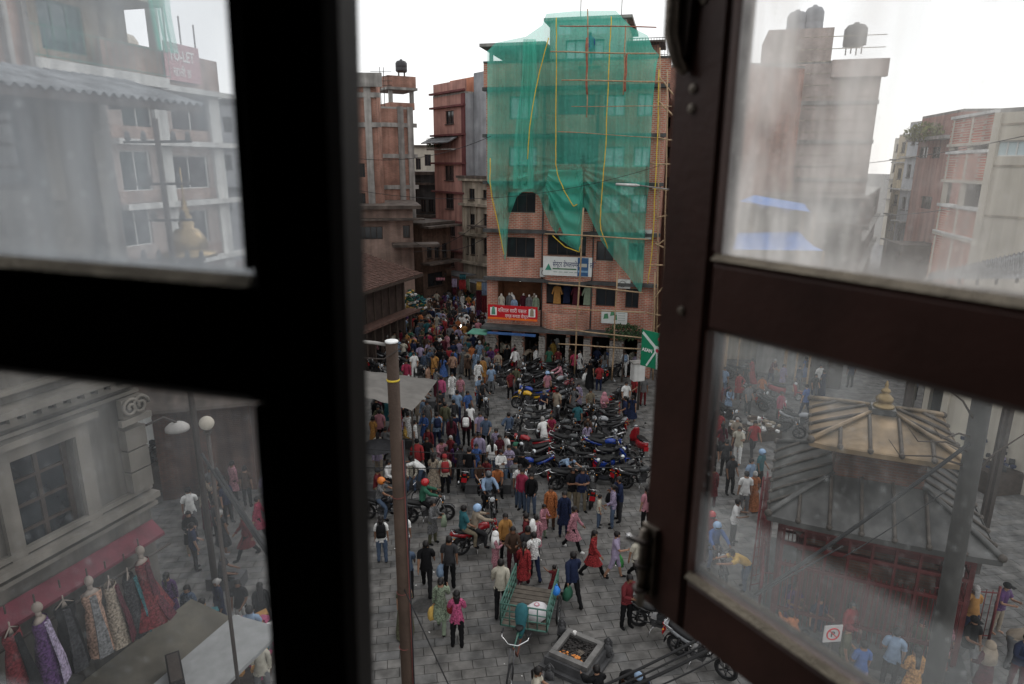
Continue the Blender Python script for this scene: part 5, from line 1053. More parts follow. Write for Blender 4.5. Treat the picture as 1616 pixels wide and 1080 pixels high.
def bike_proto(kind):
    Pp = []  # (name, mesh, material key)
    def add(nm, m, k, smooth=True): Pp.append((nm, m.mesh(nm, smooth=smooth), k))
    if kind == 'moto':     # front at -Y, wheelbase 1.3
        m = MB(); P = [(-.62, .70, .10), (-.35, .80, .16), (-.10, .84, .19), (.12, .76, .13)]
        rg = []
        for y, z, wd in ((-.34, .80, .05), (-.30, .82, .115), (-.16, .85, .15), (.0, .83, .13), (.12, .77, .085), (.16, .75, .03)):
            rg.append([Vector((wd*math.cos(a)*(1 if math.sin(a) < 0 else .9), y, z+(.13 if math.sin(a) > 0 else .09)*math.sin(a)*min(1, wd*9))) for a in [i*math.pi/6 for i in range(12)]])
        m.rings(rg); add('fuel_tank', m, 'paint')
        m = MB(); m.rings([[Vector((x*wd, y, z+h)) for x, h in ((-1, 0), (1, 0), (1, .05), (.7, .09), (-.7, .09), (-1, .05))] for y, z, wd in ((.10, .74, .09), (.3, .75, .13), (.5, .79, .13), (.72, .84, .11), (.86, .86, .07))]); add('seat', m, 'seat')
        m = MB(); m.rings([[Vector((x*wd, y, z+h)) for x, h in ((-1, -.06), (1, -.06), (1, .05), (-1, .05))] for y, z, wd in ((.25, .66, .11), (.6, .73, .12), (.92, .84, .08), (1.0, .87, .04))]); add('tail_cowl', m, 'paint')
        m = MB()
        for s in (-1, 1): m.tube([(s*.1, -.42, .86), (s*.11, -.3, .62), (s*.12, -.05, .42), (s*.12, .2, .4), (s*.1, .3, .68)], .02, 6); m.tube([(s*.11, .2, .36), (s*.11, .65, .3)], .022, 6); m.tube([(s*.13, .62, .34), (s*.12, .5, .7)], .03, 7)
        add('frame', m, 'black')
        m = MB(); m.box((-.12, -.12, .30), (.12, .22, .52)); m.rings([[Vector((x, y*1, z)) for x, y in ((-.09, -.16), (.09, -.16), (.09, .04), (-.09, .04))] for z in (.5, .7)]); m.tube([(-.17, .1, .4), (.17, .1, .4)], .085, 12)
        for k in range(5): m.box((-.105, -.175, .52+k*.035), (.105, .055, .532+k*.035))
        add('engine', m, 'engine', False)
        m = MB(); m.tube([(.1, -.16, .5), (.12, -.24, .34), (.14, -.05, .25), (.17, .3, .28), (.18, .45, .33)], .022, 7); m.tube([(.18, .42, .32), (.2, .9, .43)], [.045, .052], 10); add('exhaust', m, 'chrome')
        m = MB()
        for s in (-1, 1): m.tube([(s*.09, -.67, .30), (s*.09, -.48, .78), (s*.08, -.43, .92)], [.03, .024, .02], 7)
        m.box((-.11, -.5, .76), (.11, -.44, .80)); add('fork', m, 'chrome')
        m = MB(); m.rings([[Vector((x, -.65+.35*math.cos(a), .30+.35*math.sin(a))) for x in (-.06, .06)]+[Vector((x, -.65+.335*math.cos(a), .30+.335*math.sin(a))) for x in (.06, -.06)] for a in [1.0+i*.22 for i in range(8)]]); add('front_mudguard', m, 'paint')
        m = MB(); m.rings([[Vector((x, .62+.36*math.cos(a), .30+.36*math.sin(a))) for x in (-.07, .07)]+[Vector((x, .62+.345*math.cos(a), .30+.345*math.sin(a))) for x in (.07, -.07)] for a in [-.1+i*.22 for i in range(8)]]); add('rear_mudguard', m, 'black')
        m = MB(); m.tube([(-.36, -.26, .98), (-.30, -.33, 1.0), (-.1, -.42, .97), (.1, -.42, .97), (.30, -.33, 1.0), (.36, -.26, .98)], .013, 6)
        for s in (-1, 1): m.tube([(s*.28, -.36, 1.0), (s*.38, -.22, .98)], .02, 6)
        add('handlebar', m, 'black')
        m = MB(); m.rings([[Vector((wd*math.cos(a), y, .88+hh_*math.sin(a))) for a in [i*math.pi/5 for i in range(10)]] for y, wd, hh_ in ((-.42, .07, .08), (-.52, .11, .11), (-.57, .115, .115))]); add('headlight_bowl', m, 'paint')
        m = MB(); m.rings([[Vector((wd*math.cos(a), y, .88+wd*math.sin(a))) for a in [i*math.pi/5 for i in range(10)]] for y, wd in ((-.572, .1), (-.59, .08), (-.6, .03))]); add('headlight', m, 'lamp')
        for s in (-1, 1):
            m = MB(); m.tube([(s*.26, -.34, 1.0), (s*.36, -.36, 1.14)], .007, 5); m.ball((s*.38, -.36, 1.17), (.06, .015, .04), 8, 5); add('mirror', m, 'black')
            m = MB(); m.box((s*.38-.045, -.344, 1.145), (s*.38+.045, -.34, 1.195)); add('mirror_glass', m, 'lamp', False)
            m = MB(); m.ball((s*.17, -.5, .82), (.03, .03, .02), 6, 4); m.ball((s*.14, .96, .74), (.03, .03, .02), 6, 4); add('indicator', m, 'amber')
        m = MB(); m.box((-.06, .97, .80), (.06, 1.02, .86)); add('tail_light', m, 'tail', False)
        m = MB(); m.box((-.10, 1.0, .52), (.10, 1.01, .70)); add('number_plate', m, 'plate', False)
        m = MB(); m.tube([(-.13, .7, .86), (-.14, .95, .93), (.14, .95, .93), (.13, .7, .86)], .014, 6); add('grab_rail', m, 'chrome')
        m = MB(); m.tube([(-.12, .15, .3), (-.34, .22, .02)], .012, 5); m.tube([(-.12, .1, .36), (-.26, .1, .34)], .012, 5); m.tube([(.12, .1, .36), (.26, .1, .34)], .012, 5); add('side_stand', m, 'chrome')
        wh = [((0, -.65, .30), WT, WR), ((0, .62, .30), WT, WR)]
    else:                  # scooter
        m = MB(); m.rings([[Vector((x*wd, y+o_, z)) for x, o_ in ((-1, 0), (-.6, -.07), (.6, -.07), (1, 0), (.8, .05), (-.8, .05))] for z, y, wd in ((.28, -.42, .16), (.5, -.46, .22), (.75, -.42, .2), (.9, -.36, .14), (.98, -.33, .1))]); add('front_shield', m, 'paint')
        m = MB(); m.box((-.17, -.4, .24), (.17, .08, .30)); add('footboard', m, 'black', False)
        m = MB(); m.rings([[Vector((x*wd, y, z+h)) for x, h in ((-1, -.18), (1, -.18), (1.05, .05), (.7, .14), (-.7, .14), (-1.05, .05))] for y, z, wd in ((.04, .46, .12), (.2, .52, .19), (.5, .56, .2), (.8, .62, .15), (.95, .66, .07))]); add('rear_body', m, 'paint')
        m = MB(); m.rings([[Vector((x*wd, y, z+h)) for x, h in ((-1, 0), (1, 0), (.9, .08), (-.9, .08))] for y, z, wd in ((.05, .70, .1), (.2, .70, .16), (.55, .72, .16), (.85, .77, .11))]); add('seat', m, 'seat')
        m = MB(); m.rings([[Vector((x, -.62+.28*math.cos(a), .235+.28*math.sin(a))) for x in (-.08, .08)]+[Vector((x, -.62+.265*math.cos(a), .235+.265*math.sin(a))) for x in (.08, -.08)] for a in [.6+i*.28 for i in range(8)]]); add('front_mudguard', m, 'paint')
        m = MB(); m.tube([(-.34, -.22, 1.0), (-.1, -.34, 1.03), (.1, -.34, 1.03), (.34, -.22, 1.0)], .02, 6); add('handlebar', m, 'black')
        m = MB(); m.ball((0, -.42, .98), (.12, .08, .07), 10, 6); add('headlight', m, 'lamp')
        for s in (-1, 1): m = MB(); m.tube([(s*.24, -.3, 1.02), (s*.34, -.32, 1.16)], .007, 5); m.ball((s*.36, -.32, 1.19), (.055, .015, .04), 8, 5); add('mirror', m, 'black')
        m = MB(); m.tube([(.0, -.62, .235), (.0, -.44, .6)], .035, 7); m.tube([(.12, .3, .25), (.16, .8, .3)], [.03, .05], 9); add('fork', m, 'engine')
        m = MB(); m.ball((0, .93, .66), (.1, .04, .05), 8, 5); add('tail_light', m, 'tail')
        m = MB(); m.box((-.10, .98, .42), (.10, .99, .60)); add('number_plate', m, 'plate', False)
        m = MB(); m.tube([(-.13, .75, .8), (-.13, 1.0, .84), (.13, 1.0, .84), (.13, .75, .8)], .015, 6); add('grab_rail', m, 'chrome')
        wh = [((0, -.62, .235), ST_, SR_), ((0, .60, .235), ST_, SR_)]
    return Pp, wh
PROTO = {k: bike_proto(k) for k in ('moto', 'scooter')}
BK = {'black': BLK, 'seat': SEATM, 'engine': ENG, 'chrome': CHR, 'lamp': HLM, 'tail': TLR, 'plate': REDP, 'amber': AMB}
def bike(x, y, rz, kind, col, label, group='motorcycles parked in the square', tilt=.12, seatc=None):
    Pp, wh = PROTO[kind]; r = empty('motorcycle' if kind == 'moto' else 'scooter', label, 'motorcycle' if kind == 'moto' else 'scooter', (x, y, .0), rz, group)
    r.rotation_euler = (0, -tilt, rz)
    for nm, me, k in Pp: link(me, nm, r, PAINT[col] if k == 'paint' else (seatc if seatc and k == 'seat' else BK[k]))
    for lc, t, ri in wh:
        w = link(t, 'wheel', r, TYRE, lc); link(ri, 'rim', w, ENG if kind == 'moto' else CHR)
    return r
poly = [(788, 584), (840, 572), (950, 566), (982, 600), (975, 640), (1006, 670), (1004, 722), (985, 758), (930, 768), (866, 775), (838, 750), (802, 705), (796, 655)]
def inpoly(x, y, P):
    c = False; j = len(P)-1
    for i in range(len(P)):
        if (P[i][1] > y) != (P[j][1] > y) and x < (P[j][0]-P[i][0])*(y-P[i][1])/(P[j][1]-P[i][1])+P[i][0]: c = not c
        j = i
    return c
rb = random.Random(11); ORD = ['first', 'second', 'third', 'fourth', 'fifth', 'sixth', 'seventh', 'eighth', 'ninth', 'tenth', 'eleventh', 'twelfth', 'thirteenth', 'fourteenth', 'fifteenth', 'sixteenth', 'seventeenth', 'eighteenth', 'nineteenth', 'twentieth', 'twenty first', 'twenty second', 'twenty third', 'twenty fourth']
nb = 0; BPOS = []
for col in range(-1, 7):
    k = 0
    for row in range(26):
        v = 21.0+row*.80; u = -1.2+col*1.72; x = u+(v-21)*.03+rb.uniform(-.28, .28); y = v+(col*.33)+rb.uniform(-.12, .12)
        q = proj((x, y, .4))
        if not inpoly(q[0], q[1], poly): continue
        if 636 < q[1] < 654 and q[0] < 860: continue
        if 905 < q[0] < 985 and 592 < q[1] < 642: continue
        if rb.random() < .07: continue
        base = math.pi/2 if rb.random() < (.75 if col % 2 == 0 else .3) else -math.pi/2
        rz = base+rad(rb.gauss(0, 22))+(.45 if row > 14 else -.12)
        kind = 'scooter' if rb.random() < .24 else 'moto'; cl = rb.choices(['black', 'dark grey', 'blue', 'red', 'silver', 'maroon', 'white', 'yellow'], (58, 26, 4, 3, 5, 3, 2, 1))[0]
        lb = '%s %s, %s from the front in the %s column of parked bikes' % (cl, 'motorcycle' if kind == 'moto' else 'scooter', ORD[k], ORD[col+1])
        bike(x, y, rz, kind, cl, lb, tilt=rb.uniform(.05, .2)); BPOS.append((x, y)); k += 1; nb += 1
def bk(px, py, deg, kind, col, label, tilt=.1, **kw): p = G(px, py); return bike(p.x, p.y, rad(deg), kind, col, label, tilt=tilt, **kw), p
for a in [(598, 596, 40, 'moto', 'dark grey', 'grey motorcycle at the left end of the row behind the pale canopy'), (640, 578, 70, 'moto', 'black', 'black motorcycle just right of the pole top behind the pale canopy'), (650, 590, 60, 'moto', 'black', 'black motorcycle second in the row right of the pole top'), (662, 600, 65, 'moto', 'dark grey', 'dark grey motorcycle nearest the pale canopy corner'),
          (636, 562, 75, 'scooter', 'red', 'red scooter behind the canopy row near the timber hall'), (668, 584, 80, 'moto', 'maroon', 'maroon motorcycle rear of the canopy row'), (612, 578, 60, 'moto', 'silver', 'silver motorcycle left of the pole top'),
          (1004, 712, -170, 'scooter', 'red', 'red scooter with rear facing us beside the sash stile'), (990, 760, 130, 'moto', 'black', 'black motorcycle nearest us beside the sash stile'), (1012, 770, 100, 'moto', 'dark grey', 'dark grey motorcycle half behind the sash stile'), (967, 745, 120, 'scooter', 'blue', 'blue scooter in front of the parked block near the stile'),
          (1040, 1000, 60, 'moto', 'black', 'black motorcycle peeking below the sash corner'), (1105, 1052, 50, 'moto', 'silver', 'silver wheeled motorcycle at the bottom under the sash'), (733, 762, 180, 'moto', 'black', 'black motorcycle with red plate turned away behind the seated crowd'),
          (838, 758, -70, 'moto', 'blue', 'blue motorcycle at the lower left of the parked block'), (972, 640, 150, 'moto', 'dark grey', 'dark grey motorcycle standing alone right of the bag carrier'), (930, 790, 175, 'moto', 'black', 'black motorcycle behind the family group right of centre')]: bk(*a[:6])
for a in [(1196, 640, 30, 'moto', 'black', 'black motorcycle left in the group beyond the golden roof'), (1222, 655, 40, 'moto', 'dark grey', 'dark grey motorcycle second in the group beyond the golden roof'), (1236, 690, 70, 'moto', 'black', 'black motorcycle nearest the golden roof eave'), (1262, 680, 70, 'moto', 'silver', 'silver motorcycle half behind the golden roof'), (1150, 670, 20, 'moto', 'black', 'black motorcycle at the left of the lower right pane'), (1128, 612, 30, 'moto', 'black', 'black motorcycle high in the left of the lower right pane'), (1240, 630, 60, 'scooter', 'red', 'red scooter in the group beyond the golden roof'), (1168, 600, 80, 'moto', 'dark grey', 'dark grey motorcycle farthest back in the lower right pane')]: bk(*a[:6], group='motorcycles behind the right sash glass')
# ridden ones
def rider(b, p, deg, pose, sex, outfit, top, bot, hair, hairc, label, off, h=1.68):
    o = Vector((p.x, p.y, 0))+Matrix.Rotation(rad(deg), 3, 'Z') @ Vector((0, off, 0)); return person(o, h, pose, rad(deg), sex, outfit, top, bot, hair, hairc, label, 'riders on motorcycles')
b_, p = bk(757, 868, 118, 'moto', 'red', 'red tailed black seated motorcycle carrying two riders in mid square', .02, group='ridden motorcycles')
rider(b_, p, 118, 'ride', 'm', 'l', 'beige', 'charcoal', 'helmet', 'light blue', 'rider in beige jacket with silver blue helmet on the two rider motorcycle', .20)
rider(b_, p, 118, 'pillion', 'm', 't', 'teal', 'khaki', 'short', None, 'passenger in teal T-shirt and khaki trousers riding behind on the motorcycle', .58, 1.7)
b_, p = bk(676, 824, 100, 'moto', 'dark grey', 'dark grey motorcycle with its rider in green waiting behind the pole', .02, group='ridden motorcycles')
rider(b_, p, 100, 'ride', 'm', 'l', 'green', 'black', 'helmet', 'red', 'rider in dark green top with glossy red helmet beside the pole', .2)
b_, p = bk(772, 812, 15, 'moto', 'black', 'black motorcycle facing us with a rider in pale shirt', .02, group='ridden motorcycles')
rider(b_, p, 15, 'ride', 'm', 'l', 'light blue', 'black', 'helmet', 'charcoal', 'rider in pale blue shirt and dark helmet facing the viewer', .2)
b_, p = bk(762, 650, 20, 'moto', 'black', 'black motorcycle heading towards us left of the parked block', .02, group='ridden motorcycles')
rider(b_, p, 20, 'ride', 'm', 'l', 'charcoal', 'black', 'short', None, 'rider in charcoal jacket on the motorcycle left of the parked block', .2)
rider(b_, p, 20, 'pillion', 'w', 't', 'light blue', 'denim blue', 'short', None, 'passenger in light blue on the motorcycle left of the parked block', .58)
b_, p = bk(1127, 902, 5, 'moto', 'black', 'motorcycle ridden towards us behind the lower right pane', .02, group='ridden motorcycles')
rider(b_, p, 5, 'ride', 'm', 'l', 'blue', 'denim blue', 'helmet', 'light blue', 'rider in blue jacket and pale helmet behind the lower right pane', .2)
rider(b_, p, 5, 'pillion', 'w', 't', 'red', 'black', 'helmet', 'red', 'passenger with red helmet behind the rider in blue', .58)
b_, p = bk(726, 530, 8, 'moto', 'dark grey', 'motorcycle with lit headlamp pushing through the market crowd', .02, group='ridden motorcycles')
rider(b_, p, 8, 'ride', 'm', 'l', 'grey', 'black', 'helmet', 'grey', 'helmeted rider in grey coming through the market crowd', .2)
q = Vector((p.x, p.y, 0))+Matrix.Rotation(rad(8), 3, 'Z') @ Vector((0, -.62, .88)); hl = MB(); hl.ball((0, 0, 0), (.1, .03, .1), 10, 6); hl.build('lit_headlamp', M('lit_bulb', (1, .97, .9), .5, 0, emit=8), b_, True, loc=(0, -.6, .88))
b_, p = bk(608, 822, 80, 'moto', 'black', 'black motorcycle mostly hidden by the pole with an orange helmeted rider', .02, group='ridden motorcycles')
rider(b_, p, 80, 'ride', 'm', 'q', 'grey', 'denim blue', 'helmet', 'orange', 'rider in grey shirt with orange helmet left of the pole', .2)
# ================================================================== people one by one (pixel of the feet, height, pose, facing, ...)
W_, Mn = 'w', 'm'
for a in [
 # near square, left of the tricycle
 (790, 966, 1.72, 'walkB', 180, Mn, 'l', 'cream', 'black', 'short'), (674, 934, 1.74, 'walkA', 185, Mn, 't', 'black', 'black', 'short'), (710, 928, 1.72, 'stand', 180, Mn, 't', 'charcoal', 'black', 'short', None, 'light blue bag'), (697, 995, 1.62, 'carry', 178, W_, 'k', 'pale green', 'pale green', 'bun', None, 'yellow bag'),
 (722, 1022, 1.66, 'phone', 185, W_, 't', 'bright pink', 'black', 'long', None, 'red bag'), (645, 934, 1.6, 'walkA', 190, Mn, 't', 'denim blue', 'black', 'short'), (640, 1000, 1.55, 'carry', 180, W_, 's', 'olive', 'olive', 'bun'), (604, 888, 1.64, 'stand', 190, W_, 't', 'white', 'denim blue', 'long', None, 'black backpack'),
 (640, 880, 1.6, 'stand', 170, W_, 't', 'white', 'maroon', 'long'), (683, 858, 1.6, 'phone', 60, W_, 'k', 'grey', 'olive', 'short', None, 'pale green bag'), (826, 930, 1.6, 'walkB', 170, W_, 'k', 'red', 'maroon', 'pony'), (874, 945, 1.1, 'reach', 200, W_, 'd', 'dark red', 'red', 'short'),
 (903, 952, 1.72, 'walkA', 200, Mn, 'l', 'navy', 'black', 'short', None, 'green bag'), (934, 908, 1.62, 'walkA', 70, W_, 'k', 'red', 'black', 'long'), (903, 868, 1.64, 'walkB', 70, W_, 'k', 'pink', 'black', 'short', None, None, {'shoes': 'white'}), (969, 912, 1.62, 'carry', 75, Mn, 'h', 'lilac', 'lilac', 'short', None, 'bright green bag'),
 (1002, 918, 1.64, 'walkB', 40, Mn, 't', 'cream', 'black', 'short'), (987, 990, 1.66, 'phone', 30, Mn, 'l', 'dark red', 'black', 'short'), (1018, 838, 1.66, 'stand', 200, W_, 't', 'pink', 'black', 'long'), (966, 832, 1.62, 'relax', 270, W_, 'l', 'lilac', 'denim blue', 'pony'), (976, 822, 1.72, 'phone', 290, Mn, 'l', 'navy', 'charcoal', 'short', None, 'black bag'),
 (944, 832, 1.25, 'relax', 80, W_, 't', 'cream', 'denim blue', 'short'), (917, 808, 1.74, 'fold', 10, Mn, 't', 'navy', 'khaki', 'short'), (902, 806, 1.7, 'fold', 20, Mn, 't', 'black', 'khaki', 'short'), (889, 846, 1.66, 'stand', 10, W_, 'k', 'navy', 'navy', 'short'), (868, 834, 1.62, 'stand', 0, W_, 'k', 'orange', 'brown', 'short'),
 (856, 850, 1.3, 'phone', 40, W_, 'k', 'pink', 'pale green', 'short'), (838, 812, 1.62, 'relax', 0, W_, 'l', 'black', 'denim blue', 'short'), (824, 806, 1.66, 'stand', 330, Mn, 'l', 'crimson', 'denim blue', 'short'), (820, 800, 1.7, 'stand', 0, Mn, 't', 'white', 'denim blue', 'short'),
 (782, 905, 1.45, 'fold', 90, W_, 'k', 'pink', 'pink', 'scarf', 'white'), (797, 884, 1.66, 'relax', 20, W_, 'l', 'amber', 'black', 'short'), (809, 906, 1.66, 'phone', 0, W_, 'l', 'brown', 'maroon', 'short'), (830, 884, 1.66, 'relax', 260, W_, 'l', 'dark red', 'cream', 'short', None, 'white backpack'), (842, 914, 1.6, 'carry', 200, Mn, 't', 'white', 'navy', 'short', None, 'red bag'),
 (832, 908, 1.68, 'stand', 180, Mn, 'q', 'charcoal', 'black', 'short'), (845, 880, 1.5, 'relax', 180, W_, 'k', 'pink', 'grey', 'short'),
 # bottom edge
 (842, 1122, 1.62, 'seat', 80, W_, 't', 'cream', 'black', 'pony', None, 'blue bag'), (985, 1112, 1.62, 'bend', 20, Mn, 'l', 'black', 'black', 'beanie', 'light blue'), (948, 1120, 1.6, 'squat', 200, Mn, 'l', 'black', 'black', 'short'), (1010, 1135, 1.6, 'seat', 190, Mn, 't', 'navy', 'black', 'short'),
 # row behind the bikes with riders
 (703, 780, 1.64, 'stand', 190, Mn, 'q', 'cream', 'black', 'cap', 'red', 'red backpack', {'shoes': 'white'}), (685, 780, 1.66, 'phone', 170, W_, 'd', 'beige', 'beige', 'long'), (668, 772, 1.62, 'bend', 250, Mn, 't', 'white', 'denim blue', 'short'), (652, 768, 1.62, 'seat', 0, W_, 'l', 'cream', 'denim blue', 'long'), (634, 768, 1.6, 'seat', 10, W_, 'l', 'pink', 'white', 'short'),
 (594, 786, 1.62, 'seat', 90, Mn, 'q', 'dark red', 'khaki', 'cap', 'charcoal'), (612, 770, 1.6, 'seat', 60, W_, 'l', 'white', 'black', 'long'), (741, 768, 1.66, 'stand', 180, Mn, 'q', 'black', 'denim blue', 'short'), (728, 766, 1.7, 'relax', 180, Mn, 'q', 'charcoal', 'black', 'short'), (790, 772, 1.66, 'fold', 20, W_, 'l', 'white', 'denim blue', 'short'),
 (770, 766, 1.6, 'seat', 330, W_, 'l', 'dark red', 'black', 'long'), (756, 772, 1.6, 'seat', 20, W_, 't', 'brown', 'black', 'long'), (784, 778, 1.6, 'seat', 10, Mn, 'q', 'orange', 'black', 'short'), (803, 764, 1.66, 'fold', 0, W_, 'q', 'lilac', 'light blue', 'short'), (776, 752, 1.62, 'stand', 200, W_, 't', 'white', 'denim blue', 'long'), (757, 742, 1.64, 'stand', 350, Mn, 'l', 'lilac', 'black', 'short'),
 (767, 712, 1.66, 'relax', 0, Mn, 'q', 'denim blue', 'black', 'short'), (750, 724, 1.6, 'seat', 20, W_, 'k', 'red', 'red', 'short'), (788, 745, 1.64, 'stand', 30, W_, 't', 'maroon', 'black', 'short', None, None), (812, 760, 1.66, 'relax', 150, Mn, 'q', 'charcoal', 'grey', 'cap', 'green'), (800, 742, 1.62, 'stand', 300, W_, 't', 'white', 'denim blue', 'short'),
 # the left middle crowd
 (591, 712, 1.62, 'stand', 150, W_, 's', 'amber', 'orange', 'bun'), (601, 702, 1.66, 'relax', 180, Mn, 't', 'pink', 'black', 'short'), (596, 680, 1.6, 'stand', 0, W_, 'l', 'black', 'black', 'short'), (645, 704, 1.62, 'stand', 180, W_, 's', 'white', 'white', 'bun'), (656, 716, 1.55, 'stand', 90, W_, 's', 'white', 'lilac', 'bun'), (640, 704, 1.3, 'seat', 60, W_, 'k', 'yellow', 'olive', 'scarf', 'yellow'),
 (675, 684, 1.62, 'stand', 20, W_, 's', 'grey', 'beige', 'long'), (690, 706, 1.66, 'stand', 200, Mn, 'q', 'light blue', 'navy', 'short', None, 'navy backpack'), (693, 690, 1.2, 'stand', 0, Mn, 't', 'orange', 'black', 'short'), (713, 712, 1.62, 'stand', 185, W_, 'l', 'maroon', 'black', 'long'), (736, 704, 1.64, 'stand', 180, W_, 'l', 'maroon', 'black', 'long', None, 'white backpack'), (722, 668, 1.7, 'stand', 180, Mn, 't', 'light blue', 'navy', 'short'),
 (738, 668, 1.66, 'relax', 40, Mn, 't', 'blue', 'black', 'short'), (697, 640, 1.64, 'walkB', 180, Mn, 'l', 'bright pink', 'denim blue', 'short'), (695, 684, 1.7, 'stand', 180, Mn, 'l', 'charcoal', 'black', 'short'), (703, 688, 1.66, 'stand', 185, Mn, 'l', 'olive', 'denim blue', 'short'), (714, 632, 1.62, 'walkA', 10, W_, 'k', 'white', 'denim blue', 'short'), (727, 640, 1.62, 'stand', 10, W_, 't', 'pink', 'grey', 'short'),
 (755, 612, 1.66, 'walkA', 170, W_, 'k', 'white', 'black', 'short'), (762, 606, 1.6, 'stand', 180, W_, 'k', 'amber', 'orange', 'short'), (775, 622, 1.64, 'stand', 190, Mn, 'q', 'light blue', 'grey', 'short'), (667, 640, 1.6, 'seat', 60, Mn, 'q', 'white', 'black', 'short'), (656, 634, 1.6, 'seat', 40, W_, 't', 'white', 'grey', 'short'), (604, 642, 1.6, 'seat', 110, W_, 'l', 'teal', 'white', 'bun'), (612, 634, 1.6, 'seat', 100, Mn, 'q', 'grey', 'black', 'short'),
 (652, 655, 1.62, 'relax', 60, W_, 't', 'pale green', 'black', 'short'), (640, 672, 1.6, 'stand', 200, Mn, 'q', 'charcoal', 'black', 'short'), (629, 690, 1.62, 'stand', 60, W_, 'k', 'red', 'dark red', 'short'), (662, 668, 1.6, 'stand', 30, W_, 'k', 'beige', 'beige', 'short'),
 # back of the square
 (684, 603, 1.64, 'point', 120, W_, 'k', 'amber', 'maroon', 'bun'), (676, 620, 1.6, 'stand', 70, W_, 't', 'peach', 'beige', 'short'), (703, 596, 1.62, 'stand', 180, W_, 't', 'black', 'denim blue', 'long'), (715, 600, 1.64, 'stand', 180, Mn, 't', 'peach', 'black', 'short'), (709, 588, 1.6, 'stand', 180, Mn, 't', 'red', 'navy', 'short'), (738, 592, 1.6, 'walkB', 0, W_, 's', 'beige', 'cream', 'short'), (731, 590, 1.6, 'stand', 10, W_, 's', 'grey', 'pale green', 'bun'),
 (745, 584, 1.62, 'relax', 0, W_, 'l', 'orange', 'black', 'short'), (757, 580, 1.7, 'stand', 180, Mn, 't', 'light blue', 'white', 'cap', 'white'), (753, 556, 1.66, 'walkA', 190, Mn, 'l', 'white', 'white', 'short'), (768, 600, 1.62, 'stand', 180, Mn, 'q', 'grey', 'black', 'short'), (786, 596, 1.6, 'stand', 0, Mn, 'q', 'beige', 'denim blue', 'short'), (732, 556, 1.4, 'walkA', 0, W_, 't', 'light blue', 'navy', 'short'), (661, 560, 1.6, 'bend', 250, W_, 'k', 'pink', 'pink', 'short'),
 (681, 548, 1.66, 'walkB', 180, W_, 's', 'red', 'red', 'bun'), (665, 540, 1.66, 'stand', 180, W_, 's', 'grey', 'purple', 'bun'), (690, 528, 1.6, 'walkA', 10, W_, 's', 'cream', 'orange', 'short'), (637, 548, 1.64, 'stand', 180, Mn, 'l', 'blue', 'navy', 'cap', 'red'),
 # along the brick building
 (872, 576, 1.6, 'stand', 10, W_, 'k', 'yellow', 'maroon', 'bun'), (862, 572, 1.66, 'stand', 180, Mn, 'q', 'lilac', 'charcoal', 'short'), (868, 572, 1.66, 'relax', 90, Mn, 'q', 'light blue', 'black', 'short'), (879, 570, 1.7, 'reach', 180, Mn, 'q', 'white', 'grey', 'short'), (866, 590, 1.66, 'stand', 180, W_, 's', 'green', 'green', 'bun'), (880, 590, 1.6, 'stand', 180, W_, 's', 'dark red', 'red', 'bun'), (913, 592, 1.62, 'walkB', 60, W_, 'k', 'white', 'light blue', 'short'),
 (953, 596, 1.62, 'stand', 180, W_, 't', 'grey', 'light blue', 'long'), (972, 592, 1.62, 'stand', 0, Mn, 'q', 'light blue', 'grey', 'short'), (984, 596, 1.68, 'stand', 180, Mn, 'l', 'white', 'white', 'short', None, 'light blue backpack'), (941, 590, 1.66, 'relax', 170, Mn, 'q', 'navy', 'black', 'short'), (898, 588, 1.6, 'stand', 20, Mn, 'q', 'brown', 'black', 'short'), (800, 585, 1.6, 'stand', 200, W_, 'k', 'black', 'black', 'short'), (812, 583, 1.6, 'relax', 20, W_, 't', 'crimson', 'black', 'short'),
 (826, 582, 1.66, 'bend', 120, Mn, 'l', 'beige', 'charcoal', 'short'), (791, 574, 1.6, 'stand', 180, W_, 't', 'cream', 'black', 'bun'), (846, 580, 1.66, 'stand', 200, Mn, 'q', 'charcoal', 'black', 'short'), (930, 612, 1.66, 'walkB', 180, W_, 's', 'black', 'black', 'pony', None, 'large white bag'), (863, 632, 1.62, 'relax', 20, W_, 't', 'pink', 'grey', 'helmet', 'light blue'), (885, 615, 1.6, 'ride', 290, W_, 'l', 'pink', 'beige', 'short'),
 (1000, 640, 1.6, 'relax', 300, Mn, 'q', 'red', 'black', 'helmet', 'crimson'), (986, 650, 1.62, 'relax', 10, Mn, 't', 'white', 'black', 'short'), (1014, 640, 1.6, 'stand', 10, Mn, 'q', 'grey', 'dark red', 'short'), (952, 668, 1.6, 'fold', 20, W_, 'k', 'pink', 'crimson', 'scarf', 'pink'), (985, 676, 1.62, 'relax', 270, Mn, 'q', 'navy', 'black', 'short'), (930, 662, 1.6, 'relax', 20, Mn, 'q', 'khaki', 'brown', 'short'), (886, 762, 1.62, 'bend', 40, Mn, 'q', 'light blue', 'navy', 'short')]:
    a = list(a); kw = a.pop() if isinstance(a[-1], dict) else {}
    put(*a, **kw)
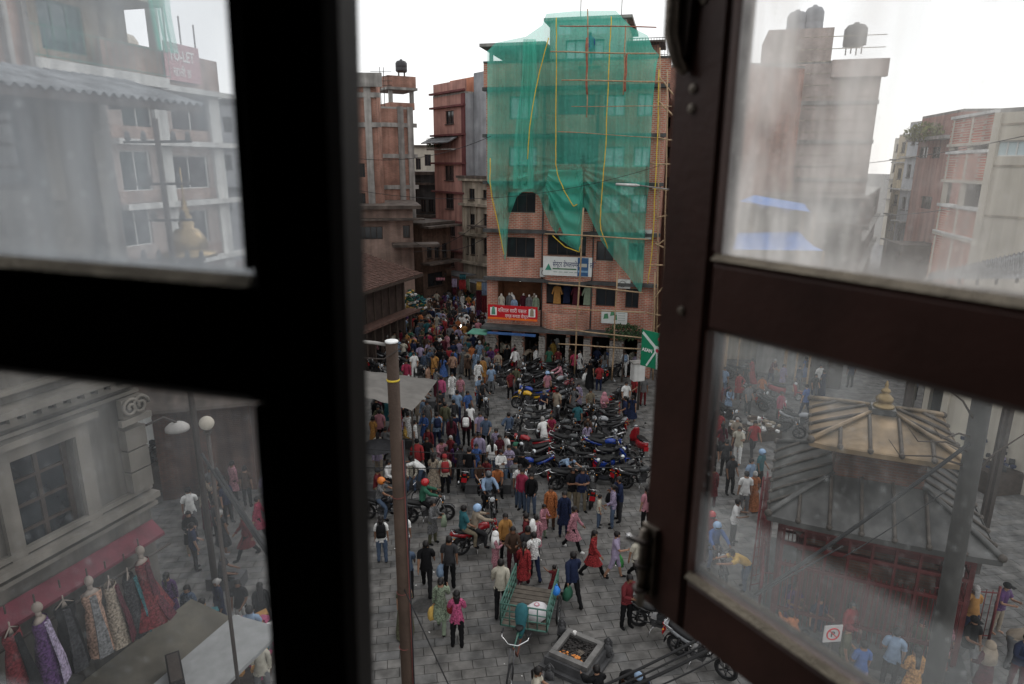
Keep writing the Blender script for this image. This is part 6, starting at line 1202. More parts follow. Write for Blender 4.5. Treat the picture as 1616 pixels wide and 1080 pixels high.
# everyone behind the dusty panes
for a in [
 (1176, 930, 1.68, 'bend', 275, Mn, 't', 'yellow', 'denim blue', 'short'), (1155, 858, 1.66, 'phone', 60, Mn, 'q', 'white', 'charcoal', 'short'), (1105, 822, 1.66, 'walkB', 190, Mn, 'l', 'pale green', 'charcoal', 'short'), (1121, 800, 1.62, 'stand', 180, W_, 'k', 'dark red', 'maroon', 'short'), (1108, 790, 1.62, 'stand', 200, W_, 'l', 'red', 'black', 'short'), (1172, 812, 1.7, 'stand', 180, Mn, 't', 'white', 'grey', 'short'),
 (1186, 808, 1.6, 'relax', 180, W_, 's', 'orange', 'red', 'bun', 'grey'), (1150, 780, 1.62, 'relax', 20, Mn, 'q', 'charcoal', 'black', 'short'), (1122, 752, 1.62, 'stand', 0, Mn, 'q', 'black', 'black', 'short'), (1142, 752, 1.62, 'stand', 180, Mn, 'q', 'charcoal', 'black', 'short'), (1196, 770, 1.62, 'relax', 40, Mn, 'q', 'teal', 'black', 'helmet', 'light blue'), (1134, 640, 1.62, 'stand', 60, Mn, 'q', 'beige', 'black', 'short'),
 (1178, 655, 1.66, 'relax', 30, Mn, 'q', 'grey', 'black', 'short'), (1228, 668, 1.64, 'relax', 20, W_, 'l', 'crimson', 'black', 'short'), (1290, 620, 1.64, 'stand', 0, Mn, 'l', 'white', 'black', 'short'), (1484, 655, 1.66, 'stand', 10, W_, 'k', 'yellow', 'navy', 'short'), (1340, 612, 1.64, 'stand', 180, Mn, 'q', 'navy', 'black', 'short'), (1440, 632, 1.64, 'stand', 180, Mn, 'q', 'light blue', 'black', 'short'), (1510, 648, 1.66, 'relax', 90, Mn, 'q', 'charcoal', 'black', 'short'),
 (1350, 1104, 1.62, 'relax', 180, W_, 't', 'blue', 'lilac', 'short'), (1400, 1086, 1.66, 'relax', 150, Mn, 'q', 'light blue', 'charcoal', 'short'), (1432, 1116, 1.64, 'relax', 180, W_, 'k', 'amber', 'orange', 'long'), (1252, 1048, 1.5, 'bend', 180, W_, 'k', 'orange', 'amber', 'bun'), (1545, 1106, 1.64, 'relax', 190, W_, 'k', 'maroon', 'maroon', 'scarf', 'beige'), (1585, 1050, 1.7, 'bend', 60, Mn, 'q', 'beige', 'grey', 'cap', 'white'), (1470, 1091, 1.64, 'relax', 90, W_, 'k', 'dark red', 'maroon', 'short'), (1325, 1075, 1.6, 'relax', 60, Mn, 'q', 'olive', 'black', 'cap', 'dark red'),
 (402, 1046, 1.7, 'walkA', 190, Mn, 'q', 'light blue', 'beige', 'short'), (392, 880, 1.64, 'walkA', 300, W_, 'k', 'dark red', 'black', 'short'), (368, 1096, 1.62, 'relax', 150, W_, 's', 'grey', 'white', 'short'), (418, 1106, 1.62, 'relax', 200, W_, 'l', 'cream', 'grey', 'short'), (345, 860, 1.64, 'stand', 120, Mn, 'q', 'charcoal', 'black', 'short'), (362, 826, 1.64, 'stand', 60, Mn, 'q', 'navy', 'black', 'short'), (330, 850, 1.6, 'relax', 90, W_, 'k', 'maroon', 'black', 'short'),
 (352, 930, 1.6, 'seat', 100, Mn, 'q', 'charcoal', 'black', 'cap', 'grey'), (310, 900, 1.62, 'relax', 130, Mn, 'q', 'navy', 'black', 'short'), (392, 800, 1.62, 'stand', 180, Mn, 'q', 'brown', 'black', 'short'), (372, 790, 1.6, 'stand', 150, W_, 'k', 'pink', 'black', 'short'), (410, 850, 1.6, 'walkB', 100, W_, 'k', 'crimson', 'black', 'short'), (300, 1060, 1.6, 'relax', 80, W_, 'k', 'purple', 'black', 'scarf', 'beige'), (338, 800, 1.6, 'relax', 30, Mn, 'q', 'grey', 'black', 'short')]: put(*a, group='people behind the dusty panes')
# sitting people get a low step or stool
# the packed market street, each of the many walkers small
rc = random.Random(21); TOPS = ['white', 'black', 'charcoal', 'white', 'black', 'white', 'charcoal', 'grey', 'navy', 'red', 'dark red', 'maroon', 'pink', 'light blue', 'teal', 'cream', 'orange', 'green', 'lilac', 'blue', 'beige', 'amber', 'purple', 'denim blue', 'crimson', 'brown', 'olive']
BOTS = ['black', 'black', 'denim blue', 'charcoal', 'grey', 'navy', 'maroon', 'beige', 'white']
def crowd(n, xf, y0, y1, grp, mind=9, lod=1, free=False):
    made = 0; tr = 0
    while made < n and tr < n*40:
        tr += 1; py = y0+(y1-y0)*rc.random()**.8; xa_, xb_ = xf(py); px = rc.uniform(xa_, xb_); p = G(px, py)
        if any((p.x-q[2])**2+(p.y-q[3])**2 < .30 for q in PREG): continue
        if any((p.x-q[0])**2+(p.y-q[1])**2 < (.2 if free else 1.0) for q in BPOS): continue
        sex = rc.choice('mw'); out = rc.choice('tlq') if sex == 'm' else rc.choice('tlkksd'); deg = rc.choice([0, 180])+rc.uniform(-40, 40)
        put(px, py, rc.uniform(1.5, 1.72) if sex == 'm' else rc.uniform(1.45, 1.62), rc.choice(['stand', 'relax', 'walkA', 'walkB', 'carry', 'phone', 'talk', 'hip', 'look']), deg, sex, out, rc.choice(TOPS), rc.choice(BOTS), rc.choice(['short', 'short', 'cap'] if sex == 'm' else ['short', 'long', 'bun', 'pony']), None if rc.random() < .9 else 'grey', group=grp, lod=lod, extra=('%s backpack' % rc.choice(['black', 'navy', 'maroon'])) if lod == 1 and rc.random() < .12 else None); made += 1
st_ = lambda y: (interp(y, [(440, 690), (470, 660), (520, 640), (560, 640)]), interp(y, [(440, 735), (480, 762), (560, 764)]))
crowd(70, st_, 510, 562, 'x', lod=2)
crowd(120, st_, 444, 512, 'x', lod=2)
crowd(20, lambda y: (575, 640), 530, 552, 'x', lod=2)
crowd(14, lambda y: (575, 640), 548, 575, 'x', lod=2)
crowd(16, lambda y: (772, 1010), 572, 594, 'people along the ground floor stalls')
crowd(34, lambda y: (650, 786), 560, 602, 'x', lod=2)
crowd(30, lambda y: (786, 1010), 572, 596, 'x', lod=2)
crowd(36, lambda y: (590, interp(y, [(600, 700), (640, 690), (700, 770), (780, 830)])), 610, 790, 'people in the middle left crowd')
crowd(14, lambda y: (800, 1005), 600, 720, 'people standing among the parked motorcycles', free=True)
crowd(16, lambda y: (270, 425), 640, 880, 'people behind the lower left pane')
crowd(8, lambda y: (262, 425), 985, 1060, 'people by the cloth stall behind the lower left pane')
crowd(12, lambda y: (1230, 1610), 985, 1100, 'people along the red railing at the bottom right')
crowd(14, lambda y: (1130, 1320), 600, 660, 'people beyond the golden roof')
crowd(9, lambda y: (1100, 1190), 680, 800, 'people left of the golden roof')
# the tiny far shoppers, one mass
VV = []; FF = []; MI = []; mats_ = []; nv = 0
for (p_, rz_, s_, prt, hair_, J_, ms_, key_) in CROWD:
    m = MB()
    for (mesh_, mi_) in [(prt[0], 0)]+[(g_[1], g_[2]+1) for g_ in prt[1] if g_[2] < 2]:
        m.mi = mi_; m.add([v.co[:] for v in mesh_.vertices], [tuple(f.vertices) for f in mesh_.polygons])
    m.mi = 3; hb_ = hair_mb(J_, hair_); m.add(hb_.v, hb_.f); a_ = np.array(m.v); c_, q_ = math.cos(rz_), math.sin(rz_)
    a_ = np.stack([(a_[:, 0]*c_-a_[:, 1]*q_)*s_+p_.x, (a_[:, 0]*q_+a_[:, 1]*c_)*s_+p_.y, a_[:, 2]*s_], 1); VV.append(a_)
    FF += [tuple(i+nv for i in f) for f in m.f]; nv += len(a_)
    for mm_ in ms_:
        if mm_ not in mats_: mats_.append(mm_)
    MI += [mats_.index(ms_[k]) for k in m.m]
me = bpy.data.meshes.new('distant_crowd'); me.from_pydata(np.concatenate(VV).tolist(), [], FF)
for mm_ in mats_: me.materials.append(mm_)
me.polygons.foreach_set('material_index', MI); me.polygons.foreach_set('use_smooth', [True]*len(FF)); me.update()
tag(link(me, 'distant_crowd'), 'dense crowd of shoppers far down the market street', None, None, 'stuff')
# a man on the scaffold behind the net
s_, z_ = A.sz(930, 104, .25); wp = A.world(s_, -.3, z_); o = person(wp, 1.65, 'reach', A.rz+math.pi, 'm', 'l', 'blue', 'navy', 'short', None, 'worker in blue standing high on the scaffold behind the net', 'workers', 'black', 1, z_)
MB().box((s_-.6, -.55, z_-.06), (s_+.6, -.02, z_-.005)).build('scaffold_board', BAM, scf)
print('people', PN[0], 'bikes', nb)
# ================================================================== the temple with its two metal roofs
TMR = M('weathered_brass_roof', (.088, .086, .082), .5, .6, 1.2, metal=.35, spec=.5, streak=.3); TMG = M('gilded_roof', (.22, .155, .09), .45, .8, 1.1, metal=.45, spec=.5, streak=.3); RIBM = M('roof_rib', (.075, .062, .052), .5, .4, 5, metal=.35)
tc = Vector((9.57, 16.05, 0)); tp = empty('golden_temple', 'small two tier temple with ribbed gilded metal roofs behind the right sash', 'temple', tc, rad(-23.5))
def tier(hw, z, top_w, rise, matl, nrib, lip):
    for q in range(4):
        Rz = Matrix.Rotation(q*math.pi/2, 4, 'Z')
        def P(x, s, dz=0):   # x metres along the eave, s from eave to ridge; ribs run straight up the slope
            h = hw-(hw-top_w)*s; up = .05*min(1, abs(x)/max(h, .01))**4*(1-s); return Rz @ Vector((x, -h, z+rise*(s**.9)+dz+up))
        n = nrib+1
        for i in range(n):
            x0, x1 = -hw+2*hw*i/n, -hw+2*hw*(i+1)/n; vs = []; fs = []; m = MB(); g = .008
            lim = lambda x: min(1.0, max(0.0, (hw-abs(x))/(hw-top_w)))
            K = 6
            for j in range(K+1):
                for x in (x0+g, x1-g): s_ = lim(x)*j/K; vs += [P(x, s_), P(x, s_, -.05)]
            for j in range(K): a = j*4; fs += [(a, a+2, a+6, a+4), (a+3, a+1, a+5, a+7), (a, a+4, a+5, a+1), (a+2, a+3, a+7, a+6)]
            fs += [(0, 1, 3, 2), (K*4, K*4+2, K*4+3, K*4+1)]; m.add(vs, fs); m.build('roof_panel', matl, tp)
            if i: L_ = lim(x0); MB().tube([P(x0, L_*t/6, .035) for t in range(7)], [.045]*6+[.035], 7).build('roof_rib', RIBM, tp, True); MB().ball(P(x0, 0, .02), .075, 7, 5).build('rib_end', RIBM, tp, True)
        C = lambda s, dz: P(hw-(hw-top_w)*s, s, dz)
        MB().tube([C(t/6, .05) for t in range(7)], [.075, .07, .065, .065, .06, .055, .05], 8).build('hip_ridge', matl, tp, True); MB().ball(C(0, .05), .10, 8, 6).build('ridge_end', RIBM, tp, True)
        a_ = [P(-hw+2*hw*k/10, 0) for k in range(11)]; m = MB(); m.rings([[p+Vector((0, 0, .03)), p+(Rz @ Vector((0, -.03, 0))), p+(Rz @ Vector((0, -.03, 0)))+Vector((0, 0, -lip)), p+Vector((0, 0, -lip))] for p in a_]); m.build('eave_fringe', matl, tp)
tier(2.42, 3.65, 1.0, .8, TMR, 6, .14); tier(1.65, 5.45, .3, .52, TMG, 4, .12)
MB().box((-1.0, -1.0, 4.2), (1.0, 1.0, 5.5)).build('upper_storey', BRICKD, tp)
MB().box((-.27, -.27, 5.9), (.27, .27, 6.1)).build('finial_base', TMR, tp)
MB().lathe((0, 0, 6.1), [(.26, 0), (.24, .06), (.16, .1), (.2, .16), (.21, .24), (.14, .32), (.08, .36), (.12, .42), (.1, .47), (.04, .52), (.05, .58), (.015, .7)], 16).build('gilded_finial', GOLD, tp, True)
REDW = M('red_painted_wood', (.085, .016, .016), .6, .3, 5); REDI = M('red_iron', (.15, .022, .026), .5, .3, 8)
MB().box((-1.5, -1.5, .5), (1.5, 1.5, 3.6)).build('sanctum_wall', BRICKD, tp); MB().box((-2.3, -2.3, 0), (2.3, 2.3, .5)).build('plinth', CONCD, tp)
for q in range(4):
    Rz = Matrix.Rotation(q*math.pi/2, 3, 'Z')
    for k in range(9): x = -2.0+k*.5; MB().box((x-.03, -2.1, .5), (x+.03, -2.04, 3.35), Rz).build('lattice_post', REDW, tp)
    for z in (.9, 2.2, 2.8, 3.25): MB().box((-2.05, -2.095, z), (2.05, -2.045, z+.09), Rz).build('lattice_rail', REDW, tp)
    m = MB()
    for k in range(36): x = -2.0+k*.114; m.tube([Rz @ Vector((x, -2.02, .55)), Rz @ Vector((x, -2.02, 2.35))], .012, 4)
    m.build('iron_grille', REDI, tp)
    for z in (2.5, 2.85, 3.2): MB().box((-1.7, -1.62, z), (1.7, -1.53, z+.14), Rz).build('carved_frieze', REDW, tp)
    m = MB()
    for s in (-1, 1): m.tube([Rz @ Vector((s*1.45, -1.5, 2.8)), Rz @ Vector((s*2.1, -2.15, 3.52))], .06, 5)
    m.build('roof_strut', TIMB, tp)
# red railing round the temple yard
def fence(name, label, pts, h, mat, step, cat='railing', post=.035):
    root = empty(name, label, cat, (pts[0][0], pts[0][1], 0)); o = Vector((pts[0][0], pts[0][1], 0))
    for (a, b) in zip(pts, pts[1:]):
        a = Vector((a[0], a[1], 0))-o; b = Vector((b[0], b[1], 0))-o; n = max(1, int((b-a).length/step))
        for z in (.12, h-.08): MB().tube([a+Vector((0, 0, z)), b+Vector((0, 0, z))], .018, 5).build('rail', mat, root, True)
        for i in range(n):
            p = a.lerp(b, i/n); MB().tube([p, p+Vector((0, 0, h+(.12 if i % 8 == 0 else 0)))], post if i % 8 == 0 else .011, 5).build('bar' if i % 8 else 'post', mat, root, True)
    return root
g1, g2, g3 = G(1196, 975), G(1205, 800), G(1560, 1010)
fence('red_railing', 'red iron railing round the temple yard behind the lower right pane', [(g3.x, g3.y), (g1.x, g1.y), (g2.x, g2.y)], 1.5, REDI, .15)
g1, g2 = G(1150, 640), G(1102, 668); fence('small_red_gate', 'short red and white railing at the top left of the lower right pane', [(g2.x, g2.y), (g1.x, g1.y)], 1.1, REDI, .15)
# tall bundle of red prayer cords / ladder leaning left of the temple
p = G(1196, 930); rl = empty('prayer_cord_stand', 'tall narrow red iron frame hung with cords left of the temple roof', 'frame', (p.x, p.y, 0), .3)
for s in (-1, 1): MB().tube([(s*.28, 0, 0), (s*.16, .1, 3.6)], .03, 6).build('upright', REDI, rl, True)
for k in range(12): MB().tube([(-.28+k*.01, k*.008, .2+k*.3), (.28-k*.01, k*.008, .2+k*.3)], .016, 5).build('rung', REDI, rl, True)
m = MB(); rq = random.Random(3)
for k in range(26): x = rq.uniform(-.22, .22); m.tube([(x*.6, .05, 3.6), (x+.05*math.sin(k), .03, 2.2), (x*1.3, .0, rq.uniform(.3, 1))], .010, 4)
m.build('hanging_cords', M('hung_red_cord', (.22, .05, .05), .8, .4, 9), rl)
# no parking sign
p = G(1301, 1085); sn = empty('no_parking_sign', 'square no parking sign with red ring on a post by the railing', 'sign', (p.x, p.y, 0), .1); zz = PYw(1300, 1000, p.y).z
MB().tube([(0, .03, 0), (0, .03, zz)], .03, 6).build('post', FRD, sn, True); MB().box((-.22, -.015, zz-.22), (.22, .015, zz+.22)).build('plate', M('sign_plate', (.5, .48, .47), .5, .15, bump=0), sn)
m = MB(); m.torus((0, -.02, zz), (0, 1, 0), .15, .018, 20, 5); m.box((-.15, -.028, -.012), (.15, -.018, .012), Matrix.Rotation(.78, 3, 'Y'), (0, 0, zz)); m.build('red_ring', REDB, sn)
text('P', .2, M('black_lettering', (.02, .02, .02), .6, 0, bump=0), sn, (-.06, -.02, zz-.07), off=.004)
# ---- poles and cables
PLM = M('pole_timber', (.080, .052, .038), .75, .25, 2.5, bump=.5, streak=.35)
pt = PY(618, 541, 11.0); pole = empty('utility_pole', 'weathered brown utility pole with white capped top in the square', 'utility pole', (pt.x, pt.y, 0))
MB().tube([(0.03, 0, 0), (.02, 0, 4), (0.0, 0, pt.z)], [.105, .10, .094], 18).build('pole_shaft', PLM, pole, True); MB().lathe((0, 0, pt.z), [(.09, 0), (.104, .01), (.104, .03), (.09, .038)], 18).build('white_cap', M('cap_white', (.75, .76, .76), .5, .05), pole, True)
MB().tube([(0, 0, pt.z-.05), (-.25, .05, pt.z-.02), (-.8, .1, pt.z+.02)], .028, 7).build('cross_arm', CONC, pole, True); MB().tube([(.1, 0, pt.z-.02), (.18, -.05, pt.z-.05), (-.1, -.15, pt.z-.22), (-.8, -.1, pt.z-.2)], .010, 5).build('loose_wire', FRD, pole, True)
MB().torus((0, 0, pt.z-.60), (0, 0, 1), .097, .008, 18, 6, 2.2).build('yellow_tape', ROPE, pole, True)
for z in (pt.z-2.6, pt.z-4.4, pt.z-5.5): MB().torus((0.01, 0, z), (0, 0, 1), .101, .007, 18, 6).build('wire_tie', M('red_cord', (.16, .05, .045), .8), pole, True)
for k, (dx, c) in enumerate(((.115, 'red_cord'), (.135, 'drop_wire'))): MB().tube([(dx, -.04, pt.z-1.6), (dx+.02, -.05, 5), (dx+.015, -.03, 2)], .012, 5).build('drop_wire', M(c, (.03, .03, .035) if k else (.12, .04, .04), .7), pole, True)
CAB = M('black_cable', (.012, .012, .013), .6, .1, bump=0)
def wire(a, Ya, b, Yb, sag, r, label, mat=CAB, group='overhead wires'): return cable('overhead_wire', label, PY(*a, Ya), PY(*b, Yb), sag, r, mat, group)
wire((560, 708), 11, (1060, 722), 12, .05, .007, 'thin upper wire crossing the square right of the pole'); wire((560, 738), 11, (1060, 736), 12, .03, .009, 'darkest wire crossing the square just below the other')
wire((635, 924), 11, (712, 1090), 9, .0, .012, 'slack dark wire dropping down to the right from the pole foot')
for k, (a, b, r) in enumerate((((930, 1092), (1190, 960), .016), ((940, 1098), (1190, 972), .012), ((956, 1100), (1190, 984), .02), ((985, 1104), (1195, 1000), .010))): wire(a, 6.5, b, 7.0, .04+.01*k, r, ['topmost', 'second', 'thickest', 'lowest'][k]+' cable of the bundle crossing below the sash corner')
wire((1190, 940), 9, (1530, 700), 9.5, .05, .028, 'thick slanting cable before the temple roofs'); wire((1330, 880), 9, (1500, 770), 9.5, .03, .008, 'thin cable under the thick one before the temple'); wire((1150, 965), 8.6, (1330, 862), 9, .0, .012, 'short thin cable continuing down left of the thick one')
wire((318, 716), 9.0, (432, 890), 8.0, .02, .02, 'pale slanting cable behind the lower left pane'); wire((340, 740), 8.9, (432, 880), 8.0, .05, .03, 'thick dark cable beside the pale one behind the lower left pane')
# right pole with bare branches
pt = PY(1546, 636, 9.8); rp = empty('concrete_pole', 'leaning grey pole with bare branches in front of the temple', 'utility pole', (PY(1492, 1000, 9.8).x, pt.y, 0)); dx = pt.x-rp.location.x
MB().tube([(0, 0, 0), (dx*.3, 0, 5), (dx, 0, pt.z+1.2)], [.15, .135, .12], 14).build('pole_shaft', M('dark_pole', (.045, .043, .04), .85, .3, 3), rp, True)
rq = random.Random(5)
for k in range(9):
    z = pt.z-1.2+k*.22; s = rq.choice((-1, 1)); q = Vector((dx*.9, 0, z)); e = q+Vector((s*rq.uniform(.4, 1.0), rq.uniform(-.3, .3), rq.uniform(-.1, .7))); MB().tube([q, q.lerp(e, .5)+Vector((0, 0, .08)), e, e+Vector((s*.2, 0, .25))], [.02, .014, .009, .004], 5).build('bare_branch', TIMB, rp, True)
# ---- pale stall canopy left of centre
cn = empty('stall_canopy', 'pale grey flat stall canopy behind the utility pole', 'canopy', G(640, 650)); P = [(560, 622, 26), (650, 648, 26), (690, 600, 31), (560, 583, 31)]; Q = [PY(*p)-Vector((cn.location.x, cn.location.y, 0)) for p in P]
def cf(u, v): q = (Q[0]*(1-u)+Q[1]*u)*(1-v)+(Q[3]*(1-u)+Q[2]*u)*v; return (q.x, q.y, q.z+.02*math.sin(u*23)-.06*math.sin(v*3.14))
zmin = min(q.z for q in Q); sheet(cf, 20, 8, 'canopy_sheet', M('pale_canopy_cloth', (.19, .178, .165), .8, .15, 1.5, streak=.2), cn)
for q in Q: MB().tube([(q.x, q.y, 0), (q.x, q.y, q.z-.01)], .04, 6).build('canopy_post', FRD, cn)
# dark umbrella left of the pole
p = G(600, 762); um = empty('umbrella', 'dark grey open umbrella over a seated vendor left of the pole', 'umbrella', (p.x, p.y, 0)); m = MB(); m.lathe((0, 0, 1.5), [(.75, 0), (.6, .12), (.3, .24), (.03, .3)], 8); m.build('umbrella_canopy', cloth('charcoal'), um); MB().tube([(0, 0, .6), (0, 0, 1.85)], .012, 5).build('shaft', CHR, um)
# ---- bicycle by the pole
p = G(642, 800); bc = empty('bicycle', 'black bicycle whose wheel shows right of the utility pole', 'bicycle', (p.x, p.y, 0), rad(100))
for y in (-.52, .52):
    m = MB(); m.torus((0, 0, 0), (1, 0, 0), .33, .018, 26, 6); w = m.build('wheel', TYRE, bc, True, loc=(0, y, .34)); m = MB()
    for k in range(14): a_ = k*math.pi/7; m.tube([(0, 0, 0), (0, .32*math.cos(a_), .32*math.sin(a_))], .003, 3)
    m.build('spokes', CHR, w)
m = MB(); m.tube([(0, .52, .34), (0, .1, .3), (0, -.35, .75), (0, .2, .8), (0, .1, .3)], .016, 6); m.tube([(0, .52, .34), (0, .2, .8)], .012, 6); m.tube([(0, -.52, .34), (0, -.38, .95)], .016, 6); m.build('frame', BLK, bc, True)
MB().tube([(-.26, -.25, .98), (0, -.38, .98), (.26, -.25, .98)], .013, 6).build('handlebar', CHR, bc, True); MB().ball((0, .22, .87), (.07, .14, .04), 8, 5).build('saddle', SEATM, bc, True)
# ---- green cargo tricycle
TG = M('tricycle_green', (.07, .16, .13), .5, .25, 6); TRA = rad(-13); c0 = G(826, 1022); tr = empty('cargo_tricycle', 'empty green barred cargo tricycle with chrome handlebar in the foreground', 'tricycle', (c0.x, c0.y, 0), TRA)
def bar(pts, r=.018, nm='cage_bar', mt=TG, par=tr): return MB().tube(pts, r, 6).build(nm, mt, par, True)
x0, x1, y0, y1 = -.60, .60, -.05, 1.75
for z, yf in ((.62, y0), (1.25, y0)): bar([(x0, yf, z), (x1, yf, z)], .024, 'frame_bar'); bar([(x0, y0, z), (x0, y1, z)], .024, 'frame_bar'); bar([(x1, y0, z), (x1, y1, z)], .024, 'frame_bar')
for z in (.85, 1.05): bar([(x0, y0, z), (x1, y0, z)]); bar([(x0, y0, z), (x0, y1, z)]); bar([(x1, y0, z), (x1, y1, z)])
for k in range(6): x = x0+(x1-x0)*k/5; bar([(x, y0, .62), (x, y0, 1.25)])
for k in range(8): y = y0+(y1-y0)*k/7; bar([(x0, y, .62), (x0, y, 1.25)]); bar([(x1, y, .62), (x1, y, 1.25)])
for k in range(9): MB().box((x0+.02, y0+.02+k*.195, .60), (x1-.02, y0+.19+k*.195, .617)).build('bed_plank', M('bed_plank', (.10, .085, .07), .85, .35, 6), tr)
for x, y in ((-.72, 1.2), (.72, 1.2)):
    w = MB(); w.torus((0, 0, 0), (1, 0, 0), .34, .025, 26, 7); w = w.build('wheel', TYRE, tr, True, loc=(x, y, .365)); m = MB(); m.torus((0, 0, 0), (1, 0, 0), .31, .012, 22, 5)
    for k in range(12): a_ = k*math.pi/6; m.tube([(0, 0, 0), (0, .31*math.cos(a_), .31*math.sin(a_))], .004, 3)
    m.build('spokes', CHR, w)
bar([(-.74, 1.2, .365), (.74, 1.2, .365)], .02, 'axle', ENG)
for x in (-.5, .5): bar([(x, .3, .6), (x, 1.2, .37), (x, 1.8, .6)], .022, 'leaf_spring', ENG)
w = MB(); w.torus((0, 0, 0), (1, 0, 0), .34, .025, 26, 7); w = w.build('wheel', TYRE, tr, True, loc=(0, -1.55, .365)); m = MB(); m.torus((0, 0, 0), (1, 0, 0), .31, .012, 22, 5)
for k in range(12): a_ = k*math.pi/6; m.tube([(0, 0, 0), (0, .31*math.cos(a_), .31*math.sin(a_))], .004, 3)
m.build('spokes', CHR, w)
bar([(0, -1.2, .95), (0, -.75, .35), (0, 0, .62)], .026, 'main_tube', M('rust_brown_paint', (.13, .05, .035), .6, .3, 8)); bar([(-.05, -1.55, .365), (-.05, -1.28, .98)], .018, 'fork', ENG); bar([(.05, -1.55, .365), (.05, -1.28, .98)], .018, 'fork', ENG); bar([(0, -1.15, .9), (0, -.35, .95)], .022, 'top_tube')
bar([(-.34, -.82, 1.12), (-.32, -1.05, 1.1), (-.12, -1.22, 1.05), (.12, -1.22, 1.05), (.32, -1.05, 1.1), (.34, -.82, 1.12)], .016, 'handlebar', CHR)
for s in (-1, 1): bar([(s*.34, -.95, 1.115), (s*.34, -.78, 1.12)], .022, 'hand_grip', BLK)
MB().ball((0, -.52, 1.0), (.11, .14, .05), 10, 6).build('saddle', SEATM, tr, True)
m = MB(); m.rings([[Vector((r_*math.cos(a)*1.0+.0+ox, oy+r_*math.sin(a)*.7, z)) for a in [i*.628 for i in range(10)]] for z, r_, ox, oy in ((.72, .04, .03, -.55), (.85, .1, .02, -.45), (1.1, .15, 0, -.35), (1.3, .17, .0, -.28), (1.42, .13, 0, -.22), (1.46, .04, 0, -.2))])
tc_ = empty('teal_cloth_bundle', 'teal cloth bundle slung over the tricycle seat', 'bundle', (c0.x, c0.y, 0), TRA); m.build('bundle_body', cloth('teal'), tc_, True); m = MB(); m.torus((.0, -.5, .8), (.1, .2, 1), .07, .015, 10, 5); m.build('tie', cloth('green'), tc_)
q = Vector((c0.x, c0.y, 0))+Matrix.Rotation(TRA, 3, 'Z') @ Vector((.25, .45, .62)); m = MB(); rq = random.Random(4)
rg = []
for z, r_ in ((0, .22), (.03, .3), (.15, .34), (.28, .3), (.36, .18), (.39, .05)): rg.append([Vector((r_*math.cos(i*.5236)*(1+rq.uniform(-.07, .07)), r_*.8*math.sin(i*.5236)*(1+rq.uniform(-.07, .07)), z+rq.uniform(-.015, .015))) for i in range(12)])
m.rings(rg); sk = empty('white_sack', 'plump white sack lying in the tricycle cage', 'sack', q, .3); m.build('sack_body', M('white_sack', (.62, .60, .62), .75, .15, 5), sk, True); m = MB(); m.torus((.0, 0, .385), (0, 0, 1), .06, .02, 10, 5); m.build('knotted_neck', M('pink_tie', (.6, .3, .35), .8), sk, True)
q = Vector((c0.x, c0.y, 0))+Matrix.Rotation(TRA, 3, 'Z') @ Vector((.66, 1.0, 1.12)); m = MB(); m.lathe((0, 0, 0), [(.05, -.14), (.11, -.08), (.12, .02), (.07, .1), (.02, .13)], 10); bb = empty('blue_plastic_bag', 'bright blue plastic bag hung on the tricycle rail', 'bag', q, 0); m.build('bag_body', cloth('light blue') if False else M('bright_blue_plastic', (.03, .20, .62), .4, .15), bb, True); MB().tube([(0, 0, .12), (.02, 0, .18)], .02, 5).build('knot', M('bright_blue_plastic', (.03, .2, .62)), bb)
wire((560, 250), 40, (775, 215), 42, .5, .016, 'wire crossing before the red brick frame building')
wire((560, 300), 38, (1040, 262), 36, .9, .012, 'wire sagging across the net front'); wire((652, 398), 52, (770, 340), 42, .5, .018, 'wire crossing the market street mouth'); wire((650, 380), 54, (772, 372), 43, .8, .018, 'lower wire crossing the market street mouth'); wire((1130, 250), 40, (1616, 215), 20, .6, .012, 'thin wire across the upper right pane'); wire((1130, 300), 38, (1500, 330), 28, .7, .014, 'lower wire across the upper right pane')
# ---- stone fire altar
STN = M('dark_stone', (.075, .075, .078), .75, .3, 5, bump=.4); STL2 = M('worn_stone', (.16, .155, .15), .75, .3, 5, bump=.4); a0 = G(910, 1046); al = empty('fire_altar', 'square stepped stone fire altar filled with black ash', 'altar', (a0.x, a0.y, 0), rad(-32))
MB().lathe((0, 0, 0), [(1.0, 0), (1.0, .12)], 4, rot=math.pi/4).build('lower_step', STN, al); MB().lathe((0, 0, .122), [(.86, 0), (.84, .22)], 4, rot=math.pi/4).build('middle_block', STN, al)
for q in range(4):
    Rz = Matrix.Rotation(q*math.pi/2, 3, 'Z'); MB().box((-.52, -.52, .35), (.375, -.38, .46), Rz).build('rim_slab', STL2, al)
MB().box((-.379, -.379, .345), (.379, .379, .36)).build('ash_bed', M('black_ash', (.012, .011, .011), .95, .5, 12, bump=.8), al)
rq = random.Random(8); m = MB()
for k in range(170): x, y = rq.uniform(-.36, .36), rq.uniform(-.36, .36); s = rq.uniform(.012, .035); m.box((x-s, y-s, .361), (x+s, y+s, .361+s*1.2), None)
tag(m.build('charcoal_lumps', M('charcoal', (.03, .027, .026), .9, .5, 20), al), None, None, None, 'stuff')
for k in range(22):
    x, y = rq.uniform(-.34, .3), rq.uniform(-.36, -.2); m = MB(); m.lathe((0, 0, 0), [(.012, 0), (.04, .012), (.032, .028), (.008, .03)], 8); f = m.build('marigold', M('marigold', (.65, .24, .06), .8, .3, 30), None, True); f.location = Vector((a0.x, a0.y, 0))+Matrix.Rotation(rad(-32), 3, 'Z') @ Vector((x, y, .362+rq.uniform(0, .01)))
    tag(f, 'orange marigold head strewn on the near edge of the fire altar ash', 'flower', 'marigolds on the fire altar')
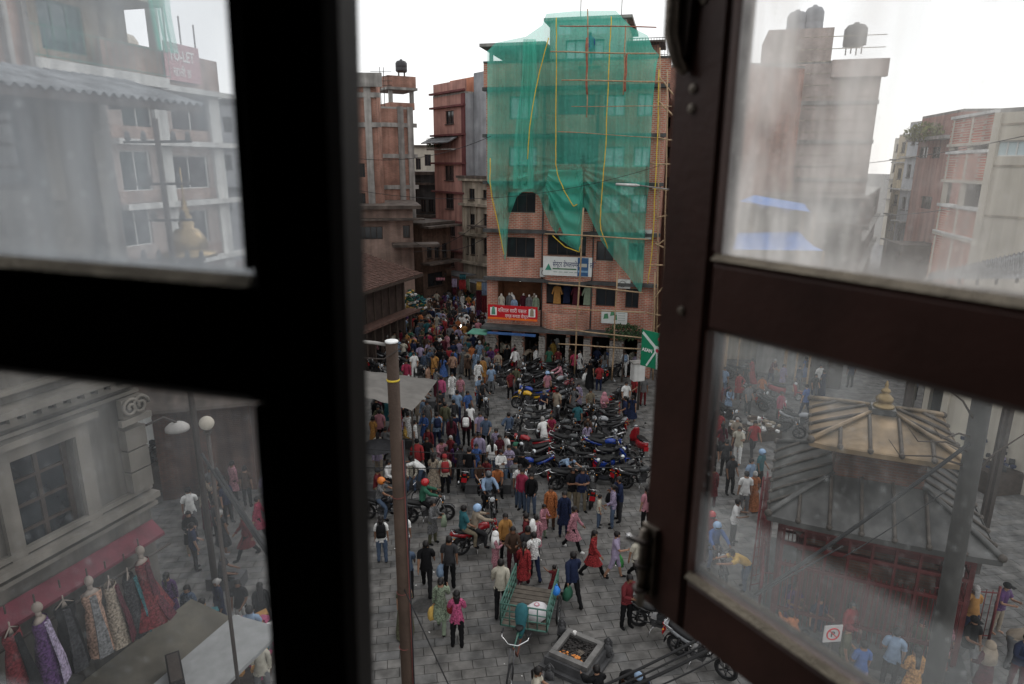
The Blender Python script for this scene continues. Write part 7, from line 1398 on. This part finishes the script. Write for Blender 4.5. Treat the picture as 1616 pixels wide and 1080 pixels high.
for k in range(5): a_ = rq.uniform(-.4, .4); MB().tube([(-.1+k*.05, -.25, .37), (.05+k*.04, .02+a_*.1, .39)], .014, 5).build('incense_stick', M('ash_wood', (.2, .17, .14), .9), al)
def idol(px, py, label):
    p = G(px, py); r = empty('stone_idol', label, 'statue', (p.x, p.y, 0), rad(rq.uniform(-20, 20))); r.scale = (.72, .72, .74)
    m = MB(); m.lathe((0, 0, 0), [(.17, 0), (.17, .1), (.14, .12)], 8); m.build('idol_base', STN, r); m = MB(); m.lathe((0, 0, .12), [(.13, 0), (.12, .2), (.14, .35), (.12, .46), (.06, .52)], 10, 1, .7); m.build('idol_body', STN, r, True)
    m = MB(); m.ball((0, 0, .70), (.065, .07, .085), 10, 7); m.lathe((0, 0, .76), [(.06, 0), (.05, .06), (.015, .12)], 8); m.build('idol_head', STN, r, True)
    m = MB(); m.tube([(-.13, 0, .55), (-.15, -.06, .35), (-.03, -.12, .32)], .03, 6); m.tube([(.13, 0, .55), (.15, -.06, .35), (.03, -.12, .32)], .03, 6); m.build('idol_arms', STN, r, True); m = MB(); m.prism([(-.17, .15), (.17, .15), (.15, .7), (0, .86), (-.15, .7)], .08, .12, 'xz'); m.build('back_slab', STN, r)
idol(886, 1012, 'black stone idol at the left rear corner of the fire altar'); idol(958, 1042, 'black stone idol right of the fire altar'); idol(866, 1085, 'black stone idol at the lower left of the fire altar')
p = G(907, 1000, .5); cp = empty('plastic_cup', 'small clear white plastic cup on the rear rim of the altar', 'cup', (p.x, p.y, .46)); MB().lathe((0, 0, 0), [(.035, 0), (.045, .1), (.04, .1), (.032, .01)], 10).build('cup_body', WLET, cp, True); MB().torus((0, 0, .1), (0, 0, 1), .044, .004, 12, 5).build('cup_rim', WLET, cp)
# ---- shop mannequins and hanging clothes on the first floor of the brick building
def mannequin(s_, z_, y_, c, label, sex='w', outfit='k', bot='white', h=1.55):
    p = A.world(s_, y_, z_); me, gs, J = parts('stand', sex, outfit); r = empty('mannequin', label, 'mannequin', (p.x, p.y, z_), A.rz, 'mannequins in the upstairs shop window'); r.scale = (h/1.7,)*3
    link(me, 'figure', r, M('mannequin_white', (.55, .5, .45), .4, .05, bump=0))
    for nm, gm, k in gs[:2]: link(gm, nm, r, cloth(c) if k == 0 else cloth(bot))
s0 = shopE[0]; ws = shopE[1]-shopE[0]
for k, (c, o, b_, y_) in enumerate((('cream', 'q', 'white', .1), ('grey', 'k', 'grey', .4), ('light blue', 'k', 'white', -.12), ('maroon', 'k', 'black', .5), ('grey', 'l', 'grey', .15), ('pale green', 'k', 'beige', .1), ('white', 'k', 'maroon', .6), ('beige', 'd', 'beige', .7))):
    mannequin(s0+ws*(.08+.155*k if k < 6 else .2+.5*(k-6)+.07), LV[1]+(.1 if k != 2 else -.05)+.35, y_, c, '%s dressed mannequin, %s in the lit upstairs shop window' % (c, ['leftmost', 'second from left', 'lowest and brightest', 'fourth from left', 'second from right', 'rightmost', 'half hidden behind on the left', 'half hidden behind on the right'][k]), outfit=o, bot=b_)
def hung(root_loc, rz, c, w_, h_, label, group, slv=True):
    r = empty('hanging_garment', label, 'garment', root_loc, rz, group); m = MB(); ol = [(-w_*.5, 0), (-w_*.62, -h_), (w_*.62, -h_), (w_*.5, 0), (w_*.12, .06), (-w_*.12, .06)]
    if slv: ol = [(-w_*.5, 0), (-w_*.85, -h_*.42), (-w_*.66, -h_*.46), (-w_*.42, -h_*.2), (-w_*.56, -h_), (w_*.56, -h_), (w_*.42, -h_*.2), (w_*.66, -h_*.46), (w_*.85, -h_*.42), (w_*.5, 0), (w_*.12, .06), (-w_*.12, .06)]
    m.prism(ol, -.05, .05); m.build('cloth', cloth(c), r); MB().tube([(-w_*.3, 0, .02), (0, 0, .1), (w_*.3, 0, .02)], .012, 4).build('hanger', FRD, r)
bz0, bz1 = balE[2], balE[3]
for k, (f, c) in enumerate(((.25, 'amber'), (.68, 'maroon'), (.93, 'pale green'), (.45, 'navy'), (.08, 'charcoal'))):
    s_ = balE[0]+(balE[1]-balE[0])*f; p = A.world(s_, .02 if k < 3 else .3, bz1-.25); hung(p, A.rz, c, .40, 1.0, '%s top hung in the balcony opening beside the shop window' % c, 'clothes hung in the balcony opening')
# clothes and cloth hung at the mouth of the market street
def cl_sheet(px0, py0, px1, py1, Y, c, label):
    a = PY(px0, py0, Y); b = PY(px1, py1, Y); r = empty('hanging_cloth', label, 'cloth', (a.x, a.y, a.z), 0, 'cloth hung along the market street'); w_ = b.x-a.x; h_ = a.z-b.z
    sheet(lambda u, v: (u*w_, .06*math.sin(u*20)+.03*math.sin(v*8), -v*h_), 14, 6, 'cloth_panel', cloth(c), r); MB().tube([(-.1, 0, .02), (w_+.1, 0, .02)], .02, 5).build('hanging_rod', FRD, r)
for a in [(713, 440, 721, 454, 58, 'lilac', 'lilac garment hung highest left at the street mouth'), (714, 454, 720, 466, 58, 'maroon', 'maroon cloth below the lilac garment'), (725, 433, 735, 441, 56, 'teal', 'turquoise cloth above the red one'), (724, 442, 735, 457, 56, 'red', 'bright red cloth hung at the street mouth'), (736, 440, 741, 458, 57, 'pale green', 'pale green cloth right of the red one'),
          (752, 445, 760, 458, 52, 'yellow', 'yellow cloth hung left of the brick building corner'), (760, 446, 769, 466, 52, 'light blue', 'pale blue cloth against the brick building corner'), (751, 459, 760, 490, 51.5, 'maroon', 'large maroon cloth hung beside the brick building'), (760, 467, 769, 494, 51.5, 'dark red', 'dark red cloth next to the brick building corner'), (688, 438, 702, 443, 62, 'pink', 'pink cloths over the farthest stall'), (704, 424, 712, 436, 62, 'brown', 'brown cloth over the timber house front')]: cl_sheet(*a)
# stacked green and yellow wares by the hall corner
def heap(px, py, w_, d_, h_, label, cols, n, name='goods_heap', Y=None):
    p = G(px, py) if Y is None else PY(px, py, Y); r = empty(name, label, 'stall', (p.x, p.y, 0), rad(10)); MB().box((-w_/2, -d_/2, 0), (w_/2, d_/2, h_*.45)).build('stall_table', TIMB, r); m = [MB() for _ in cols]
    for k in range(n):
        x, y, z = rc.uniform(-w_/2, w_/2), rc.uniform(-d_/2, d_/2), h_*.45; s = rc.uniform(.06, .14); z += rc.uniform(0, h_*.5)*(1-abs(x)/w_); m[k % len(cols)].box((-s, -s*.7, -s*.5), (s, s*.7, s*.5), Euler((rc.uniform(-.3, .3), rc.uniform(-.3, .3), rc.uniform(0, 3))).to_matrix(), (x, y, z))
    for b, c in zip(m, cols): tag(b.build('stacked_goods', cloth(c), r), None, None, None, 'stuff')
heap(650, 520, 2.2, 1.4, 3.2, 'tall heap of green and yellow wares at the timber hall corner', ['green', 'yellow', 'teal', 'white'], 160); heap(330, 1065, 3.0, 2.0, 1.3, 'jumbled cloth stall below the canopy behind the lower left pane', ['white', 'teal', 'bright pink', 'amber', 'grey'], 260); heap(702, 470, 3, 1.4, 2.2, 'far stall of pink and white goods deep in the market street', ['pink', 'white', 'red'], 90)
heap(300, 760, 2.6, 1.6, 2.4, 'dark cluttered stall in the murk behind the lower left pane', ['charcoal', 'grey', 'brown', 'black'], 140); heap(275, 690, 2.2, 1.6, 2.6, 'tall dark stall beyond the pilaster behind the lower left pane', ['charcoal', 'denim blue', 'beige', 'black'], 120); heap(1190, 690, 2.0, 1.2, 1.0, 'low stall with mixed goods left of the golden roof', ['beige', 'brown', 'white'], 60); heap(1575, 760, 3, 2.2, 2.0, 'dark stall with lilac sheets right of the leaning pole', ['lilac', 'charcoal', 'navy'], 90)
p = G(1520, 742); gs_ = empty('green_ground_sheet', 'pale green sheet spread behind the temple', 'tarpaulin', (p.x, p.y, 0)); sheet(lambda u, v: (u*3.4-1.2, v*2.4-.6, .9+.05*math.sin(u*9)*math.sin(v*7)), 14, 10, 'sheet_cloth', cloth('pale green'), gs_)
for x, y in ((-1.15, -.55), (2.15, -.55), (2.15, 1.75), (-1.15, 1.75)): MB().tube([(x, y, 0), (x, y, .9)], .03, 5).build('sheet_leg', FRD, gs_)
# dresses and mannequins under the maroon awning on the left
B = LEFTB
for k, (px, py, c, b_, lab) in enumerate(((222, 862, 'dark red', 'maroon', 'deep red gown on a mannequin at the right end of the maroon awning'), (172, 905, 'beige', 'maroon', 'white sari with red print on a mannequin under the maroon awning'), (140, 905, 'peach', 'grey', 'pink topped mannequin behind the white sari'), (60, 955, 'purple', 'lilac', 'pink and violet draped mannequin near the left edge'), (12, 965, 'dark red', 'black', 'crimson draped mannequin at the far left edge'), (100, 938, 'black', 'charcoal', 'dark dressed mannequin between the white and the violet saris'), (199, 878, 'charcoal', 'teal', 'dark dress between the gown and the white sari'))):
    s_, z_ = B.sz(px, py, .75); p = B.world(s_, -.72, 0); r = empty('mannequin', lab, 'mannequin', (p.x, p.y, z_-1.6), B.rz+.3, 'dresses shown under the maroon awning'); fl = (.30, .06, .04, .05, .06, .04, .05)[k]
    hd_ = k in (0, 2, 3); r.rotation_euler = (0, 0, B.rz+.3+.5*math.sin(k*2.3)); r.location.z += (.0, .1, -.06, .05, -.05, .12, -.1)[k]; m = MB()
    if hd_: m.ball((0, 0, 1.5), (.07, .085, .1), 10, 7)
    else: r.name = 'hanging_dress'; r['category'] = 'dress'; r['label'] = lab.replace('mannequin', 'hanger'); m.tube([(-.16, 0, 1.24), (0, 0, 1.36), (.16, 0, 1.24)], .012, 5)
    m.lathe((0, 0, 0), [(.02, 1.3), (.02, 1.32)], 5); m.tube([(0, 0, 1.3), (0, 0, 1.45)], .045 if hd_ else .012, 8); m.lathe((0, 0, 1.22), [(.17 if hd_ else .05, 0), (.1 if hd_ else .03, .08), (.05 if hd_ else .01, .12)], 10, 1, .6); m.build('dress_form' if hd_ else 'hanger', M('mannequin_dull', (.25, .21, .18), .6), r, True)
    m = MB(); m.rings([[Vector((rx*math.cos(i*.314)*(1+w_*math.sin(i*2.5+k)), ry*math.sin(i*.314)*(1+w_*math.cos(i*3.1+k)), z)) for i in range(20)] for z, rx, ry, w_ in ((1.27, .17, .09, 0), (1.15, .17, .12, .02), (.98, .13, .10, .03), (.85, .16, .13, .04), (.5, .16+fl*.45, .14+fl*.4, .07), (.2, .17+fl*.8, .15+fl*.7, .1), (.02, .18+fl, .16+fl*.85, .12))], cap=False); g_ = m.build('gown', printed(c), r, True)
    m = MB(); m.rings([[Vector((x, y, z)) for x, y in ((-w2-.03, -d_-.02), (w2-.03, -d_-.03), (w2-.03, -d_+.01), (-w2-.03, -d_+.01))] for z, w2, d_ in ((1.24, .05, .10), (.9, .06, .15), (.5, .09, .22), (.06, .12, .2+fl*.9))]); m.build('drape', printed(b_), r)
    MB().tube([(0, .02, 1.6), (0, .02, 1.75)], .015, 5).build('hook', FRD, r)
# wall lamps and a globe lamp at the left building corner
s_, z_ = B.sz(236, 690, .3); wl = empty('wall_lamp', 'dome shaded wall lamp on the stucco building corner', 'lamp', B.world(s_, -.1, z_), B.rz)
MB().tube([(0, -.05, .2), (.35, -.25, .3), (.6, -.3, .1)], .025, 6).build('lamp_arm', FRD, wl, True); MB().lathe((.6, -.3, -.06), [(.24, 0), (.23, .07), (.15, .14), (.04, .17)], 16).build('lamp_shade', CONC, wl, True)
p = PY(326, 668, 11.5); gl = empty('globe_lamp', 'round white globe lamp on a slim post behind the lower left pane', 'street lamp', (p.x, p.y, 0)); MB().ball((0, 0, p.z), .12, 14, 9).build('globe', CREAMB, gl, True); MB().tube([(0, 0, 0), (0, 0, p.z-.12)], .035, 7).build('lamp_post', FRD, gl, True); MB().lathe((0, 0, p.z-.19), [(.06, 0), (.07, .06)], 10).build('lamp_collar', FRD, gl)
# tall iron post with brackets seen through the upper left pane
p = PY(262, 300, 17); ip = empty('bracket_post', 'dark iron post with insulators and brackets behind the upper left pane', 'utility pole', (p.x, p.y, 0)); zt = PY(242, 225, 17).z
MB().tube([(0, 0, 0), (-.05, 0, zt+.5)], [.09, .06], 8).build('post', FRD, ip, True)
for z in (zt, zt-.9, zt-1.7, zt-2.6):
    MB().tube([(-.8, 0, z), (.7, 0, z+.03)], .03, 6).build('bracket', FRD, ip, True)
    for x in (-.7, -.35, .3, .62): MB().lathe((x, 0, z+.02), [(.03, 0), (.07, .05), (.05, .12), (.06, .16), (.02, .22)], 8).build('insulator', CONCD, ip, True)
# low stone benches under the seated people
for px, py, w_, lb in ((650, 776, 1.8, 'low step under the women seated right of the pole'), (775, 782, 2.0, 'low step under the people seated behind the pale shirted rider'), (604, 792, 1.6, 'low step under the vendors seated left of the pole'), (610, 648, 1.6, 'low step under the teal clad woman by the canopy'), (662, 646, 1.6, 'low step beneath the men seated by the canopy corner'), (752, 730, 1.2, 'low step under the woman in red'), (842, 1130, 1.0, 'low step at the bottom edge under the ponytailed woman'), (1010, 1140, 1.0, 'low step at the bottom edge right'), (352, 936, 1.0, 'low step behind the lower left pane'), (640, 710, 1.0, 'low step under the yellow scarfed child')):
    p = G(px, py); o = MB().box((-w_/2, .05, 0), (w_/2, .6, .40)).build('stone_step', STN, None, loc=(p.x, p.y, 0)); tag(o, lb, 'step')
# litter
for k in range(14):
    p = G(rc.uniform(600, 1010), rc.uniform(860, 1070)); s = rc.uniform(.012, .03); m = MB(); m.box((-s, -s*.6, 0), (s, s*.6, .006)); o = m.build('litter_scrap', WLET, None, loc=(p.x, p.y, .024), rz=rc.uniform(0, 3)); tag(o, 'tiny pale paper scrap lying on the grey paving', 'litter', 'paper scraps on the paving')
# ================================================================== the window we look out of
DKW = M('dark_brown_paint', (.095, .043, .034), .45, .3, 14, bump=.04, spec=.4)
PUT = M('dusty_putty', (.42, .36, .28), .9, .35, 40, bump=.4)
BLKW = M('black_brown_paint', (.010, .008, .007), .6, .4, 10, bump=.03)  # backlit darkness of the left sash put into the paint colour
def sash(name, label, org, yaw, lean, W, Wd, zt, zb, rails, th, mat, back, glass):
    root = empty(name, label, 'window sash', (org[0], org[1], H+org[2]))
    e = Vector((math.cos(yaw), math.sin(yaw), 0)); z = Vector((0, 0, 1)); e2 = e*math.cos(lean)+z*math.sin(lean); z2 = -e*math.sin(lean)+z*math.cos(lean); n = e2.cross(z2)
    root.rotation_euler = Matrix((e2, n*-1 if back else n, z2)).transposed().to_euler() if False else Matrix((e2, z2.cross(e2), z2)).transposed().to_euler()
    def plank(a, b, nm='rail'):
        x0, z0 = a; x1, z1 = b; c = .006; y0, y1 = -th/2, th/2; m = MB()
        P = lambda i, y: [(x0+i, y, z0+i), (x1-i, y, z0+i), (x1-i, y, z1-i), (x0+i, y, z1-i)]
        m.rings([P(c, y0), P(0, y0+c), P(0, y1-c), P(c, y1)]); return m.build(nm, mat, root)
    plank((0, zb), (W, zt), 'stile'); plank((Wd-W, zb), (Wd, zt), 'stile')
    for i, (a, b) in enumerate(rails): plank((W+.0005, a), (Wd-W-.0005, b))
    for i in range(len(rails)-1):
        g0, g1 = rails[i+1][1], rails[i][0]
        m = MB(); m.add([(W, 0, g0), (Wd-W, 0, g0), (Wd-W, 0, g1), (W, 0, g1)], [(0, 1, 2, 3)]); p = m.build('glass_pane', glass[i], root)
        for yy in (-.010, .010):
            b = MB(); s = .5 if yy > 0 else -.5
            b.prism([(yy, g0+.0005), (yy+s*.016, g0+.0005), (yy, g0+.007)], W+.001, Wd-W-.001, 'yz'); b.build('putty_bead', PUT, root)
            b = MB(); b.box((W+.0005, min(yy, yy+s*.010), g0+.011), (W+.003, max(yy, yy+s*.012), g1-.001)); b.build('putty_bead', mat, root)
    return root
GUL = MGLASS('dusty_glass_upper_left', .36, .06, -.076, .30, .35, (.80, .86, .93), 1.3, .12)  # pane densities hold real dust and the painted sky glare
GLL = MGLASS('dusty_glass_lower_left', .03, .08, -.45, -.12, .5, (.85, .9, .95), 4.1, .2)
GUR = MGLASS('dusty_glass_upper_right', .31, .20, -.10, .16, .7, (.97, .95, .93), 2.2, .10, xg=.45)
GLR = MGLASS('dusty_glass_lower_right', .018, .15, -.40, -.12, .6, (.88, .93, .95), 7.7, .12, xg=.35)
# left sash: opened inwards, almost black against the light
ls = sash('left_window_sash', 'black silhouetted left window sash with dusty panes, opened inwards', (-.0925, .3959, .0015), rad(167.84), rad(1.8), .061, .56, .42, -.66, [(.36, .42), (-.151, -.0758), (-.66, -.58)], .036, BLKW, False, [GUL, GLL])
rs = sash('right_window_sash', 'brown painted right window sash with dusty panes, swung outwards', (.1850, .7760, .0124), rad(-58.34), rad(0.1), .075, .56, .40, -.572, [(.33, .40), (-.1856, -.1088), (-.572, -.4935)], .034, DKW, False, [GUR, GLR])
# catch plate, bolt and screws on the right sash
BR = M('worn_metal', (.28, .24, .20), .4, .4, 30, metal=.7, spec=.5); DM = M('dark_metal', (.06, .045, .04), .4, .4, 30, metal=.5, spec=.5); STL = M('steel_tip', (.7, .7, .72), .25, .1, metal=.8)
m = MB(); m.rings([[Vector((.010+x, y, z)) for x, z in [(-.006, .26), (-.010, .20), (-.008, .13), (-.002, .10), (.008, .086), (.018, .10), (.022, .16), (.020, .26)]] for y in (-.026, -.0172)]); m.build('catch_plate', DM, rs)
MB().tube([(.026, -.028, .26), (.012, -.032, .19), (.012, -.032, .12), (.020, -.028, .092), (.028, -.024, .082)], [.006, .008, .008, .007, .005], 8).build('catch_handle', BR, rs, True)
for x, z in ((.040, .15), (.034, .066), (.034, .046), (.04, -.17)): o_ = MB().lathe((0, 0, 0), [(.0055, 0), (.005, .002), (.001, .003)], 8).build('screw', BR, rs, loc=(x, -.0172, z)); o_.rotation_euler = (math.pi/2, 0, 0)
MB().box((.006, -.024, -.548), (.030, -.0172, -.452)).build('bolt_plate', BR, rs)
MB().tube([(.016, -.030, -.565), (.016, -.030, -.455)], .0055, 8).build('bolt_rod', BR, rs, True)
for z in (-.54, -.505, -.47): m = MB(); m.torus((.016, -.030, z), (0, 0, 1), .0085, .003, 10, 6); m.build('bolt_keeper', DM, rs, True)
MB().tube([(.016, -.034, -.472), (.004, -.042, -.470), (.000, -.045, -.468)], [.0035, .004, .0055], 8).build('bolt_knob', STL, rs, True)
# the room around the window
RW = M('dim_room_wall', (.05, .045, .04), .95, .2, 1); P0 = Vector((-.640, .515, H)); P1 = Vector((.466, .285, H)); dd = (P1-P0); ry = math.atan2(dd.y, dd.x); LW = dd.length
rw = empty('window_wall', 'unlit inner wall around the open window', 'wall', P0, ry); rw['kind'] = 'structure'
b = MB(); T = -.34
b.box((-2.2, T, -2.1), (-.0, 0, 1.6)); b.build('wall_panel', RW, rw); MB().box((LW, T, -2.1), (LW+2.2, 0, 1.6)).build('wall_panel', RW, rw)
MB().box((0, T, -2.1), (LW, 0, -.80)).build('window_sill', RW, rw); MB().box((0, T, .60), (LW, 0, 1.6)).build('window_head', RW, rw)
b = MB()
def slab(a, c, nm): o = MB().box(a, c).build(nm, RW, None); o.location = P0; o.rotation_euler = (0, 0, ry); o['kind'] = 'structure'; o['label'] = 'unlit %s of the room with the open window' % nm.replace('room_', ''); return o
slab((-2.2, -4.3, -2.1), (LW+2.2, T, -2.0), 'room_floor'); slab((-2.2, -4.3, 1.6), (LW+2.2, 0, 1.7), 'room_ceiling'); slab((-2.3, -4.3, -2.1), (-2.2, 0, 1.7), 'room_wall_left'); slab((LW+2.2, -4.3, -2.1), (LW+2.3, 0, 1.7), 'room_wall_right'); slab((-2.3, -4.4, -2.1), (LW+2.3, -4.3, 1.7), 'room_wall_back')
